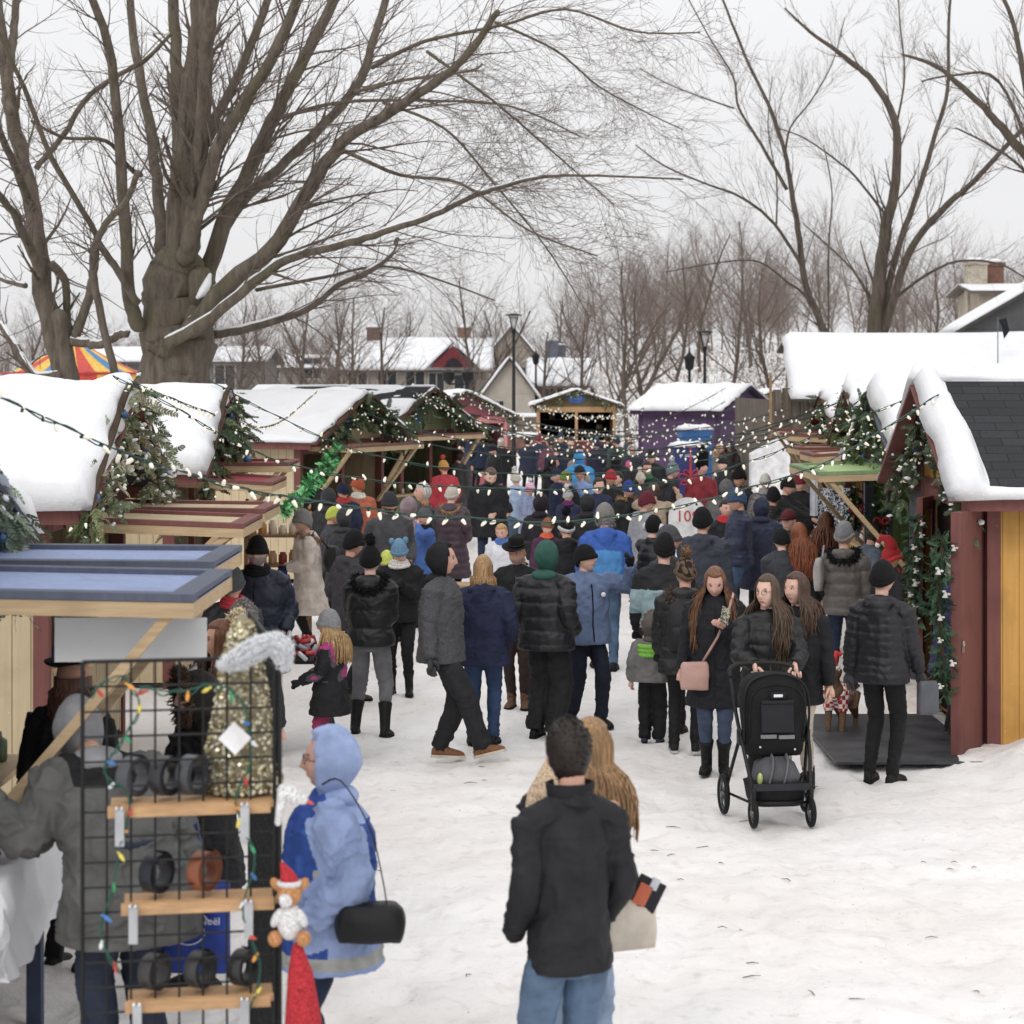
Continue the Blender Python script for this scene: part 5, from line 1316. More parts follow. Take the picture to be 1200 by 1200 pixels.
def textmesh(txt, size, ext=.002):
    cu = bpy.data.curves.new('t', 'FONT'); cu.body = txt; cu.size = size; cu.extrude = ext; cu.align_x = 'CENTER'; cu.align_y = 'CENTER'
    ob = bpy.data.objects.new('t', cu); TMP.collection.objects.link(ob); vl = TMP.view_layers[0]; vl.update()
    me = bpy.data.meshes.new_from_object(ob.evaluated_get(vl.depsgraph), depsgraph=vl.depsgraph)
    TMP.collection.objects.unlink(ob); bpy.data.objects.remove(ob); return me
def text(name, txt, size, M, col, parent):
    me = textmesh(txt, size); me.materials.clear(); o = link(name, me, mat(col, .7, var=0), parent); o.matrix_local = M; return o
def backpack(o, inf, label, col, pocket=True):
    s = inf['s']; t = thing('backpack', label, 'backpack', wpt(o, (0, .19*s, 1.18*s)), o.rotation_euler[2])
    q = MB(); q.rings([(0, 0, -.24*s, .12*s, .05*s), (0, 0, -.2*s, .15*s, .09*s), (0, 0, .08*s, .15*s, .09*s), (0, -.02, .2*s, .11*s, .06*s), (0, -.03, .23*s, .05*s, .03*s)], 20, p=3); q.build('pack', mat(col, .6, 'fabric'), t, smooth=True)
    q = MB(); q.rings([(0, .08*s, -.2*s, .10*s, .035*s), (0, .085*s, -.05*s, .11*s, .04*s), (0, .08*s, -.01*s, .09*s, .02*s)], 16, p=3); q.build('pocket', mat(col, .6, 'fabric'), t, smooth=True)
    q = MB()
    for sx in (-1, 1): strap(q, [(sx*.09*s, -.04*s, .2*s), (sx*.11*s, -.12*s, .27*s), (sx*.12*s, -.22*s, .22*s), (sx*.125*s, -.30*s, .05*s), (sx*.13*s, -.26*s, -.12*s), (sx*.12*s, -.05*s, -.18*s)], .02)
    q.build('shoulder_strap', mat('#141416', .6), t, smooth=True)
B = ('#15161a', 'fabric'); JEANS = ('#35465f', 'denim'); DJ = ('#232f47', 'denim')
# ---------------------------------------------------------------- foreground
def zp1(fc, ax):   # black yoke on a grey parka
    i = np.zeros(len(fc), int); i[(fc[:, 2] > 1.24+.05*np.abs(fc[:, 0])) & ~ax] = 1; return [('#1b1b1e', 'fabric')], i
o, I = person('person in a grey parka with black yoke bending over the table behind the rack', 152, d=9.25, H=1.88, face=215, coat=('#585856', 'fabric'), hem=.66, fit=1.3, zone=zp1, pants=('#2a3244', 'denim'), leg=1.25,
    hood=('#8f9094', 'fabric'), arms=((.50, -.05, 1.33), 'down'), lean=42, hp=24, hy=-15, wr=1.3)
def zp2(fc, ax):   # royal blue front and back, pale sleeves and side blaze
    i = np.zeros(len(fc), int)
    fr = (fc[:, 1] < -.02) & ~ax & (fc[:, 2] > .72); i[fr] = 1
    cr = ~ax & (fc[:, 1] < -.005+.0*fc[:, 2]) & (fc[:, 1] > -.085-.10*np.clip(1.15-fc[:, 2], 0, .4)) & (fc[:, 2] < 1.18) & (fc[:, 2] > .86); i[cr] = 2
    bk = (fc[:, 1] > .11) & ~ax & (fc[:, 2] > 1.0) & (fc[:, 2] < 1.36); i[bk] = 1
    i[(fc[:, 2] < .80) & ~ax] = 2; i[(fc[:, 2] < .745)] = 0
    return [('#2a4fa0', 'fabric'), ('#a9aaa6', 'fabric')], i
o, I = person('woman in a light blue ski jacket with hood up and black bag at her hip', 386, d=9.0, H=1.63, face=-82, coat=('#93a8d6', 'fabric'), hem=.72, fit=1.38, zone=zp2, pants=DJ, leg=1.1,
    hood=('#97abd8', 'fabric'), hoodk=1.1, arms=('pocket', (.20, -.20, .98)), glasses=True, hair='#6a4a34', gloves='#24283a', wr=1.5, skin='#cf9c88', hp=-4)
bw = wpt(o, (.30, .16, .82)); sh_ = wpt(o, (.16, .02, 1.42))
bag('handbag', 'black slouchy leather shoulder bag at the hip of the woman in the blue hood', 'handbag', wpt(o, (.31, .15, .90)), (.25, .15, .15), '#1d1d20', R(5), slouch=.12,
    straps=[smoothline([Vector(wpt(o, q)) for q in ((.31, .22, .95), (.30, .20, 1.08), (.27, .15, 1.28), (.17, .04, 1.455), (.16, -.04, 1.44))], [1]*5, 4)[0]])
o, I = person('man in a black softshell jacket with its collar up and blue jeans, seen from behind', 668, d=8.35, H=1.78, face=206, coat=('#27282d', 'fabric'), hem=.80, fit=.80, pants=('#5a7390', 'denim'), hair='#231812', arms=('pk', 'pk'), hy=-12, wr=.9, skin='#cf9a84')
q = MB()
vs = []; n = 28
for z, k in ((1.48, .95), (1.54, 1.04), (1.545, .96), (1.50, .88)):
    for j in range(n):
        a = -PI/2+.35+(2*PI-.7)*j/(n-1); vs.append((math.cos(a)*.095*k, math.sin(a)*.088*k, z+(.03 if z > 1.55 else 0)*math.cos(a)**2))
q.add(vs, [(i*n+j, i*n+j+1, (i+1)*n+j+1, (i+1)*n+j) for i in range(3) for j in range(n-1)]); q.build('collar', mat('#1f2024', .8, 'fabric'), o, smooth=True)
o, I = person('woman with light brown hair and beige scarf, half hidden by the black jacketed man', 668, d=8.95, H=1.69, face=158, hx=-.085, coat=('#2a2b30', 'fabric'), hem=.70, fit=.85, pants=('#8193ae', 'denim'), hair='#9a7448', hairlen=1, arms=('fold', 'pocket'), hy=-18, scarf='#b9a083')
q = MB(); 
for k in range(26):
    f = k/25; q.tube([(.15+.12*f, 8.82, 1.55), (.07+.10*f, 8.72+.02*f, 1.43-.03*f), (.035+.09*f, 8.66, 1.2), (.010+.07*f, 8.66, .94+.012*math.sin(k*2))], .0075, 5)
q = q.build('scarf_end', mat('#b9a083', .95, 'wool'), o, smooth=True); q.matrix_parent_inverse = (Matrix.Translation(o.location) @ Matrix.Rotation(o.rotation_euler[2], 4, 'Z')).inverted()
tb = bag('tote_bag', 'cream canvas tote bag with coloured patch hanging right of the man in the black jacket', 'bag', (.47, 8.9, .88), (.26, .12, .27), '#cfc4b4', R(18), kind='fabric', slouch=.05, straps=[[(.45, 8.84, .98), (.42, 8.95, 1.3), (.5, 8.85, .98)]])
q = MB(); q.box((.08, -.052, .10), (.13, .012, .13), (0, .5, 0), bev=.004); pa = q.build('patch', mat('#22232c', .6), tb)
q = MB(); q.box((.055, -.062, .10), (.06, .008, .09), (0, .5, 0)); q.build('orange_print', mat('#c8603a', .6), pa)
q = MB(); q.box((.11, -.062, .14), (.035, .008, .05), (0, .5, 0)); q.build('pale_print', mat('#c6c8d0', .6), pa)

# ---------------------------------------------------------------- middle distance, seen large
o, I = person('long haired woman in a long black coat looking down at her phone', 838, foot=905, H=1.67, face=-6, coat=('#1e1f25', 'fabric'), hem=.56, fit=1.02, pants=('#3d4a63', 'fabric'), leg=1.05, hairlen=2, hair='#7a5236', arms=('chest', 'down'), hp=24, boot=.20, zipper='#3a3a40', stance='narrow')
ph = wpt(o, (.08, -.33, 1.25)); q = MB(); q.box(ph+Vector((0, -.03, .04)), (.075, .012, .15), (-.6, .5, .3), bev=.003); tag(q.build('phone', mat('#4a4a40', .4, 'camo', scale=60, c2='#b8b09a')), 'phone in a patterned case held by the long haired woman in the black coat', 'phone')
bag('handbag', 'dusty pink handbag on a strap across the long haired woman\'s black coat', 'handbag', wpt(o, (-.16, -.23, .80)), (.22, .09, .22), '#c0968a', R(0), slouch=.05, straps=[[wpt(o, (-.10, -.21, .90)), wpt(o, (.02, -.20, 1.10)), wpt(o, (.10, -.165, 1.28)), wpt(o, (.145, -.06, 1.43)), wpt(o, (.14, .06, 1.43))]], strapc='#c0968a')
o, I = person('woman with glasses and long brown hair in a black puffer pushing the stroller', 899, d=15.9, H=1.67, face=2, coat=('#17181c', 'fabric'), puffer=.09, hem=.74, pants=B, hairlen=2, hair='#54402f', arms=('push', 'push'), hy=-38, glasses=True, zipper='#4a4a50', fit=1.05)
stw = (o, I)
person('woman with brown hair in a black parka and cream trousers walking behind the stroller', 934, top=672, H=1.65, face=-25, coat=('#1b1c20', 'fabric'), hem=.70, pants=('#b9ab98', 'fabric'), hairlen=1, hair='#4f392b', arms=('down', 'pocket'), hy=-25)
o, I = person('man in a black quilted down jacket and black beanie standing on the rubber mat', 1034, foot=917, H=1.71, face=150, coat=('#202127', 'fabric'), puffer=.062, hem=.80, fit=1.06, hat=('beanie', '#141417'), hooddown=True, arms=('down', 'fwd'), gloves='#4a4b52', stance='stand')
bag('paper_bag', 'grey plastic bag hanging from the hand of the man in the down jacket', 'bag', wpt(o, (-.30, .10, .68))+Vector((.12, .1, 0)), (.16, .08, .26), '#55575f', .4, slouch=.1, straps=None)
o, I = person('woman in a taupe puffer with black fur collar, grey striped beanie and jeans', 989, top=614, H=1.68, face=165, coat=('#5b5652', 'fabric'), puffer=.12, hem=.80, fit=1.1, pants=DJ, hat=('slouch', '#85878c'), cuffc='#9a948c', fur='#18181a', hooddown=True, arms=('front', 'down'))
bag('tote_bag', 'pale grey drawstring bag over the shoulder of the woman in the taupe puffer', 'bag', wpt(o, (.24, .06, 1.17)), (.22, .10, .32), '#a19d9b', 1.2, kind='fabric', straps=[[wpt(o, (.22, .06, 1.3)), wpt(o, (.2, .02, 1.46)), wpt(o, (.22, -.05, 1.3))]])
person('red haired woman in a dark coat with long curls down her back', 938, top=612, H=1.62, face=190, coat=('#202228', 'fabric'), hair='#8a4a28', hairlen=2, hem=.7)
person('person with auburn hair and a fur collared black coat at the green awning', 968, top=600, H=1.62, face=170, coat=('#191a1d', 'fabric'), hair='#6e3f27', hairlen=1, fur='#6a4a30', hem=.7)
person('person in a dark grey coat just left of the red haired woman', 916, top=620, H=1.55, face=185, coat=('#3b3e45', 'fabric'), hair='#241a16', hat=('beanie', '#18191c'), hem=.7)
o, I = person('man in a navy ribbed down jacket and blue beanie, in profile facing left', 866, top=573, H=1.80, face=-78, coat=('#232b49', 'fabric'), puffer=.05, hem=.84, fit=1.1, pants=('#3c5473', 'denim'), hat=('beanie', '#3b5177'), arms=('front', 'front'))
person('man in a slate parka with a navy hood and black beanie, back to the camera', 823, top=597, H=1.79, face=168, coat=('#383d4a', 'fabric'), hem=.74, fit=1.2, pants=DJ, hat=('beanie', '#15161a'), hooddown=True, arms=('front', 'down'))
def zp14(fc, ax):
    i = np.zeros(len(fc), int); i[(fc[:, 2] < 1.27) & (fc[:, 2] > .93)] = 1; i[(fc[:, 2] < 1.05) & ax] = 0; return [('#8ba6ac', 'fabric')], i
person('man in a black jacket with a pale blue band and a black beanie', 778, top=627, H=1.75, face=172, coat=('#232427', 'fabric'), hem=.86, fit=1.1, zone=zp14, hat=('beanie', '#17171a'), arms=('fwd', 'fwd'), gloves='#15151a')
o, I = person('woman in a black puffer with a brown fur trimmed hood and leopard pompom hat', 803, foot=881, H=1.62, face=172, coat=('#18191d', 'fabric'), puffer=.10, hem=.72, fit=1.15, hat=('pom', '#6a5644', 'camo', '#2a2019'), hatc='#7a5c44', fur='#4f4238', hooddown=True, arms=('fwd', 'fwd'), hy=25, gloves='#141416', sole='#b8b8b8')
backpack(o, I, 'black backpack worn by the woman with the leopard pompom hat', '#232428')
o, I = person('small child in a grey jacket with a brown fur hood and black snow trousers', 764, foot=870, H=1.10, face=170, coat=('#6c6a68', 'fabric'), hem=.84, fit=1.3, pants=B, leg=1.6, hood=('#57504a', 'fabric'), fur='#7a6450', arms=('down', 'down'), boot=.14, shoe='#28304a')
q = MB(); 
for k in range(3): q.tube([wpt(o, (math.cos(t)*.11, .02+math.sin(t)*.11, .84-.035*k)) for t in np.linspace(-.4, 3.6, 12)], .022, 7)
q = q.build('green_scarf', mat('#6fae2c', .8, 'wool'), o, smooth=True); q.matrix_parent_inverse = (Matrix.Translation(o.location) @ Matrix.Rotation(o.rotation_euler[2], 4, 'Z')).inverted()
def zp17(fc, ax):
    i = np.zeros(len(fc), int); i[(fc[:, 2] < 1.28-.15*np.abs(fc[:, 0])) & ~ax & (fc[:, 1] > 0)] = 1; return [('#3d86c6', 'fabric')], i
person('young man in a two tone blue jacket and grey trapper hat, back turned', 709, foot=784, H=1.79, face=178, coat=('#2f5cb0', 'fabric'), hem=.86, fit=1.18, zone=zp17, pants=('#46607d', 'denim'), hat=('trapper', '#8a8682'), hatc='#9a9690', hooddown=True, arms=('fwd', 'down'), stance='step')
o, I = person('woman in a slate blue jacket and black beanie waving with one raised hand', 686, foot=850, H=1.64, face=22, coat=('#5f7194', 'fabric'), hem=.80, fit=1.24, pants=('#1c2234', 'fabric'), leg=1.25, hat=('beanie', '#141416'), arms=('raise', 'pocket'), hy=38, hp=-12, zipper='#1c2030', gloves='#1c1c20', boot=.16)
q = MB(); c = wpt(o, (.10, -.175, 1.2)); q.ell(c, (.022, .01, .022), 12, 8); q = q.build('badge', mat('#e4e4e4', .4), o, smooth=True); q.matrix_parent_inverse = (Matrix.Translation(o.location) @ Matrix.Rotation(o.rotation_euler[2], 4, 'Z')).inverted()
person('person in a black puffer with a dark green hood up and wide black trousers', 640, foot=865, H=1.71, face=152, coat=('#1d1e23', 'fabric'), puffer=.12, hem=.80, fit=1.28, hood=('#2a5a4e', 'fabric'), pants=('#212123', 'fabric'), leg=1.75, arms=('pocket', 'pocket'))
person('man in a black brimmed hat and black zipped jacket, head lowered', 607, foot=830, H=1.62, face=-8, coat=('#1c1d20', 'wool'), hem=.80, hat=('brim', '#141416'), pants=('#33231f', 'fabric'), shoe='#6a4a38', arms=('hold', 'front'), hp=14, zipper='#8a8a90', beard='#a08c80', stance='narrow')
person('woman with a blond bob in a navy coat and jeans, back to the camera', 566, foot=872, H=1.62, face=176, coat=('#232a4a', 'fabric'), hem=.74, fit=1.2, pants=('#2d4366', 'denim'), leg=1.1, hair='#a47e50', hairlen=.5, hooddown=True, arms=('pocket', 'pocket'))
person('tall man in a grey wool jacket and black hood striding right in brown shoes', 517, foot=890, H=1.78, face=72, coat=('#454548', 'wool'), hem=.80, fit=1.16, hood=('#1b1b1f', 'fabric'), pants=('#242428', 'fabric'), leg=1.45, shoe='#7c4f30', sole='#c9bfae', gloves='#3a3b40', stance='kick', arms=('down', 'down'), hy=12)
person('woman in a black vest coat with pompom beanie, grey leggings and fur topped boots', 434, foot=862, H=1.66, face=172, coat=('#17181b', 'fabric'), puffer=.16, hem=.84, fit=1.12, hat=('pom', '#131316'), hatc='#131316', fur='#131315', hooddown=True, pants=('#6f6f73', 'fabric'), leg=1.15, boot=.24, stance='wide', arms=('front', 'front'), shoe='#19191a')
def zp24(fc, ax):
    i = np.zeros(len(fc), int); i[(fc[:, 2] > 1.02)] = 1; i[(fc[:, 2] > 1.36)] = 2; return [('#2c2730', 'camo', ), ('#b82878', 'fabric')], i
def zp24(fc, ax):
    n = vnoise(fc[:, 0]*9, fc[:, 1]*9, fc[:, 2]*16, 3); i = np.zeros(len(fc), int); m = fc[:, 2] > 1.0; i[m & (n > .0)] = 1; i[m & (n > .38)] = 2; i[(fc[:, 2] > 1.38)] = 2; return [('#4c454c', 'fabric'), ('#b02a78', 'fabric')], i
person('blond girl in a grey hat and black and pink ski jacket at the small table', 387, top=718, H=1.26, face=-98, coat=('#1b1b1f', 'fabric'), hem=.62, fit=1.2, zone=zp24, hat=('slouch', '#8f8f92'), hair='#b08c58', hairlen=1, pants=('#8e2450', 'fabric'), arms=('hold', 'hold'), gloves='#1e1f26', hy=10)
o, I = person('elderly woman in a long beige coat with fur hood and grey hat, facing left', 362, d=24.4, H=1.65, face=-72, coat=('#cfc3b8', 'fabric'), hem=.50, fit=1.12, hat=('beanie', '#8d8a8a'), fur='#8a6e54', hooddown=True, arms=('front', 'front'), gloves='#1c2238', boot=.2)
bag('handbag', 'dark grey shoulder bag behind the arm of the woman in the beige coat', 'handbag', wpt(o, (.12, .24, 1.10)), (.30, .10, .30), '#2c2e30', R(-60), straps=[[wpt(o, (.12, .2, 1.22)), wpt(o, (.17, .03, 1.44)), wpt(o, (.14, -.1, 1.2))]])
bag('shopping_bag', 'bright blue cloth bag held low by the woman in the beige coat', 'bag', wpt(o, (0, -.30, .78)), (.10, .12, .42), '#27479c', R(-70), kind='fabric', slouch=-.1)
person('man in a charcoal parka and black beanie behind the pompom woman', 411, foot=825, H=1.68, face=120, coat=('#35343a', 'fabric'), hem=.76, fit=1.2, hat=('beanie', '#131316'), hooddown=True, shoe='#4c4038', arms=('pocket', 'pocket'))
person('teenager in black with a blue cat eared hat looking down', 469, foot=814, H=1.56, face=-5, coat=('#17181b', 'fabric'), hem=.82, fit=1.06, hat=('cat', '#6f9bbd'), scarf='#c9c4be', hp=16, arms=('chest', 'chest'), gloves='#1a1a1c', leg=1.1, boot=.2)
person('child in a neon yellow hat standing behind the cat eared hat', 451, top=646, H=1.28, face=170, coat=('#2a2b30', 'fabric'), hat=('beanie', '#d2e050'))
person('bearded man in a charcoal coat and grey beanie facing the camera', 456, top=577, H=1.79, face=12, coat=('#46464b', 'fabric'), hem=.6, fit=1.18, hat=('beanie', '#3a3b3f'), beard='#3a2c24', hy=12, arms=('pocket', 'pocket'))
person('person in a mauve coat just behind the bearded man', 478, top=584, H=1.62, face=150, coat=('#8f7a80', 'fabric'), hair='#3a2c26', hood=('#8f7a80', 'fabric'))
person('white haired man in a dark grey coat facing the green chalet', 500, top=566, H=1.75, face=-70, coat=('#38393d', 'fabric'), hem=.66, hair='#b9b6b2', arms=('hold', 'hold'))
person('youth in a blue jacket and grey hat with tan pompom', 498, top=596, H=1.50, face=-60, coat=('#3d62a8', 'fabric'), hat=('pom', '#5d5f62'), hatc='#b08a62', scarf='#1c1d22', arms=('face', 'front'))
person('person in a red jacket and striped knit hat', 521, top=540, H=1.66, face=200, coat=('#b82c3c', 'fabric'), hat=('pom', '#a83a30', 'stripes', '#d8c060'), hatc='#b84030', fit=1.1)
person('dark haired man in a long grey overcoat left of the bald man', 536, top=527, H=1.80, face=150, coat=('#4a484b', 'fabric'), hem=.45, fit=1.2, hair='#33241c', hooddown=True)
person('woman in a long plum down coat with a fur hood and white hat', 528, top=570, H=1.66, face=168, coat=('#43303c', 'fabric'), puffer=.1, hem=.40, fit=1.2, hat=('beanie', '#cfc4b8'), fur='#8a6a4c', hooddown=True)
person('balding man in a big black coat looking down with hands together', 573, top=545, H=1.86, face=8, coat=('#1f1f23', 'fabric'), hem=.72, fit=1.35, hair='#6a4f42', pants=DJ, hp=26, lean=8, arms=('front', 'down'), beard='#4a3a30')
person('child in a pale blue snowsuit and white bobble hat', 605, top=553, H=1.58, face=195, coat=('#9fb4d2', 'fabric'), hem=.5, hat=('pom', '#dcd6cc'), hatc='#dcd6cc', fit=1.1)
person('small child in a charcoal hat below the pale blue snowsuit', 595, top=590, H=1.20, face=175, coat=('#4a5a70', 'fabric'), hat=('beanie', '#26272b'))
person('blond child in a white jacket with a blue neck warmer facing the camera', 588, top=613, H=1.36, face=5, coat=('#dcdde4', 'fabric'), hair='#b68a54', scarf='#4a70b0', hooddown=True, fit=1.1)
person('child in a pink and white striped hat', 618, top=566, H=1.40, face=60, coat=('#8f9cc0', 'fabric'), hat=('pom', '#d070a8', 'stripes', '#e8e0e8'), hatc='#e8e0e8')
person('person in a dark hood with a purple lining, back turned', 633, top=580, H=1.60, face=160, coat=('#262329', 'fabric'), hood=('#28222c', 'fabric'))
person('child with a brown leather cap and orange straps on a purple coat', 640, top=608, H=1.30, face=30, coat=('#54284c', 'fabric'), hat=('beanie', '#8a5234', 'plainf'), scarf='#e0552c')
person('dark haired woman in a black coat holding a small child close', 646, top=535, H=1.66, face=55, coat=('#222126', 'fabric'), hair='#1f1614', hairlen=1, arms=('hold', 'hold'), fit=1.1)
person('person in a navy cap and jacket facing the dark haired woman', 655, top=549, H=1.62, face=-60, coat=('#232c4c', 'fabric'), hat=('cap', '#222c48'), fit=1.1)
person('person with an olive green beanie and black coat in profile', 669, top=552, H=1.62, face=-70, coat=('#1d1e21', 'fabric'), hat=('beanie', '#7c8c34'))
person('man in a bright cyan hooded jacket in the deep crowd', 679, top=529, H=1.78, face=176, coat=('#2f93d2', 'fabric'), hood=('#2f93d2', 'fabric'), fit=1.25)
person('man in a black cap and light blue jacket looking left', 683, top=546, H=1.70, face=-50, coat=('#7d99cc', 'fabric'), hat=('cap', '#23212a'))
person('girl in a pale knit hat and purple scarf facing the camera', 666, top=573, H=1.38, face=-4, coat=('#2c3350', 'fabric'), hat=('pom', '#c4c4c2'), hatc='#d0d0cc', scarf='#6a2c62')
person('person in a beige hooded coat in the middle of the crowd', 686, top=556, H=1.55, face=190, coat=('#a3968a', 'fabric'), hood=('#a3968a', 'fabric'))
person('person in a black coat with a pale edged hood up', 688, top=580, H=1.62, face=172, coat=('#232427', 'fabric'), hood=('#2a2a2e', 'fabric'), fit=1.1)
person('person with a black and white checked headband and furry black hat', 664, top=606, H=1.62, face=178, coat=('#1c1d20', 'fabric'), hat=('pom', '#151517'), hatc='#151517', cuffc='#d8d8d6', hooddown=True, fit=1.15)
person('person in a red beanie and dark jacket', 712, top=551, H=1.70, face=35, coat=('#26262b', 'fabric'), hat=('beanie', '#bd1f2c'))
person('person in a navy jacket left of the red beanie', 700, top=560, H=1.60, face=20, coat=('#26304c', 'fabric'), hair='#3a2a20')
person('person in a royal blue cap and a black coat with tan fur collar', 736, top=563, H=1.66, face=40, coat=('#1d1d20', 'fabric'), hat=('beanie', '#2a4690'), fur='#8a6a4a', fit=1.15)
person('person in a burgundy beanie and pale grey jacket', 753, top=577, H=1.70, face=120, coat=('#8e9098', 'fabric'), hat=('beanie', '#6a2030'), hooddown=True)
person('child in a cream bobble hat', 752, top=553, H=1.50, face=-30, coat=('#3a3d46', 'fabric'), hat=('pom', '#dacfc0'), hatc='#dacfc0')
person('child in a bright pink hat before the pale fur hood', 737, top=540, H=1.32, face=180, coat=('#2a2228', 'fabric'), hat=('beanie', '#d8588c'))
person('person in a tan coat with an arm raised to take a picture', 766, top=566, H=1.64, face=175, coat=('#a8937c', 'fabric'), hair='#4a3428', arms=('face', 'raise'))
person('woman in a long dark coat and blue grey pompom hat facing right', 784, top=543, H=1.74, face=100, coat=('#2b2a2f', 'fabric'), hem=.4, hat=('pom', '#7f9096'), hatc='#d8d4ce', fur='#4a3c32', hooddown=True, fit=1.1)
person('person with a green scarf behind the cream bobble hat', 757, top=541, H=1.68, face=10, coat=('#26382e', 'fabric'), hair='#2c201a', scarf='#2d6a44')
person('woman with white earmuffs and headband in a black puffer holding up a phone', 764, top=604, H=1.66, face=130, coat=('#1d1e22', 'fabric'), puffer=.09, hat=('band', '#141416'), hatc='#e8e6e0', hair='#1c1412', arms=('face', 'hold'))
person('person in a grey beanie behind the pale blue banded jacket', 777, top=617, H=1.72, face=60, coat=('#3a3b40', 'fabric'), hat=('beanie', '#55575c'))
person('person in a red coat and tall black fur hat by the gift boxes', 822, top=539, H=1.80, face=20, coat=('#8a2430', 'fabric'), hat=('tall', '#0e0e10'))
person('person in a heavy grey hooded coat leaning over', 846, top=562, H=1.68, face=150, coat=('#5c5c5e', 'fabric'), hood=('#606062', 'fabric'), fit=1.35, lean=14)
person('person in a red and black jacket right of the ten dollar sign', 848, top=585, H=1.6, face=20, coat=('#26262a', 'fabric'), scarf='#b8202c', hair='#2a1e18')
person('woman in sunglasses and a white knit hat', 897, top=556, H=1.66, face=-8, coat=('#55565a', 'fabric'), hat=('beanie', '#d4d0ca'), hair='#2a1e18', glasses=True, scarf='#8a8a90')
def zp64(fc, ax):
    i = np.zeros(len(fc), int); i[(fc[:, 2] > 1.27) | ((fc[:, 2] > 1.2) & ax)] = 1; return [('#202124', 'fabric')], i
person('person in a light grey coat with black shoulders and hood down', 905, top=572, H=1.66, face=160, coat=('#85868a', 'fabric'), zone=zp64, hem=.7, fit=1.15, hat=('beanie', '#18191c'), hooddown=True)
person('person in a navy parka with a grey fur hood right of the ribbed jacket', 892, top=584, H=1.66, face=170, coat=('#2b3047', 'fabric'), hem=.55, fit=1.2, hood=('#2b3047', 'fabric'), fur='#8a8078')
person('child in a teal hat with white pompom', 940, top=580, H=1.22, face=175, coat=('#22242a', 'fabric'), hat=('pom', '#1f7a8c'), hatc='#c8c4bc')
person('person in a black and red cap beside the teal hat', 929, top=597, H=1.62, face=-40, coat=('#2a2a2e', 'fabric'), hat=('cap', '#5a1c24'))
person('person in a dark red hat in the shade of the green awning', 938, top=556, H=1.70, face=-20, coat=('#18181c', 'fabric'), hat=('beanie', '#7a2430'))
person('person in a black jacket and black hat lifting something before the barn', 921, top=560, H=1.70, face=60, coat=('#1a1a1d', 'fabric'), hat=('beanie', '#151517'), arms=('reach', 'reach'))
person('man in a black fur hat and black coat looking left', 868, top=552, H=1.70, face=-40, coat=('#1d1d21', 'fabric'), hat=('furhat', '#1a1817'), fur='#5a4630')
person('small red haired child in a dark coat before the white tarpaulin', 880, top=531, H=1.35, face=180, coat=('#26303c', 'fabric'), hair='#8a4c28')
person('person in a red jacket far back beside the barn', 881, top=500, H=1.72, face=170, coat=('#c02634', 'fabric'), hair='#2a2422', fit=1.2)
person('woman with loose blond hair left of the red coat in the back', 841, top=519, H=1.66, face=30, coat=('#8a7c74', 'fabric'), hair='#c09a72', hairlen=1)
person('dark coated woman beside the blond haired woman in the back', 856, top=517, H=1.68, face=-20, coat=('#35302f', 'fabric'), hair='#3a2820', hairlen=1)
person('person in a black bucket hat in front of the dark coated woman', 850, top=537, H=1.62, face=-50, coat=('#2a2c33', 'fabric'), hat=('cap', '#1c1c1f'))
person('person in a pale fur hood left of the gift boxes', 741, top=521, H=1.64, face=5, coat=('#33363e', 'fabric'), hood=('#8d8782', 'fabric'), fur='#c9c3bc')
person('man in a black coat and dark hat standing before the purple kiosk', 763, top=527, H=1.78, face=-5, coat=('#212226', 'fabric'), hat=('cap', '#1c1c1e'), zipper='#c8c4b8', hem=.6, fit=1.15)
person('big person in a black hooded coat left of the pale fur hood', 722, top=529, H=1.78, face=185, coat=('#232327', 'fabric'), hood=('#232327', 'fabric'), fit=1.3)
person('dark haired person looking down beside the pink hat', 728, top=553, H=1.60, face=-60, coat=('#25252a', 'fabric'), hair='#1d1513')
# left chalet customers
person('woman in an orange down coat and orange knit hat at the left chalets', 420, top=560, H=1.68, face=200, coat=('#b3552a', 'fabric'), puffer=.1, hem=.5, fit=1.15, hat=('beanie', '#b8562a'), scarf='#d8cabc')
person('man in a navy beanie and dark coat leaning over a stall counter', 381, top=550, H=1.76, face=-70, coat=('#28272b', 'fabric'), hat=('beanie', '#1c2336'), lean=12, fit=1.2)
person('person in a navy hat between the dark coat and the orange coat', 403, top=566, H=1.62, face=190, coat=('#232a44', 'fabric'), hat=('beanie', '#1f2740'), scarf='#a02c30')
person('person in a charcoal hood at the second left chalet', 385, top=573, H=1.66, face=160, coat=('#2f2f34', 'fabric'), hood=('#333338', 'fabric'))
person('person in a dark grey hooded coat right of the beige coat', 402, top=597, H=1.54, face=150, coat=('#38383d', 'fabric'), hood=('#38383d', 'fabric'), fit=1.15, hem=.5)
person('child in a lime green hat behind the grey knit hat', 384, top=594, H=1.5, face=100, coat=('#3a3c42', 'fabric'), hat=('beanie', '#c6d23c'))
o, I = person('bearded man in a long navy coat and black beanie by the blue awnings', 302, top=630, H=1.77, face=-4, coat=('#232a40', 'fabric'), puffer=.17, hem=.60, fit=1.2, hat=('beanie', '#121215'), beard='#8a8580', scarf='#16171a', arms=('pocket', 'pocket'), zipper='#15151a')
person('person in a charcoal coat with red hood lining and grey pompom', 273, top=668, H=1.60, face=175, coat=('#3f3f43', 'fabric'), hat=('pom', '#55565a'), hatc='#8f8a86', scarf='#b82c38')
person('person in a grey fur hat behind the cream hood', 285, top=714, H=1.58, face=185, coat=('#2a2b30', 'fabric'), hat=('furhat', '#7d7673'))
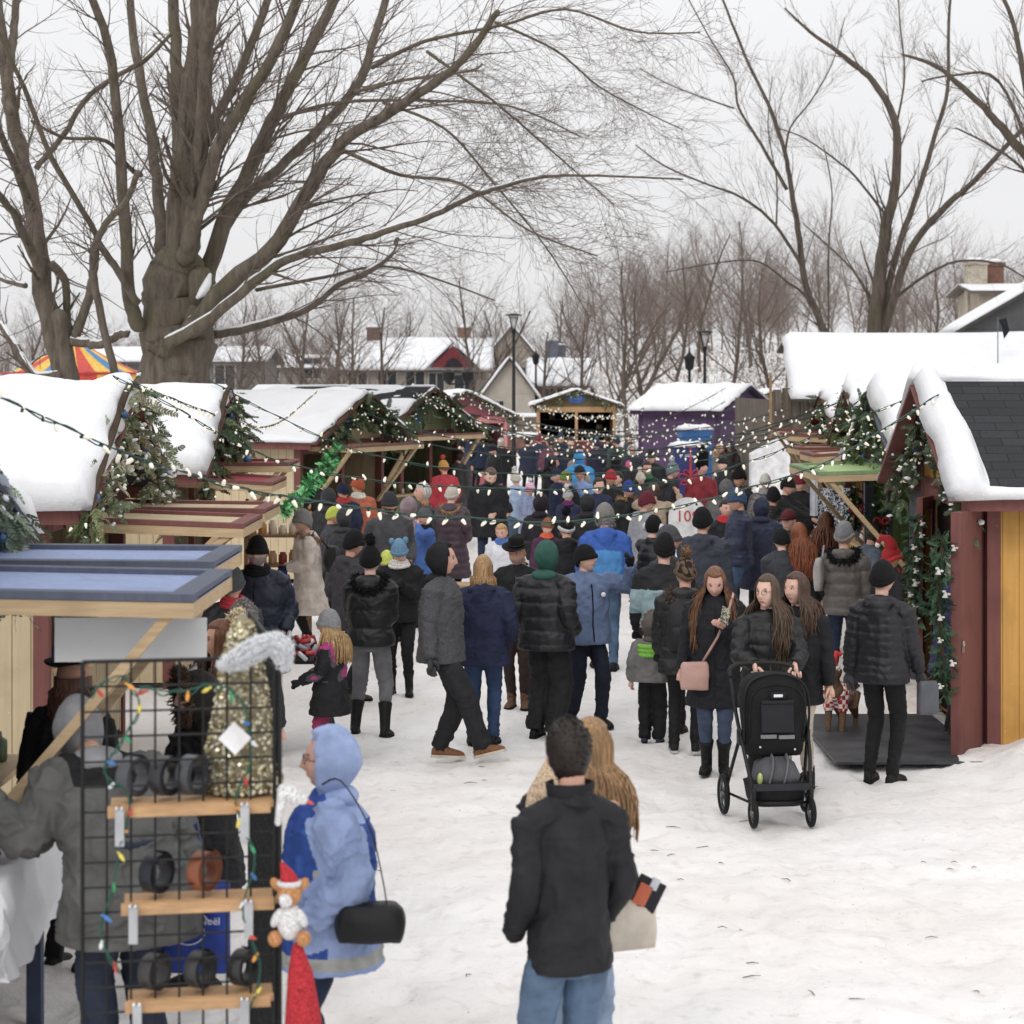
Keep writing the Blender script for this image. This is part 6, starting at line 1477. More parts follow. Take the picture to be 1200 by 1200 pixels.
o, I = person('woman with auburn hair and a cream fur lined hood above the sequin tree', 262, top=728, H=1.66, face=-70, coat=('#26262a', 'fabric'), hair='#6a3f26', hairlen=1, hood=None, fit=1.1)
q = MB(); HM = I['HM']
pts = [HM @ Vector((.15*math.cos(a)*.9, .05+.05*math.sin(a), -.02+.17*math.sin(a))) for a in np.linspace(-.6, PI+.6, 18)]
q.tube(pts, .034, 8); cs = [Vector(v) for v in q.v]; c0 = HM @ Vector((0, .05, 0)); tufts(q, cs, [(c-c0).normalized() for c in cs], .03, .007, 500, 0, 5, 0); q.build('fur_hood', mat('#cdbb98', 1, 'foliage', scale=40), o, smooth=True)
person('person in a wide black hat half hidden behind the timber brace', 84, top=765, H=1.68, face=160, coat=('#232326', 'fabric'), hat=('brim', '#0e0e10'), hair='#6a4632', hairlen=.5, fit=1.1)
o, I = person('person in a black coat with a brown fur hood holding the blue tote bag', 232, top=790, H=1.62, face=-60, coat=('#1d1d21', 'fabric'), hem=.6, fit=1.25, hood=('#2a2622', 'fabric'), fur='#4a362a', arms=('front', 'front'), pants=B)
tote = thing('tote_bag', 'royal blue tote bag with white lettering seen through the wire rack', 'bag', tuple(P(226, 1085, 9.5)), R(-4))
q = MB(); hw, hh, dd = .165, .20, .05
q.rings([(0, 0, -hh, hw*.96, dd*.9), (0, 0, -hh*.9, hw, dd), (0, 0, hh*.9, hw, dd*.7), (0, 0, hh, hw, dd*.6)], 32, p=6); q.build('bag_body', mat('#22409a', .7, 'fabric', bump=.01), tote, smooth=True)
q = MB(); strap(q, [(-.07, -.04, .19), (-.06, -.05, .33), (.02, -.02, .46), (.04, -.02, .33), (.07, -.04, .19)], .014); q.build('handle', mat('#22409a', .7), tote, smooth=True)
RX = Matrix.Rotation(PI/2, 4, 'X')
text('lettering', 'Marché de Noël', .047, Matrix.Translation((-.02, -.056, .035)) @ RX, '#d8dcea', tote)
text('lettering', 'de Longueuil', .03, Matrix.Translation((-.01, -.056, -.008)) @ RX, '#d8dcea', tote)
q = MB()
for a0, a1 in ((.5, 2.6), (3.6, 5.8)): q.tube([(math.cos(a)*.085-.01, -.056, .015+math.sin(a)*.085) for a in np.linspace(a0, a1, 16)], .003, 5)
q.tube([(-.11, -.056, .03), (-.06, -.056, .085), (-.01, -.056, .11), (.04, -.056, .085), (.09, -.056, .03)], .003, 5); q.build('emblem', mat('#d8dcea', .7, var=0), tote)
# at the yellow chalet
o, I = person('white haired person in a purple coat stepping into the yellow chalet', 1116, d=18.55, H=1.62, face=95, coat=('#2f2c5c', 'fabric'), hem=.62, fit=1.12, hair='#c8c4be', pants=DJ, boot=.26, arms=('hold', 'down'), shoe='#241c1a')
bag('handbag', 'grey brown handbag on the arm of the person in the purple coat', 'handbag', wpt(o, (-.27, -.02, .95)), (.26, .10, .2), '#5a524c', R(90))
person('person in a red hat at the counter behind the black beanie', 1043, top=640, H=1.50, face=120, coat=('#2a2a2e', 'fabric'), hat=('santa', '#b8202a'))
person('person in a blue grey jacket leaning into the lime chalet', 1012, top=612, H=1.6, face=110, coat=('#5f6a7c', 'fabric'), hair='#3a2a20', lean=10)
# deep background
r_ = random.Random(4)
DEEP = [(618, 512, '#242b44', 'left end'), (632, 509, '#2b2f48', 'second from the left end'), (646, 513, '#6a3a4c', 'third from the left end'), (657, 507, '#232a45', 'in front of the cream kiosk counter'), (668, 514, '#2b2b33', 'under the kiosk middle post'), (690, 509, '#7a3038', 'under the right kiosk window'),
        (700, 514, '#23263c', 'right of the kiosk middle'), (712, 509, '#1f2336', 'at the right kiosk post'), (724, 511, '#3c4a44', 'between the kiosk and the purple wall'), (738, 507, '#4a4d55', 'at the left corner of the purple kiosk'), (652, 520, '#1d2440', 'broad one before the kiosk'), (674, 522, '#8a8078', 'behind the cyan jacket')]
for x, y, c, wh in DEEP:
    person('dark dressed onlooker before the cream kiosk, ' + wh, x, top=y, H=r_.uniform(1.64, 1.8), face=r_.choice((170, 20, 200, -35, 60, 185)), coat=(c, 'fabric'), hat=('beanie', r_.choice(['#20222a', '#7a6a60', '#3a4258', '#a83040'])) if r_.random() < .6 else None, hair='#2a1d16', fit=1.2, hem=.7, group='onlookers before the cream kiosk')
for x, y, c, wh in ((532, 508, '#232b44', 'left one at the pink kiosk'), (549, 506, '#27304c', 'middle one at the pink kiosk'), (563, 509, '#1f2740', 'right one at the pink kiosk'), (588, 513, '#1b1b1f', 'beside the red balloon'), (579, 520, '#202024', 'dark one left of the lamp post'), (541, 517, '#2a3350', 'front one at the pink kiosk')):
    person('person in dark winter clothes, ' + wh, x, top=y, H=1.7, face=r_.choice((170, 200, 30, -60)), coat=(c, 'fabric'), hat=('beanie', '#20222a') if x != 588 else None, hair='#a8a29a' if x == 588 else '#2a1d16', fit=1.2, group='people at the pink kiosk')
# ---------------------------------------------------------------- garlands
def frondproto(seed, n=9, L=1.0):
    r = random.Random(seed); vs = []; fs = []
    def blade(a, b, w, up):
        d = (b-a); s_ = d.cross(up); s_ = s_.normalized()*w if s_.length > 1e-6 else Vector((w, 0, 0)); o = len(vs)
        vs.extend([a-s_*.6, a+s_*.6, a.lerp(b, .55)+s_, b, a.lerp(b, .55)-s_]); fs.append((o, o+1, o+2, o+3, o+4))
    up = Vector((0, 1, 0)); p = Vector((0, 0, 0)); bend = r.uniform(-.15, .15)
    for i in range(n):
        q = p+Vector((bend*.3*L/n, r.uniform(-.1, .2)*L/n, L/n)); blade(p, q, .02*L, up)
        for sx in (-1, 1):
            l = .34*L*(1-i/n*.75)*r.uniform(.7, 1.15); e = p+Vector((sx*l*.75, r.uniform(-.3, .3)*l, l*.7)); blade(p, e, .045*L, up)
        p = q
    return np.array([tuple(v) for v in vs]), fs
PROT = [frondproto(i) for i in range(8)]
def garland(name, label, pts, rad, dens, cols=('#3f5038', '#55643f'), frond=.16, droop=.6, baubles=0, bulbs=0, snowy=0, seed=1, white=0, cat='garland', drop=None, group='evergreen garlands on the chalets', bows=0, reddots=0):
    r = random.Random(seed); nr = np.random.RandomState(seed)
    pts = [Vector(p) for p in pts]; pp, _ = smoothline(pts, [1]*len(pts), 6) if len(pts) > 2 else (pts, None)
    seg = [(pp[i+1]-pp[i]).length for i in range(len(pp)-1)]; tot = sum(seg); cum = np.cumsum([0]+seg)
    def at(t):
        s_ = t*tot; i = min(max(int(np.searchsorted(cum, s_))-1, 0), len(pp)-2); f = (s_-cum[i])/max(seg[i], 1e-6); return pp[i].lerp(pp[i+1], f), (pp[i+1]-pp[i]).normalized()
    t = thing(name, label, cat, tuple(pp[0]), 0, group); base = Vector(pp[0])
    q = MB(); q.tube([p-base for p in pp], rad*.18, 5); q.build('stem', mat('#4a3a2a', .9), t)
    V = []; Fc = []; M_ = []; off = 0; surf = []
    for i in range(int(dens*tot)):
        tt = r.random(); c, tan = at(tt)
        o_ = Vector((r.gauss(0, 1), r.gauss(0, 1), r.gauss(0, 1))).normalized()
        if drop: c = c+Vector((0, 0, -abs(r.gauss(0, 1))*drop(tt) if callable(drop) else -abs(r.gauss(0, drop))))
        d = (o_*.9+tan*r.uniform(-.4, .8)+Vector((0, 0, -droop))).normalized(); c = c+o_*rad*r.uniform(0, .75)-base
        a, b, d = basis(d); rt = r.uniform(0, 6.28); a2 = a*math.cos(rt)+b*math.sin(rt); b2 = d.cross(a2)
        sc = frond*r.uniform(.55, 1.25); pv, pf = PROT[r.randrange(8)]
        Mx = np.array([tuple(a2), tuple(b2), tuple(d)])*sc; w = pv@Mx+np.array(tuple(c))
        V.append(w); Fc += [tuple(k+off for k in f) for f in pf]; M_ += [r.randrange(len(cols))]*len(pf); off += len(w); surf.append(c+d*sc*.6)
    mb = MB(); mb.v = [tuple(x) for x in np.concatenate(V)]; mb.f = Fc; mb.m = M_
    mb.build('foliage', [mat(c, .75, 'foliage', scale=30) for c in cols], t, recalc=False)
    bm = {}
    for k in range(baubles):
        c, _ = at(r.uniform(.03, .97)); rr = r.uniform(.03, .045); c = c-base+Vector((r.gauss(0, .3)*rad, -rad*.85, -rad*.4-(r.random()*(drop(0) if callable(drop) else (drop or 0)))))
        q = MB(); q.ell(c, (rr, rr, rr), 14, 10); q.tube([c+Vector((0, 0, rr*.9)), c+Vector((0, 0, rr*1.3))], rr*.25, 6); q.build('bauble', mat(r.choice(('#2f5f9a', '#22426e', '#3b79b0')), .25, spec=.6), t, smooth=True)
    for k in range(bulbs):
        c, _ = at(r.random()); c = c-base+Vector((r.gauss(0, .5)*rad, -rad*r.uniform(.3, 1), r.gauss(0, .5)*rad-(r.random()*(drop if drop and not callable(drop) else 0)*1.4)))
        q = bpy.data.objects.new('light_bulb', BULB); COL.objects.link(q); q.parent = t; q.location = c; q.rotation_euler = (r.gauss(0, 1), r.gauss(0, 1), r.uniform(0, 6)); q.scale = (.75,)*3
    if snowy:
        q = MB()
        for k in range(snowy*3):
            c = surf[r.randrange(len(surf))]+Vector((0, 0, .02)); w = r.uniform(.02, .06); w *= .45; q.ell(c, (w*r.uniform(.7, 1.6), w*r.uniform(.7, 1.3), w*.55), 6, 4, 0, (r.gauss(0, .5), r.gauss(0, .5), 0))
        me = q.mesh('snow'); tag(link('snow', me, ROOFSNOW, t), kind='stuff')
    if white:
        for k in range(white):
            c, _ = at((k+.5)/white); c = c-base+Vector((r.gauss(0, .5)*rad, -rad*.9, 0)); q = MB()
            rr = r.uniform(.014, .024); q.rings([(c.x, c.y, c.z-rr*1.4, rr*1.15, rr*1.15), (c.x, c.y, c.z-rr, rr*.9, rr*.9), (c.x, c.y, c.z+rr*.4, rr*.6, rr*.6), (c.x, c.y, c.z+rr, rr*.2, rr*.2)], 10)
            for a in range(3): q.ell(c+Vector((math.cos(a*2.1)*rr*1.2, -.01, math.sin(a*2.1)*rr*1.2)), (rr*.8, rr*.25, rr*.5), 8, 5)
            q.build('bell', mat('#cfcac4', .6), t, smooth=True)
    for k in range(bows):
        c, _ = at((k+.5)/bows); c = c-base+Vector((0, -rad, 0)); q = MB()
        for sx in (-1, 1): q.torus(c+Vector((sx*.045, 0, .01)), .035, .013, 14, 6, rot=(PI/2, 0, 0)); q.tube([c, c+Vector((sx*.03, -.005, -.11))], (.004, .014), 6)
        q.ell(c, (.016, .014, .016), 8, 6); q.build('bow', mat('#b3202c', .5), t, smooth=True)
    return t
# bulb mesh shared by every light string
q = MB(); q.rings([(0, 0, -.055, .003, .003), (0, 0, -.048, .009, .009), (0, 0, -.03, .0135, .0135), (0, 0, -.012, .014, .014), (0, 0, -.004, .009, .009)], 8)
q.tube([(0, 0, -.004), (0, 0, .016)], .009, 6, 1); BULB = q.mesh('light_bulb', True); BULB.materials.append(mat('#efe6d2', .35, emit=.3, var=0)); BULB.materials.append(mat('#22423a', .5, var=0))
def string(label, pts, spacing=.17, size=1.0, wire=.005, seed=1, kinds=None, group='light strings crossing the market', wirec='#2f5046', nobulb=0, jit=0, name='light_string', off=None):
    r = random.Random(seed); P_ = [P(*p) if len(p) == 3 else Vector(p[:3]) for p in pts]; pp, _ = smoothline(P_, [1]*len(P_), 10)
    base = Vector(pp[0]); t = thing(name, label, 'string lights', tuple(base), 0, group)
    q = MB(); q.tube([p-base for p in pp], wire, 5)
    ph = r.random()*6; q.tube([p-base+Vector((0, math.sin(i*.9+ph)*.012, math.cos(i*.9+ph)*.014-.006)) for i, p in enumerate(pp)], wire*.9, 5)
    q.build('wire', mat(wirec, .5, var=0), t, smooth=True)
    seg = [(pp[i+1]-pp[i]).length for i in range(len(pp)-1)]; tot = sum(seg); cum = np.cumsum([0]+seg); n = min(int(tot/spacing), 100); s_ = spacing*.5
    for k in range(n):
        s_ = (k+.5+r.uniform(-.3, .3))*tot/n
        if k/n < nobulb: pass
        i = min(max(int(np.searchsorted(cum, s_))-1, 0), len(pp)-2); c = pp[i].lerp(pp[i+1], (s_-cum[i])/max(seg[i], 1e-6))
        q = bpy.data.objects.new('light_bulb', BULB if not kinds else kinds[k % len(kinds)]); COL.objects.link(q); q.parent = t
        q.location = c-base+Vector((0, 0, -.012+(r.gauss(0, jit) if jit else 0))); q.rotation_euler = (r.gauss(0, .55), r.gauss(0, .75), 0) if r.random() < .8 else (PI+r.gauss(0, .5), r.gauss(0, .5), 0); q.scale = (size*.95, size*.95, size*r.uniform(.85, 1.15))
    return t
string('near light string sagging lowest across the picture from the left chalets', [(-30, 452, 10.2), (60, 492, 10.8), (150, 532, 11.4), (260, 566, 12.2), (330, 581, 12.8), (400, 591, 13.2), (480, 602, 13.8), (560, 607, 14.3), (640, 612, 14.8), (720, 605, 15.3), (800, 592, 15.9), (880, 571, 16.6), (960, 545, 17.4), (1020, 512, 18), (1100, 462, 18.8)], .165, .95, .0048, 3)
string('second light string from the blue bauble garland to the yellow chalet', [(132, 440, 16.6), (200, 474, 16.9), (265, 512, 17.3), (330, 541, 17.7), (420, 560, 18.3), (500, 568, 18.8), (580, 572, 19.2), (660, 574, 19.6), (740, 569, 20), (820, 557, 20.4), (900, 533, 20.8), (960, 508, 21.1), (1030, 480, 21), (1098, 455, 20)], .165, 1.0, .0045, 4)
string('third light string ending at the lime green chalet', [(246, 446, 23), (330, 490, 23), (420, 528, 23.5), (520, 548, 24), (620, 556, 24.3), (720, 553, 24.6), (820, 540, 24.8), (900, 520, 24.8), (970, 492, 24.6), (1032, 452, 24)], .26, 1.05, .005, 5)
string('thin doubled light string over the left snow roofs', [(150, 445, 17.4), (210, 470, 20), (262, 488, 23), (320, 498, 27), (372, 458, 34)], .22, .9, .005, 6)
for i, (xa, ya, da, xb, yb, db, sag) in enumerate([(372, 462, 34.6, 972, 474, 28.5, 62), (415, 500, 35, 960, 500, 31, 38), (482, 458, 41, 935, 490, 34, 52), (482, 458, 41, 985, 470, 29, 70), (530, 498, 43, 925, 480, 46.6, 22), (535, 462, 61, 920, 478, 46.6, 40),
        (482, 460, 41.2, 850, 455, 57, 55), (535, 464, 61.2, 862, 478, 56, 34), (560, 475, 62, 850, 470, 56.5, 46), (625, 472, 79, 755, 478, 58, 14), (500, 470, 42, 925, 500, 46.6, 26)]):
    m = []
    for k in range(9):
        f = k/8; m.append((xa+(xb-xa)*f, ya+(yb-ya)*f+sag*4*f*(1-f), da+(db-da)*f))
    dm = (da+db)/2
    string('string of small warm lights %s' % ('from the white roofed left chalet to the third right chalet|low over the crowd beside the olive green wall|from the green chalet gable to the red awnings|sagging deepest from the green chalet to the lime chalet|almost level from the green chalet to the barn wall|from the pink kiosk gable to the barn wall|from the green chalet gable to the purple kiosk|from the pink kiosk to the purple kiosk gable|sagging between the pink and purple kiosks|short one between the cream and purple kiosks|tight one from the dark shingle roof to the barn'.split('|')[i]), m, .22*(dm/30)**.5, 1.0+.02*(dm-30)/2, .007, 20+i, wirec='#2a3c3c', jit=.05)
# drops of lights on the far chalet edges
G1 = '#43543a'
def gable(X, Ya, Yb, ze, zr, xoff, drop=0): return [(X, Ya, ze), (X, (Ya+Yb)/2, zr), (X, Yb, ze)]
garland('garland', 'big cedar garland with blue baubles on the gable of the nearest cream chalet', [(-3.06, 15.45, 2.2), (-3.06, 16.3, 2.7), (-3.06, 17.2, 3.1), (-3.06, 18.1, 2.7), (-3.06, 19.0, 2.2)], .17, 78, drop=.26, frond=.19, baubles=13, bulbs=26, snowy=140, seed=2, cols=('#5a6848', '#78805e', '#9a977c'))
garland('garland', 'cedar sprays hanging down beside the maroon corner of the nearest cream chalet', [(-3.04, 15.4, 2.2), (-3.05, 15.4, 1.75)], .10, 70, frond=.2, droop=1.4, bulbs=4, seed=3, cols=('#59683f', '#6b7148'))
garland('garland', 'evergreen garland on the gable of the second left chalet', [(-3.08, 21.5, 2.15), (-3.08, 22.4, 2.65), (-3.08, 23.2, 3.05), (-3.08, 24.0, 2.65), (-3.08, 24.9, 2.15)], .17, 62, drop=.22, frond=.2, baubles=4, bulbs=26, snowy=26, seed=4)
garland('garland', 'heavy hanging evergreen spray with white and blue baubles at the left edge', [(-2.92, 10.4, 3.15), (-2.86, 11.1, 2.85), (-2.83, 11.8, 2.5), (-2.82, 12.3, 2.25)], .13, 150, drop=.2, frond=.2, droop=1.2, baubles=7, bulbs=24, snowy=20, seed=5, cols=('#5f7058', '#7d8a70', '#8f9486'))
def rg(X, Y, rot, W, zr, ze, out=.38, ov=.2):
    M = Matrix.Translation((X, Y, 0)) @ Matrix.Rotation(R(rot), 4, 'Z'); sl = (zr-ze)/(W/2)
    return [M @ Vector((out, y, zr-abs(y-W/2)*sl-.02)) for y in (-ov, W*.22, W/2, W*.78, W+ov)]
garland('garland', 'thick lit garland on the gable of the smooth white roofed left chalet', rg(-3.3, 33.2, -22, 3.1, 2.92, 2.3, .45), .17, 55, drop=.2, frond=.22, bulbs=60, seed=6, cols=('#34482f', '#4b5a38'))
garland('garland', 'thick lit garland on the gable of the green chalet with the dark roof', rg(-2.62, 40.0, -30, 3.1, 3.0, 2.3, .45), .19, 60, drop=.22, frond=.24, bulbs=80, seed=7, cols=('#34482f', '#4b5a38'))
garland('garland', 'garland edging the snowy roof of the pink kiosk', rg(-2.6, 62.3, -78, 2.5, 2.85, 2.25, .3), .12, 40, frond=.2, bulbs=30, seed=8)
garland('garland', 'dark garland under the roof edge of the cream kiosk with two openings', rg(0.95, 79.5, -90, 2.9, 2.85, 2.35, .3), .14, 40, frond=.22, bulbs=24, seed=9, drop=.08)
garland('garland', 'dark evergreen garland on the right gable of the purple kiosk', rg(7.3, 70.0, -90, 2.6, 2.85, 2.3, .3), .15, 40, frond=.22, bulbs=20, seed=10)
garland('garland', 'snow dusted fir garland on the gable of the yellow chalet', [(3.80, 20.9, 2.2), (3.80, 20.1, 2.62), (3.80, 19.45, 3.0), (3.80, 18.7, 2.62), (3.80, 18.05, 2.28), (3.82, 17.85, 2.12)], .12, 75, drop=.16, frond=.17, baubles=4, bulbs=22, snowy=44, seed=11, cols=('#3f5138', '#516046'))
garland('garland', 'fir garland hanging from the gable of the lime green chalet', [(3.98, 25.4, 2.2), (3.98, 24.6, 2.66), (3.98, 23.9, 3.0), (3.98, 23.1, 2.6), (3.98, 22.3, 2.2)], .15, 48, drop=.24, frond=.18, baubles=3, bulbs=44, snowy=20, seed=12)
garland('garland', 'garland on the gable of the third chalet on the right', [(4.52, 30.5, 2.15), (4.52, 29.0, 3.0), (4.52, 27.5, 2.15)], .13, 34, drop=.22, frond=.16, bulbs=34, snowy=8, seed=13)
garland('garland', 'slim garland on the farthest right chalet before the barn', [(4.9, 35.5, 2.2), (4.9, 34.0, 2.9), (4.9, 32.6, 2.2)], .12, 30, drop=.2, frond=.16, bulbs=30, seed=14)
garland('garland', 'artificial fir garland with white bells down the near maroon door', [(3.53, 17.44, 1.86), (3.48, 17.42, 1.4), (3.51, 17.43, .95), (3.54, 17.44, .55)], .10, 250, frond=.11, white=7, seed=15, cols=('#2c4a33', '#3d5a3f'), droop=.3)
garland('garland', 'artificial fir garland with white bells down the far maroon door', [(3.72, 19.62, 1.88), (3.69, 19.60, 1.4), (3.72, 19.62, .9)], .085, 200, frond=.10, white=9, seed=16, cols=('#2c4a33', '#3d5a3f'), droop=.3)
for X, Y, zt, lb in ((4.02, 25.0, 1.88, 'far'), (4.02, 23.3, 1.85, 'near')):
    garland('hanging_swag', 'narrow fir swag with a red bow at the %s post of the lime green chalet' % lb, [(X, Y, zt), (X, Y, zt-.5)], .09, 240, frond=.1, seed=17, cols=('#23402b', '#31503a'), bows=1, droop=.3, cat='swag')
garland('garland', 'shiny green tinsel garland sloping beside the customers of the left chalets', [P(398, 528, 31.5), P(372, 560, 31), P(348, 585, 30.5), P(330, 600, 30)], .11, 240, frond=.12, seed=18, cols=('#2c9a4a', '#1c6a34', '#7fd08a'), droop=0)
garland('garland', 'dark fir garland hanging in a curve on the olive green wall', [P(452, 532, 38.6), P(440, 545, 38.6), P(428, 556, 38.6), P(415, 564, 38.6)], .10, 130, frond=.14, seed=19, cols=('#23402b', '#31503a'))
# ---------------------------------------------------------------- white sign under the first blue flap
q = MB(); q.add([P(64, 724, 9.75), P(242, 724, 9.75), P(242, 774, 9.75), P(64, 776, 9.75)], [(0, 1, 2, 3)]); q2 = MB(); q2.prism([Vector(v) for v in q.v], (0, 0, 0), (0, .012, 0)); tag(q2.build('blank_board', mat('#dcdedf', .5, var=.02)), 'plain white board hanging under the near blue flap behind the timber brace', 'board')
# table with cloth
t = thing('market_table', 'table under a white cloth at the left edge beside the grey parka', 'table', (-2.7, 9.6, 0))
q = MB()
for sx in (-.55, .52):
    for sy in (-.45, .6): q.b2((sx-.03, sy-.03, 0), (sx+.03, sy+.03, .9)) if False else None
for sx, sy in ((-.55, -.45), (.42, -.45), (-.55, .6), (.42, .6)):
    q = MB(); q.b2((sx-.035, sy-.035, -.02), (sx+.035, sy+.035, .93)); q.build('leg', mat('#39435f', .6), t)
q = MB(); q.b2((-.7, -.55, .93), (.5, .7, .96)); q.build('tabletop', mat(PINE, .6, 'wood'), t)
n = 60; xs_ = np.linspace(-.72, .52, 40); ys_ = np.linspace(-.56, .72, 40)
vs = []; hangs = .42
U = np.linspace(-.72-hangs, .52+hangs, n); W_ = np.linspace(-.56-hangs, .72+hangs, n)
for v in W_:
    for u in U:
        cx = min(max(u, -.72), .52); cy = min(max(v, -.56), .72); ox, oy = u-cx, v-cy; dr = math.hypot(ox, oy) if not (ox and oy) else max(abs(ox), abs(oy))*.9+.1*min(abs(ox), abs(oy))
        k = min(1, dr/.1); wv = .028*math.sin(u*17+v*5)*min(1, dr/.2)+.02*math.sin(v*23)*min(1, dr/.2)
        vs.append((cx+(.03*k+wv)*(1 if ox > 0 else (-1 if ox < 0 else 0)), cy+(.03*k+wv)*(1 if oy > 0 else (-1 if oy < 0 else 0)), .966+.004*math.sin(u*9)*math.sin(v*7)-max(0, dr-.02)-.0*k))
q = MB(); q.add(vs, [(j*n+i, j*n+i+1, (j+1)*n+i+1, (j+1)*n+i) for j in range(n-1) for i in range(n-1)]); q = q.build('tablecloth', mat('#dfe0e4', .8, 'fabric', bump=.004, var=.02), None, smooth=True, loc=(-2.7, 9.6, 0)); tag(q, 'white cloth draped over the table at the left edge', 'tablecloth')
for i, (px, py, dd_, h, c, rz, lb) in enumerate(((18, 1030, 9.5, .05, '#23231f', .5, 'dark leather wallet lowest on the pile on the white cloth'), (24, 1018, 9.55, .09, '#3a3d30', .35, 'olive wallet in the middle of the pile on the white cloth'), (14, 1006, 9.6, .13, '#1e1e1c', .6, 'black wallet topmost on the pile on the white cloth'))):
    q = MB(); q.box((0, 0, 0), (.26, .16, .03), (.0, 0, rz), bev=.012); q.box((-.01, 0, .012), (.255, .14, .008), (0, 0, rz), bev=.003); q = q.build('wallet', mat(c, .5)); q.location = (-2.42+.03*i, 9.35+.05*i, .975+h-.03); tag(q, lb, 'wallet')
for i, (x_, y_, lb) in enumerate(((-2.5, 9.95, 'small folded green tent card standing left on the white cloth'), (-2.36, 9.85, 'small folded green tent card standing right on the white cloth'))):
    q = MB(); q.prism([(-.09, -.05, 0), (.09, -.05, 0), (.09, 0, .10), (-.09, 0, .10)], (0, 0, 0), (0, .004, 0)); q.prism([(-.09, .05, 0), (.09, .05, 0), (.09, .004, .10), (-.09, .004, .10)], (0, 0, 0), (0, .004, 0)); q = q.build('tent_card', mat('#6a6d50', .6)); q.location = (x_, y_, .975); q.rotation_euler = (0, 0, .5-i); tag(q, lb, 'card')
# ---------------------------------------------------------------- wire rack
rk = thing('wire_rack', 'black wire grid rack with timber shelves standing in the left foreground', 'display rack', (0, 0, 0))
WM = mat('#1d1e20', .5, var=0)
def grid(x0, y0, x1, y1, z0, z1, nm, sp=.09):
    q = MB(); L = math.hypot(x1-x0, y1-y0); n = int(round(L/sp)); m = int(round((z1-z0)/sp)); ux, uy = (x1-x0)/L, (y1-y0)/L
    for i in range(n+1): q.tube([(x0+ux*L*i/n, y0+uy*L*i/n, z0), (x0+ux*L*i/n, y0+uy*L*i/n, z1)], .0042 if 0 < i < n else .0075, 6)
    for j in range(m+1): z = z0+(z1-z0)*j/m; q.tube([(x0, y0, z), (x1, y1, z)], .0042 if 0 < j < m else .0075, 6)
    q.build(nm, WM, rk)
grid(-1.53, 7.60, -.86, 7.72, .05, 2.11, 'grid_panel'); grid(-.84, 7.72, -1.12, 9.1, .05, 2.13, 'grid_panel')
def onrack(f, z, off=0): return Vector((-1.53+.67*f, 7.60+.12*f-off, z))
for k, (z, f0, f1) in enumerate(((1.585, .13, .98), (1.235, .2, 1.0), (.885, .22, .98))):
    q = MB(); a = onrack(f0, z, -.06); b = onrack(f1, z, -.06); q.bar(a, b, .13, .028, up=(0, 0, 1)); q.bar(a+Vector((0, -.066, -.012)), b+Vector((0, -.066, -.012)), .018, .042)
    sh = q.build('shelf', mat('#c69a68', .6, 'wood'), rk)
    for f in ((f0+.07), (f1-.13)):
        q = MB(); p = onrack(f, z, .025); q.b2((p.x-.016, p.y-.012, z-.13), (p.x+.016, p.y-.006, z+.005)); q.tube([(p.x-.01, p.y-.014, z+.01), (p.x-.01, p.y-.02, z-.0)], .006, 6); q.tube([(p.x+.01, p.y-.014, z+.01), (p.x+.01, p.y-.02, z-.0)], .006, 6); q.build('bracket', mat('#b9bcc0', .35, metal=.6), sh)
BEL = [(0, .25, '#54565c', 'grey belt roll left on the top shelf'), (0, .42, '#34353a', 'dark belt roll in the middle of the top shelf'), (0, .56, '#4a4c52', 'dark grey belt roll right on the top shelf'), (1, .37, '#1f2430', 'black leather belt roll on the middle shelf'), (1, .62, '#8a4a28', 'brown leather belt roll on the middle shelf'),
       (2, .36, '#3d3a3a', 'dark belt roll left on the bottom shelf'), (2, .60, '#3a3b3d', 'dark belt roll in the middle of the bottom shelf'), (2, .83, '#2f3034', 'dark belt roll right on the bottom shelf')]
for lv, f, c, lb in BEL:
    z = (1.585, 1.235, .885)[lv]; R_ = .078 if lv < 2 else .072; p = onrack(f, z+.014+R_+.012, -.05); q = MB(); wd_ = .052; M = Matrix.Translation(p) @ Matrix.Rotation(R(62 if f < .9 else 75), 4, 'Z') @ Matrix.Rotation(PI/2, 4, 'X'); nn = 96; vs = []
    for i in range(nn+1):
        a = i/nn*2*PI*3.2; rr = R_*(.62+.38*i/nn)
        for rr2 in (rr, rr-.0045):
            for zz in (-wd_/2, wd_/2): vs.append(Vector((math.cos(a)*rr2, math.sin(a)*rr2, zz)))
    fs = []
    for i in range(nn):
        o_ = i*4; fs += [(o_, o_+1, o_+5, o_+4), (o_+2, o_+6, o_+7, o_+3), (o_, o_+4, o_+6, o_+2), (o_+1, o_+3, o_+7, o_+5)]
    q.add(vs, fs, 0, M); q = q.build('rolled_belt', mat(c, .4, spec=.5)); tag(q, lb, 'belt', 'rolled leather belts on the wire rack')
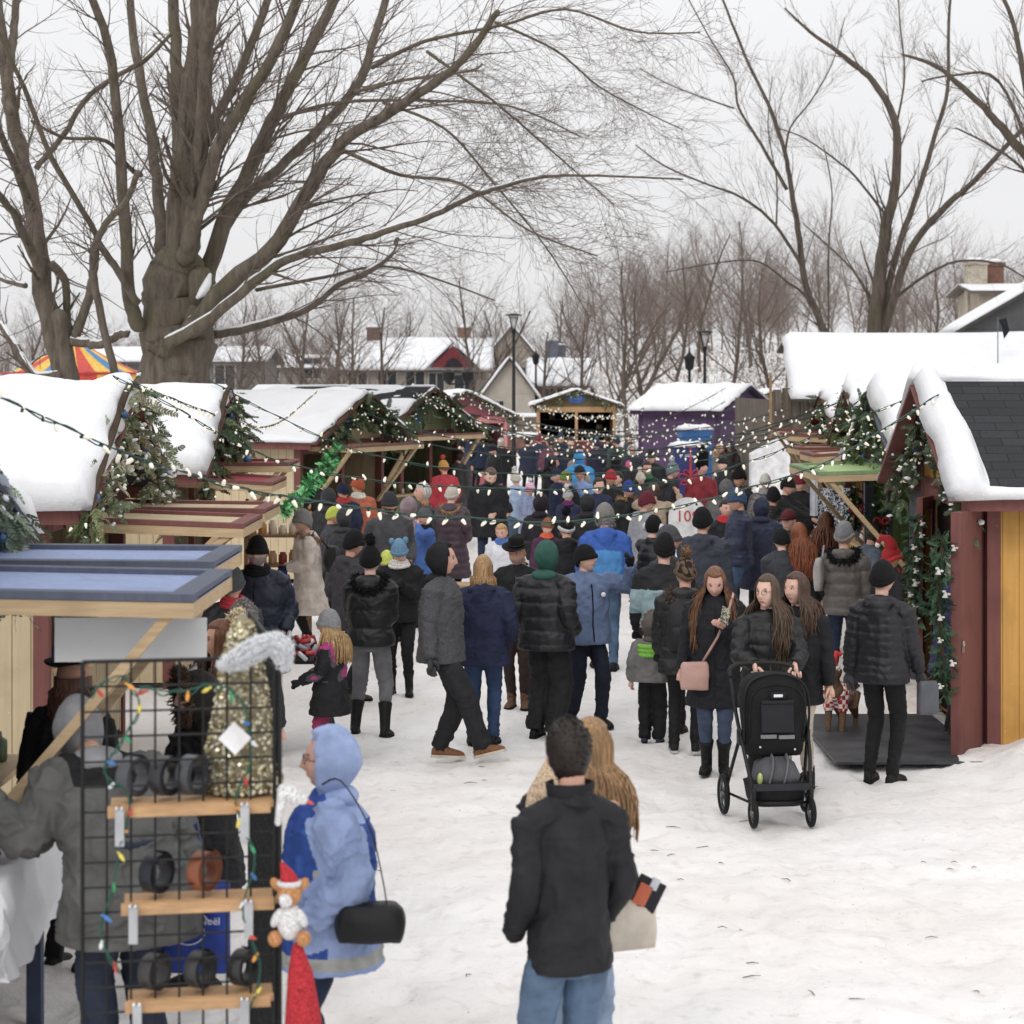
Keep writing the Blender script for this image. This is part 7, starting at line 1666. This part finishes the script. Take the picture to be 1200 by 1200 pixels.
# sequin tree
q = MB(); p = onrack(.80, 1.612, -.16); nr2 = np.random.RandomState(3)
st = thing('sequin_tree', 'tall gold sequin table tree on the top shelf of the wire rack', 'ornament', tuple(p))
core = MB(); core.rings([(0, 0, 0, .145, .13), (0, 0, .12, .135, .12), (0, 0, .25, .105, .10), (0, 0, .45, .075, .07), (0, 0, .60, .035, .03), (0, 0, .64, .01, .01)], 20); core.build('cone', mat('#8f8468', .5), st, smooth=True)
sq = MB()
for i in range(2400):
    z = nr2.rand()**1.25*.62; rr = np.interp(z, [0, .12, .25, .45, .6, .64], [.152, .142, .112, .082, .042, .02]); a = nr2.rand()*6.28; c = Vector((math.cos(a)*rr, math.sin(a)*rr*.92, z)); nrm = Vector((math.cos(a)+nr2.randn()*.45, math.sin(a)+nr2.randn()*.45, .5+nr2.randn()*.45)).normalized(); u, v, _ = basis(nrm); w = .0085
    sq.add([c+u*w, c+v*w, c-u*w, c-v*w], [(0, 1, 2, 3)], i % 3)
sq.build('sequins', [mat('#cfc49a', .25, metal=.7), mat('#e6dfc4', .2, metal=.5), mat('#a89a6c', .3, metal=.7)], st, recalc=False)
tufts_ = MB(); pts = [onrack(.74, 2.09), onrack(.82, 2.11), onrack(.90, 2.14), onrack(.97, 2.16), onrack(1.03, 2.15), onrack(1.05, 2.09)]
pp, rr = smoothline([Vector(p) for p in pts], [.015, .03, .034, .026, .036, .02], 6)
tufts_.tube(pp, rr, 10, roundcap=True); cs = [Vector(v) for v in tufts_.v]; me_ = [min(pp, key=lambda p: (p-c).length) for c in cs]; tufts(tufts_, cs, [(c-m).normalized() for c, m in zip(cs, me_)], .018, .0045, 3400, 0, 4, 0)
tag(tufts_.build('fluffy_boa', mat('#eceef2', .9, var=.03), smooth=True, recalc=False), 'fluffy white tinsel boa draped over the corner of the wire rack', 'garland')
KB = []
for c in ('#c23a30', '#d8922c', '#d8c23a', '#2f8f5a', '#3f78c0', '#d6d8dc'):
    m_ = BULB.copy(); m_.materials.clear(); m_.materials.append(mat(c, .3, emit=.15, var=0)); m_.materials.append(mat('#22584a', .5, var=0)); KB.append(m_)
string('green wired string of coloured mini lights clipped to the wire rack', [tuple(onrack(f, z, .03))+(0,) for f, z in ((.05, 2.0), (.2, 2.06), (.3, 1.95), (.18, 1.8), (.12, 1.72), (.25, 1.62), (.2, 1.45), (.16, 1.3), (.1, 1.15), (.2, 1.0))], .10, .58, .003, 41, KB, 'coloured lights on the wire rack', '#1f5a4a')
string('green wired coloured lights hanging down the right side of the rack', [tuple(onrack(f, z, .03))+(0,) for f, z in ((.3, 2.02), (.5, 2.0), (.7, 2.02), (.84, 1.95), (.88, 1.75), (.8, 1.6), (.9, 1.4), (.84, 1.2), (.93, 1.0), (.85, .8))], .10, .58, .003, 42, KB, 'coloured lights on the wire rack', '#1f5a4a')
# plush toys
def plush(label, loc, kind):
    t = thing('plush_toy', label, 'plush toy', loc, 0, 'plush toys on the wire rack')
    tan = mat('#b87f4a', 1, 'wool'); wh = mat('#e2e0de', 1, 'wool'); red = mat('#b01c28', .9, 'wool')
    if kind == 'deer':
        q = MB(); q.ell((0, 0, -.12), (.055, .05, .08), 12, 9); q.build('body', wh, t, smooth=True)
        q = MB(); q.ell((0, -.01, 0), (.052, .05, .055), 12, 9); q.build('head', tan, t, smooth=True)
        q = MB(); q.ell((-.012, -.045, -.02), (.03, .028, .032), 12, 9); q.build('muzzle', wh, t, smooth=True)
        for sx in (-1, 1):
            q = MB(); q.ell((sx*.055, 0, .035), (.022, .014, .035), 10, 7, rot=(0, sx*.7, 0)); q.build('ear', tan, t, smooth=True)
            q = MB(); q.ell((sx*.06, -.01, -.19), (.032, .05, .034), 10, 7); q.build('foot', tan, t, smooth=True)
            q = MB(); q.ell((sx*.05, -.02, -.10), (.022, .022, .045), 10, 7, rot=(0, -sx*.5, 0)); q.build('arm', wh, t, smooth=True)
        q = MB(); q.tube([(0, 0, .04), (-.01, 0, .08), (-.03, .0, .12)], [.045, .03, .012], 12, roundcap=True); h = q.build('hat', red, t, smooth=True); q = MB(); q.torus((0, 0, .042), .044, .012, 16, 6); q.build('hat_trim', wh, h, smooth=True)
    else:
        q = MB(); q.tube([(0, 0, .09), (.01, 0, 0), (.02, 0, -.16), (.03, 0, -.42)], [.02, .045, .065, .09], 14, roundcap=True); q.build('hat', red, t, smooth=True)
        q = MB(); q.ell((-.03, -.02, -.46), (.07, .05, .11), 12, 9); q.build('beard', wh, t, smooth=True); q = MB(); q.ell((0, -.06, -.38), (.018, .018, .018)); q.build('nose', mat('#d6a792', .6), t, smooth=True)
    return t
plush('tan and white reindeer plush with a red hat on the rack corner', tuple(onrack(1.09, 1.27, .06)), 'deer').scale = (.85,)*3
plush('gnome with a long red pointed hat at the foot of the rack corner', tuple(onrack(1.13, .98, .05)), 'gnome')
q = MB(); p = onrack(1.10, 1.62, .05); q.ell(p, (.05, .03, .03), 12, 8, rot=(0, .5, 0)); q.ell(p+Vector((.04, 0, -.015)), (.02, .02, .02)); q.tube([p+Vector((-.03, 0, .02)), p+Vector((-.05, 0, -.10))], [.022, .012], 8, roundcap=True); bd = q.build('bird_ornament', mat('#e0e0e0', .9, 'wool'), None, smooth=True); tag(bd, 'white feathered bird ornament with an orange beak clipped to the rack corner', 'ornament')
q = MB(); q.tube([p+Vector((.055, 0, -.022)), p+Vector((.08, 0, -.034))], [.009, .002], 8); q.build('beak', mat('#d8502c', .5), bd)
q = MB(); q.box(onrack(.8, 1.83, .05), (.085, .004, .085), (.1, .75, 0)); tag(q.build('paper_tag', mat('#e6e6e8', .7)), 'blank white paper tag hanging before the gold sequin tree', 'tag')
# ---------------------------------------------------------------- stroller
sx0, sy0 = 1.86, 15.12
S = thing('stroller', 'black baby stroller pushed toward the camera with a grey backpack in its basket', 'stroller', (sx0, sy0, 0), R(7))
FM = mat('#17181b', .4, var=.03); FB = mat('#121316', .8, 'fabric')
for wx, wy, r_w, nm in ((-.205, -.22, .105, 'front_wheel'), (.205, -.22, .105, 'front_wheel'), (-.30, .30, .145, 'rear_wheel'), (.30, .30, .145, 'rear_wheel')):
    q = MB(); q.torus((wx, wy, r_w), r_w-.018, .02, 28, 8, rot=(0, PI/2, 0)); w = q.build(nm, mat('#0e0e10', .7), S, smooth=True)
    q = MB(); q.torus((wx, wy, r_w), r_w-.038, .006, 24, 6, rot=(0, PI/2, 0)); q.tube([(wx-.02, wy, r_w), (wx+.02, wy, r_w)], .02, 10)
    for k in range(6):
        a = k*PI/3; q.tube([(wx, wy, r_w), (wx, wy+math.cos(a)*(r_w-.038), r_w+math.sin(a)*(r_w-.038))], .006, 5)
    q.build('rim', mat('#6a6c70', .35, metal=.5), w, smooth=True)
q = MB()
for s_ in (-1, 1):
    q.tube(smoothline([Vector(p) for p in ((s_*.205, -.22, .12), (s_*.205, -.20, .25), (s_*.235, -.08, .5), (s_*.25, .12, .75), (s_*.245, .32, .98))], [1]*5, 4)[0], .014, 8)
    q.tube([(s_*.245, .02, .60), (s_*.27, .18, .35), (s_*.29, .30, .145)], .013, 8); q.box((s_*.205, -.225, .22), (.035, .05, .12), (.1, 0, 0), bev=.012); q.box((s_*.245, .03, .60), (.03, .09, .12), bev=.014)
    q.tube([(s_*.205, -.2, .17), (s_*.28, .28, .16)], .010, 8)
q.tube([(-.205, -.2, .17), (.205, -.2, .17)], .012, 8); q.build('frame', FM, S, smooth=True)
q = MB(); hb = smoothline([Vector(p) for p in ((-.245, .32, .98), (-.23, .38, 1.04), (-.12, .42, 1.065), (.12, .42, 1.065), (.23, .38, 1.04), (.245, .32, .98))], [1]*6, 4)[0]; q.tube(hb, .017, 10); q.build('handlebar', mat('#26231f', .6), S, smooth=True)
q = MB(); q.rings([(0, .02, .47, .19, .06), (0, .02, .50, .205, .08), (0, .03, .62, .222, .10), (0, .05, .80, .235, .13), (0, .07, .93, .232, .14), (0, .09, 1.0, .20, .13), (0, .10, 1.035, .14, .09), (0, .10, 1.045, .06, .04)], 36, p=3.6); seat = q.build('seat', FB, S, smooth=True)
q = MB(); q.tube(smoothline([Vector(p) for p in ((-.225, -.03, .55), (-.236, -.06, .75), (-.225, -.055, .92), (-.16, -.03, 1.01), (0, -.015, 1.045), (.16, -.03, 1.01), (.225, -.055, .92), (.236, -.06, .75), (.225, -.03, .55))], [1]*9, 4)[0], .009, 6); q.tube(smoothline([Vector(p) for p in ((-.19, -.05, .6), (-.20, -.085, .75), (-.19, -.08, .88), (-.13, -.06, .95), (0, -.055, .975), (.13, -.06, .95), (.19, -.08, .88), (.20, -.085, .75), (.19, -.05, .6))], [1]*9, 4)[0], .0045, 6); q.build('canopy_piping', mat('#0a0a0c', .5), seat, smooth=True)
def onseat(x, z): return -.062-.033*min(1, max(0, (z-.5)/.35))-(.0)
q = MB(); q.box((0, -.098, .86), (.23, .012, .025), (.12, 0, 0), bev=.003); q.box((0, -.093, .745), (.235, .006, .2), (-.07, 0, 0), bev=.002); q.build('mesh_pocket', mat('#1e1f24', .6), seat)
q = MB(); q.box((.0, -.104, .905), (.11, .012, .05), (.12, 0, 0), bev=.01); lg = q.build('badge_plate', mat('#08080a', .4), seat); q = MB(); q.box((0, -.112, .906), (.065, .005, .02), (.12, 0, 0), bev=.004); q.build('badge', mat('#dfe0e2', .4), lg)
q = MB(); q.box((-.062, -.083, .615), (.115, .008, .028), (-.15, 0, -.0), bev=.002); q.box((.068, -.083, .610), (.115, .008, .028), (-.15, 0, 0), bev=.002); q.build('reflective_strips', mat('#77797d', .4), seat)
q = MB(); q.ell((-.12, -.072, .54), (.009, .006, .009)); q.ell((.13, -.072, .52), (.009, .006, .009)); q.build('snaps', mat('#c8c8ca', .3, metal=.6), seat, smooth=True)
q = MB(); q.rings([(0, .0, .135, .165, .16), (0, 0, .16, .18, .19), (0, 0, .26, .195, .22), (0, 0, .275, .2, .225)], 28, p=5); q.build('basket', mat('#101114', .7, 'fabric'), S, smooth=True)
q = MB(); q.bar((-.205, -.225, .285), (.205, -.225, .285), .03, .045); q.build('basket_rim', mat('#2c2d31', .6), S)
bp = thing('backpack', 'grey backpack lying in the basket under the black stroller', 'backpack', tuple(Matrix.Translation((sx0, sy0, 0)) @ Matrix.Rotation(R(7), 4, 'Z') @ Vector((0, -.03, .30))), R(7))
q = MB(); q.rings([(0, 0, -.02, .15, .14), (0, 0, .04, .17, .15), (0, .02, .12, .14, .12), (0, .03, .165, .08, .08)], 20, p=2.6); me = q.mesh('pack', True); co = getco(me); co += getno(me)*(fbm(co[:, 0]*20, co[:, 1]*20, co[:, 2]*20, 5, 2)*.018)[:, None]; setco(me, co); link('pack', me, mat('#55565b', .7, 'fabric'), bp)
q = MB()
for xx in (-.055, .05): q.tube(smoothline([Vector((xx-.03, -.155, .0)), Vector((xx-.01, -.155, .08)), Vector((xx+.01, -.10, .155)), Vector((xx+.02, .02, .18))], [1]*4, 4)[0], (.006, .022), 6)
q.build('shoulder_strap', mat('#6a6b70', .7), bp, smooth=True)
q = MB(); q.ell((-.14, -.12, .03), (.02, .02, .045)); q.build('bottle', mat('#b9c46a', .4), bp, smooth=True)
# ---------------------------------------------------------------- dog in a santa hat
dg = G(985, 862); D = MB(); 
def dp(x, y, z): return (x, y, z)
D.tube([(0, .20, .36), (0, .05, .37), (0, -.12, .38), (0, -.2, .42)], [.085, .095, .11, .09], 14, roundcap=True)
D.tube([(0, -.18, .42), (0, -.25, .52), (0, -.27, .56)], [.075, .065, .07], 12, roundcap=True)
D.ell((0, -.29, .58), (.068, .085, .07), 14, 10); D.tube([(0, -.34, .565), (0, -.43, .545)], [.042, .03], 10, roundcap=True)
for sx in (-1, 1):
    D.tube([(sx*.06, -.16, .36), (sx*.065, -.15, .20), (sx*.062, -.17, .10), (sx*.062, -.175, .03)], [.05, .032, .024, .022], 9); D.ell((sx*.062, -.19, .022), (.028, .042, .022), 9, 6)
    D.tube([(sx*.06, .20, .36), (sx*.075, .13, .24), (sx*.07, .24, .14), (sx*.065, .22, .03)], [.07, .05, .026, .022], 9); D.ell((sx*.065, .20, .022), (.028, .042, .022), 9, 6)
D.tube([(0, .27, .40), (0, .38, .47), (.02, .44, .56), (.03, .42, .64)], [.028, .022, .016, .008], 8, roundcap=True)
me = remesh(D, .009, 2); dog = link('dog', me, mat('#6e523c', .8, 'wool'), None, tuple(dg), R(-25)); tag(dog, 'brown dog in a red and white knitted coat and Santa hat beside the rubber mat', 'dog')
for sx in (-1, 1):
    q = MB(); q.ell((sx*.068, -.27, .575), (.016, .032, .055), 10, 8, rot=(0, sx*.35, 0)); q.build('ear', mat('#4a3424', .9, 'wool'), dog, smooth=True); q = MB(); q.ell((sx*.03, -.362, .60), (.009, .007, .009)); q.build('eye', mat('#0c0a08', .2), dog, smooth=True)
q = MB(); q.ell((0, -.462, .555), (.016, .012, .013)); q.build('nose', mat('#0c0a08', .3), dog, smooth=True)
q = MB(); q.tube([(0, .14, .36), (0, .0, .37), (0, -.13, .38), (0, -.2, .435)], [.10, .108, .122, .10], 20); 
for sx in (-1, 1): q.tube([(sx*.06, -.16, .36), (sx*.065, -.155, .24)], [.058, .045], 10)
me = remesh(q, .009, 2); link('knitted_coat', me, mat('#b32430', .9, 'checker', scale=26, c2='#e0dcd8'), dog)
q = MB(); q.tube([(0, -.27, .63), (0, -.25, .70), (.03, -.22, .75), (.08, -.20, .74)], [.062, .045, .03, .014], 12, roundcap=True); h = q.build('santa_hat', mat('#c02430', .9, 'wool'), dog, smooth=True); q = MB(); q.torus((0, -.27, .635), .06, .017, 18, 7, rot=(.15, 0, 0)); q.ell((.085, -.2, .725), (.024, .024, .024)); q.build('hat_trim', mat('#e8e6e2', 1, 'wool'), h, smooth=True)
# ---------------------------------------------------------------- gift boxes, balloon, price sign, small table
def giftbox(label, x, ytop, d, w, rot, col, snowt, bow, rib, h=None):
    p = P(x, ytop, d); t = thing('gift_box_display', label, 'display box', (p.x, d, 0), R(rot), 'giant gift box displays'); H = p.z; dep = .5
    q = MB(); q.b2((-w/2, -dep/2, 0), (w/2, dep/2, H)); b = q.build('box', mat(col, .6, var=.05), t)
    snowslab((-w/2, -dep/2, H+.002), (w, 0, 0), (0, dep, 0), (0, 0, 1), lambda a, bb: .10+.03*vnoise(a*5, bb*5), 20, 12).build('snow', ROOFSNOW, t, smooth=True)
    y = -dep/2-.012
    if bow:
        q = MB(); q.b2((-.025, y, .02), (.025, y+.008, H-.02))
        for sx in (-1, 1):
            for k, (a, l, wd_) in enumerate(((.25, .26, .07), (.95, .22, .05), (-.45, .22, .05))):
                c = Vector((sx*math.cos(a)*l*.55, y-.008, H*.62+math.sin(a)*l*.55)); pts = [c+Vector((sx*math.cos(a)*l*.5*math.cos(u)-math.sin(a)*wd_*math.sin(u)*sx, 0, math.sin(a)*l*.5*math.cos(u)+math.cos(a)*wd_*math.sin(u))) for u in np.linspace(0, 2*PI, 20)]; q.tube(pts, .014, 5)
        q.ell((0, y-.01, H*.62), (.05, .02, .05), 10, 8); q.build('ribbon', mat('#c22a3c', .5), t)
        q = MB(); q.prism([(-.24, y, H-.16), (-.18, y, H-.16), (-.21, y, H-.25)], (0, 0, 0), (0, .006, 0)); q.prism([(-.20, y, H-.13), (-.15, y, H-.13), (-.175, y, H-.20)], (0, 0, 0), (0, .006, 0))
        q.b2((-.12, y, H-.17), (.02, y+.006, H-.145)); q.b2((-.12, y, H-.21), (.22, y+.006, H-.19)); q.build('logo', mat('#d0d4e4', .6, var=0), t)
        q = MB()
        for k in range(6): q.tube([(-.26+k*.085, y-.004, H*.36), (-.24+k*.085, y-.004, H*.36+.07), (-.21+k*.085, y-.004, H*.36+.0), (-.19+k*.085, y-.004, H*.36+.06)], .009, 5)
        q.tube([(-.1+.04*k, y-.004, H*.27-.02*math.sin(k*.6)) for k in range(9)], .008, 5); q.build('yellow_lettering', mat('#c9bd3c', .6), t)
    else:
        q = MB()
        for k in range(3):
            c = Vector((-.18+k*.18, y, H-.32)); q.prism([c+Vector((-.07, 0, -.06)), c+Vector((.07, 0, -.06)), c+Vector((0, 0, .1))], (0, 0, 0), (0, .006, 0))
        q.build('tree_motif', mat('#8a9a60', .7), t)
    return t
giftbox('front giant gift box in dark violet with a red ribbon bow and white logo', 806, 523, 45, .68, 8, '#2f3474', .1, True, True)
giftbox('rear giant gift box in blue with snow on top, taller than the ribboned one', 814, 503, 46.2, .66, 8, '#2f66a4', .1, False, True)
q = MB(); q.ell((0, 0, 0), (.17, .17, .2), 18, 14); q.tube([(0, 0, -.2), (0, 0, -.23)], [.01, .02], 8); bl = q.build('balloon', mat('#c8391f', .35, spec=.5), None, smooth=True, loc=tuple(P(585, 505, 66))); tag(bl, 'orange red balloon floating left of the tall lamp post', 'balloon')
q = MB(); q.tube([(0, 0, -.23), (.01, 0, -.6), (0, 0, -1.1)], .004, 4); q.build('string', mat('#c8c8c8', .6), bl)
sg = thing('price_sign', 'round topped white sign with a red ten dollar price in the crowd', 'sign', tuple(P(806, 650, 30).to_tuple()), R(0)); sg.location.z = 0; hsg = P(806, 583, 30).z
q = MB(); rs = .27; poly = [Vector((-rs, 0, hsg-.75)), Vector((rs, 0, hsg-.75))]+[Vector((math.cos(a)*rs, 0, hsg-rs+math.sin(a)*rs)) for a in np.linspace(0, PI, 18)]; q.prism(poly, (0, 0, 0), (0, .03, 0)); q.build('board', mat('#dcdcdc', .6), sg)
text('price', '10$', .22, Matrix.Translation((0, -.006, hsg-.27)) @ RX, '#c02a30', sg)
q = MB(); q.tube([(0, .05, 0), (0, .05, hsg-.5)], .025, 8); q.build('post', mat('#8a8a8a', .5), sg)
ts = thing('small_table', 'low dark folding table with jumbled red and white goods before the bearded man', 'table', (-1.85, 18.3, 0))
q = MB(); q.rings([(0, 0, .74, .42, .34), (0, 0, .77, .42, .34)], 24, p=5); q.build('tabletop', mat('#1c1d20', .5), ts)
for sx in (-1, 1): q = MB(); q.tube([(sx*.34, -.25, 0), (sx*.2, .25, .74)], .015, 8); q.build('leg', mat('#2a2b2e', .4), ts); q = MB(); q.tube([(sx*.34, .25, 0), (sx*.2, -.25, .74)], .015, 8); q.build('leg', mat('#2a2b2e', .4), ts)
r_ = random.Random(8)
for k in range(46):
    c = r_.choice(('#d9d9db', '#d0d2d8', '#b52a30', '#c84040', '#9aa0ac')); q = MB(); x_, y_, z_ = r_.gauss(0, .15), r_.gauss(0, .12), 0; z_ = .80+.17*math.exp(-(x_*x_+y_*y_)*18)*r_.random()
    q.rings([(0, 0, -.05, .012, .012), (0, 0, -.045, .022, .02), (0, 0, .045, .022, .02), (0, 0, .05, .01, .01)], 8); q = q.build('wrapped_sweet', mat(c, .3), None, smooth=True, loc=(-1.85+x_, 18.3+y_, z_)); q.rotation_euler = (r_.uniform(0, 3), r_.uniform(0, 3), r_.uniform(0, 3)); tag(q, 'shiny wrapped sweet heaped on the low dark folding table', 'sweet', 'wrapped sweets on the low table')
# produce stand beside the beige coat
pd_ = thing('jar_stand', 'wooden stand with rows of jars and red baskets left of the beige coat', 'stand', tuple(P(326, 640, 25.2).to_tuple())); pd_.location.z = 0
for z in (.55, .95, 1.3):
    q = MB(); q.b2((-.38, -.2, z), (.38, .2, z+.03)); q.build('shelf', mat('#8a6a48', .7, 'wood'), pd_)
for sx in (-.36, .36):
    for sy in (-.18, .18): q = MB(); q.b2((sx-.02, sy-.02, 0), (sx+.02, sy+.02, 1.5)); q.build('upright', mat('#8a6a48', .7, 'wood'), pd_)
for z in (.58, .98, 1.33):
    for k in range(6):
        c = r_.choice(('#b52a2a', '#c8a070', '#d8c8b0', '#9a3a2a', '#c88a4a')); q = MB(); h = r_.uniform(.1, .17); q.rings([(0, 0, 0, .045, .045), (0, 0, .01, .05, .05), (0, 0, h*.75, .05, .05), (0, 0, h*.85, .035, .035), (0, 0, h, .036, .036)], 12)
        q = q.build('jar', mat(c, .3), None, smooth=True, loc=(pd_.location.x-.3+k*.12, 25.15, z)); tag(q, 'small jar in a row on the wooden stand left of the beige coat', 'jar', 'jars on the wooden stand')
q = MB(); q.box((0, 0, .38), (1.1, .5, .04)); 
for sx in (-.45, .45): q.box((sx, 0, .18), (.06, .42, .36))
bn_ = q.build('bench', mat('#a88a62', .7, 'wood'), None, loc=tuple(G(560, 712))); bn_.location = P(560, 650, 25); bn_.location.z = 0.0; bn_.scale.z = 1.9; tag(bn_, 'plain wooden trestle bench behind the man in the brimmed hat', 'bench')
# patterned shawl on a rail in the third right chalet, scarf rack
q = MB(); n = 24; vs = []
for j in range(n):
    for i in range(n): u, v = i/(n-1), j/(n-1); vs.append((.42*u, .05*math.sin(u*14+v*2), -.62*v))
q.add(vs, [(j*n+i, j*n+i+1, (j+1)*n+i+1, (j+1)*n+i) for j in range(n-1) for i in range(n-1)]); q = q.build('patterned_shawl', mat('#23252c', .9, 'camo', scale=40, c2='#c6c8d0'), None, smooth=True, loc=tuple(P(958, 572, 27))); tag(q, 'black and white speckled shawl hanging under the awnings on the right', 'shawl')
q = MB(); vs = []
for j in range(n):
    for i in range(n): u, v = i/(n-1), j/(n-1); vs.append((.10*u, .03*math.sin(u*9), -.5*v))
q.add(vs, [(j*n+i, j*n+i+1, (j+1)*n+i+1, (j+1)*n+i) for j in range(n-1) for i in range(n-1)]); q = q.build('white_towel', mat('#c8cad4', .9), None, smooth=True, loc=tuple(P(949, 558, 26.8))); tag(q, 'narrow pale towel hanging left of the speckled shawl', 'towel')
# twigs and litter on the trodden snow
for k in range(34):
    x = r_.uniform(430, 1190); y = r_.uniform(880, 1195); g = G(x, y); L = r_.uniform(.03, .11); a = r_.uniform(-.5, .5) if r_.random() < .7 else r_.uniform(0, 3)
    q = MB(); z = float(gz(g.x, g.y))+.006; q.tube([(-L/2, 0, 0), (0, r_.gauss(0, .008), .004), (L/2, r_.gauss(0, .01), 0)], [.0022, .003, .0012], 5)
    q = q.build('twig', mat(r_.choice(('#5a4030', '#7a5238', '#4a382c')), .9), None, loc=(g.x, g.y, z), rotz=a); tag(q, 'short brown twig lying on the open trodden snow', 'twig', 'twigs scattered on the snow')
# ---------------------------------------------------------------- camera, light
bpy.data.scenes.remove(TMP)
for o in list(bpy.data.objects):
    if '_s' in o: del o['_s']
cam = bpy.data.cameras.new('camera'); co_ = bpy.data.objects.new('camera', cam); COL.objects.link(co_)
co_.location = (0, 0, CH); co_.rotation_euler = (PI/2, 0, 0)
cam.sensor_width = 36; cam.lens = F/1200*36; cam.shift_y = -.125; cam.clip_start = .5; cam.clip_end = 3000
cam.dof.use_dof = True; cam.dof.focus_distance = 18.5; cam.dof.aperture_fstop = 4.0
scene.camera = co_
w = bpy.data.worlds.new('World'); scene.world = w; w.use_nodes = True
nt = w.node_tree; bg = nt.nodes['Background']
sky = nt.nodes.new('ShaderNodeTexSky'); sky.sky_type = 'NISHITA'; sky.sun_disc = False
SE, SR = R(38), R(200)
sky.sun_elevation = SE; sky.sun_rotation = SR; sky.dust_density = 3; sky.air_density = 1.2
hsv = nt.nodes.new('ShaderNodeHueSaturation'); hsv.inputs['Saturation'].default_value = .12
nt.links.new(sky.outputs[0], hsv.inputs['Color'])
tc = nt.nodes.new('ShaderNodeTexCoord'); mp = nt.nodes.new('ShaderNodeMapping'); mp.inputs['Scale'].default_value = (2, 2, 6)
nz = nt.nodes.new('ShaderNodeTexNoise'); nz.inputs['Scale'].default_value = 1.3; nz.inputs['Detail'].default_value = 4
nt.links.new(tc.outputs['Generated'], mp.inputs[0]); nt.links.new(mp.outputs[0], nz.inputs['Vector'])
cr = nt.nodes.new('ShaderNodeMapRange'); cr.inputs[1].default_value = .3; cr.inputs[2].default_value = .7; cr.inputs[3].default_value = 7.6; cr.inputs[4].default_value = 8.3
nt.links.new(nz.outputs[0], cr.inputs[0])
comb = nt.nodes.new('ShaderNodeCombineColor')
m1 = nt.nodes.new('ShaderNodeMath'); m1.operation = 'MULTIPLY'; m1.inputs[1].default_value = 1.0
nt.links.new(cr.outputs[0], comb.inputs[0]); nt.links.new(cr.outputs[0], comb.inputs[1])
m2 = nt.nodes.new('ShaderNodeMath'); m2.operation = 'MULTIPLY'; m2.inputs[1].default_value = 1.015
nt.links.new(cr.outputs[0], m2.inputs[0]); nt.links.new(m2.outputs[0], comb.inputs[2])
mx = nt.nodes.new('ShaderNodeMix'); mx.data_type = 'RGBA'; mx.inputs[0].default_value = .88   # cloud cover over the clear sky
nt.links.new(hsv.outputs[0], mx.inputs[6]); nt.links.new(comb.outputs[0], mx.inputs[7])
# an overcast sky is brighter overhead than at the horizon
sx_ = nt.nodes.new('ShaderNodeSeparateXYZ'); nt.links.new(tc.outputs['Generated'], sx_.inputs[0])
ov_ = nt.nodes.new('ShaderNodeMapRange'); ov_.inputs[1].default_value = 0; ov_.inputs[2].default_value = 1; ov_.inputs[3].default_value = 1.0; ov_.inputs[4].default_value = 1.55
nt.links.new(sx_.outputs[2], ov_.inputs[0])
vm_ = nt.nodes.new('ShaderNodeVectorMath'); vm_.operation = 'SCALE'; nt.links.new(mx.outputs[2], vm_.inputs[0]); nt.links.new(ov_.outputs[0], vm_.inputs['Scale'])
nt.links.new(vm_.outputs[0], bg.inputs['Color']); bg.inputs['Strength'].default_value = .10
sl = bpy.data.lights.new('sun', 'SUN'); sl.energy = .6; sl.angle = R(20); sl.color = (1, .97, .93)
so_ = bpy.data.objects.new('sun', sl); COL.objects.link(so_)
# direction towards the sun: Nishita rotation is measured clockwise from +Y
dirs_ = Vector((math.sin(SR)*math.cos(SE), math.cos(SR)*math.cos(SE), math.sin(SE)))
so_.rotation_euler = dirs_.to_track_quat('Z', 'Y').to_euler()
vs_ = scene.view_settings; vs_.view_transform = 'Standard'; vs_.look = 'None'; vs_.exposure = .15; vs_.gamma = 1; vs_.use_curve_mapping = False
scene.cycles.max_bounces = 6; scene.cycles.diffuse_bounces = 4; scene.cycles.transparent_max_bounces = 6
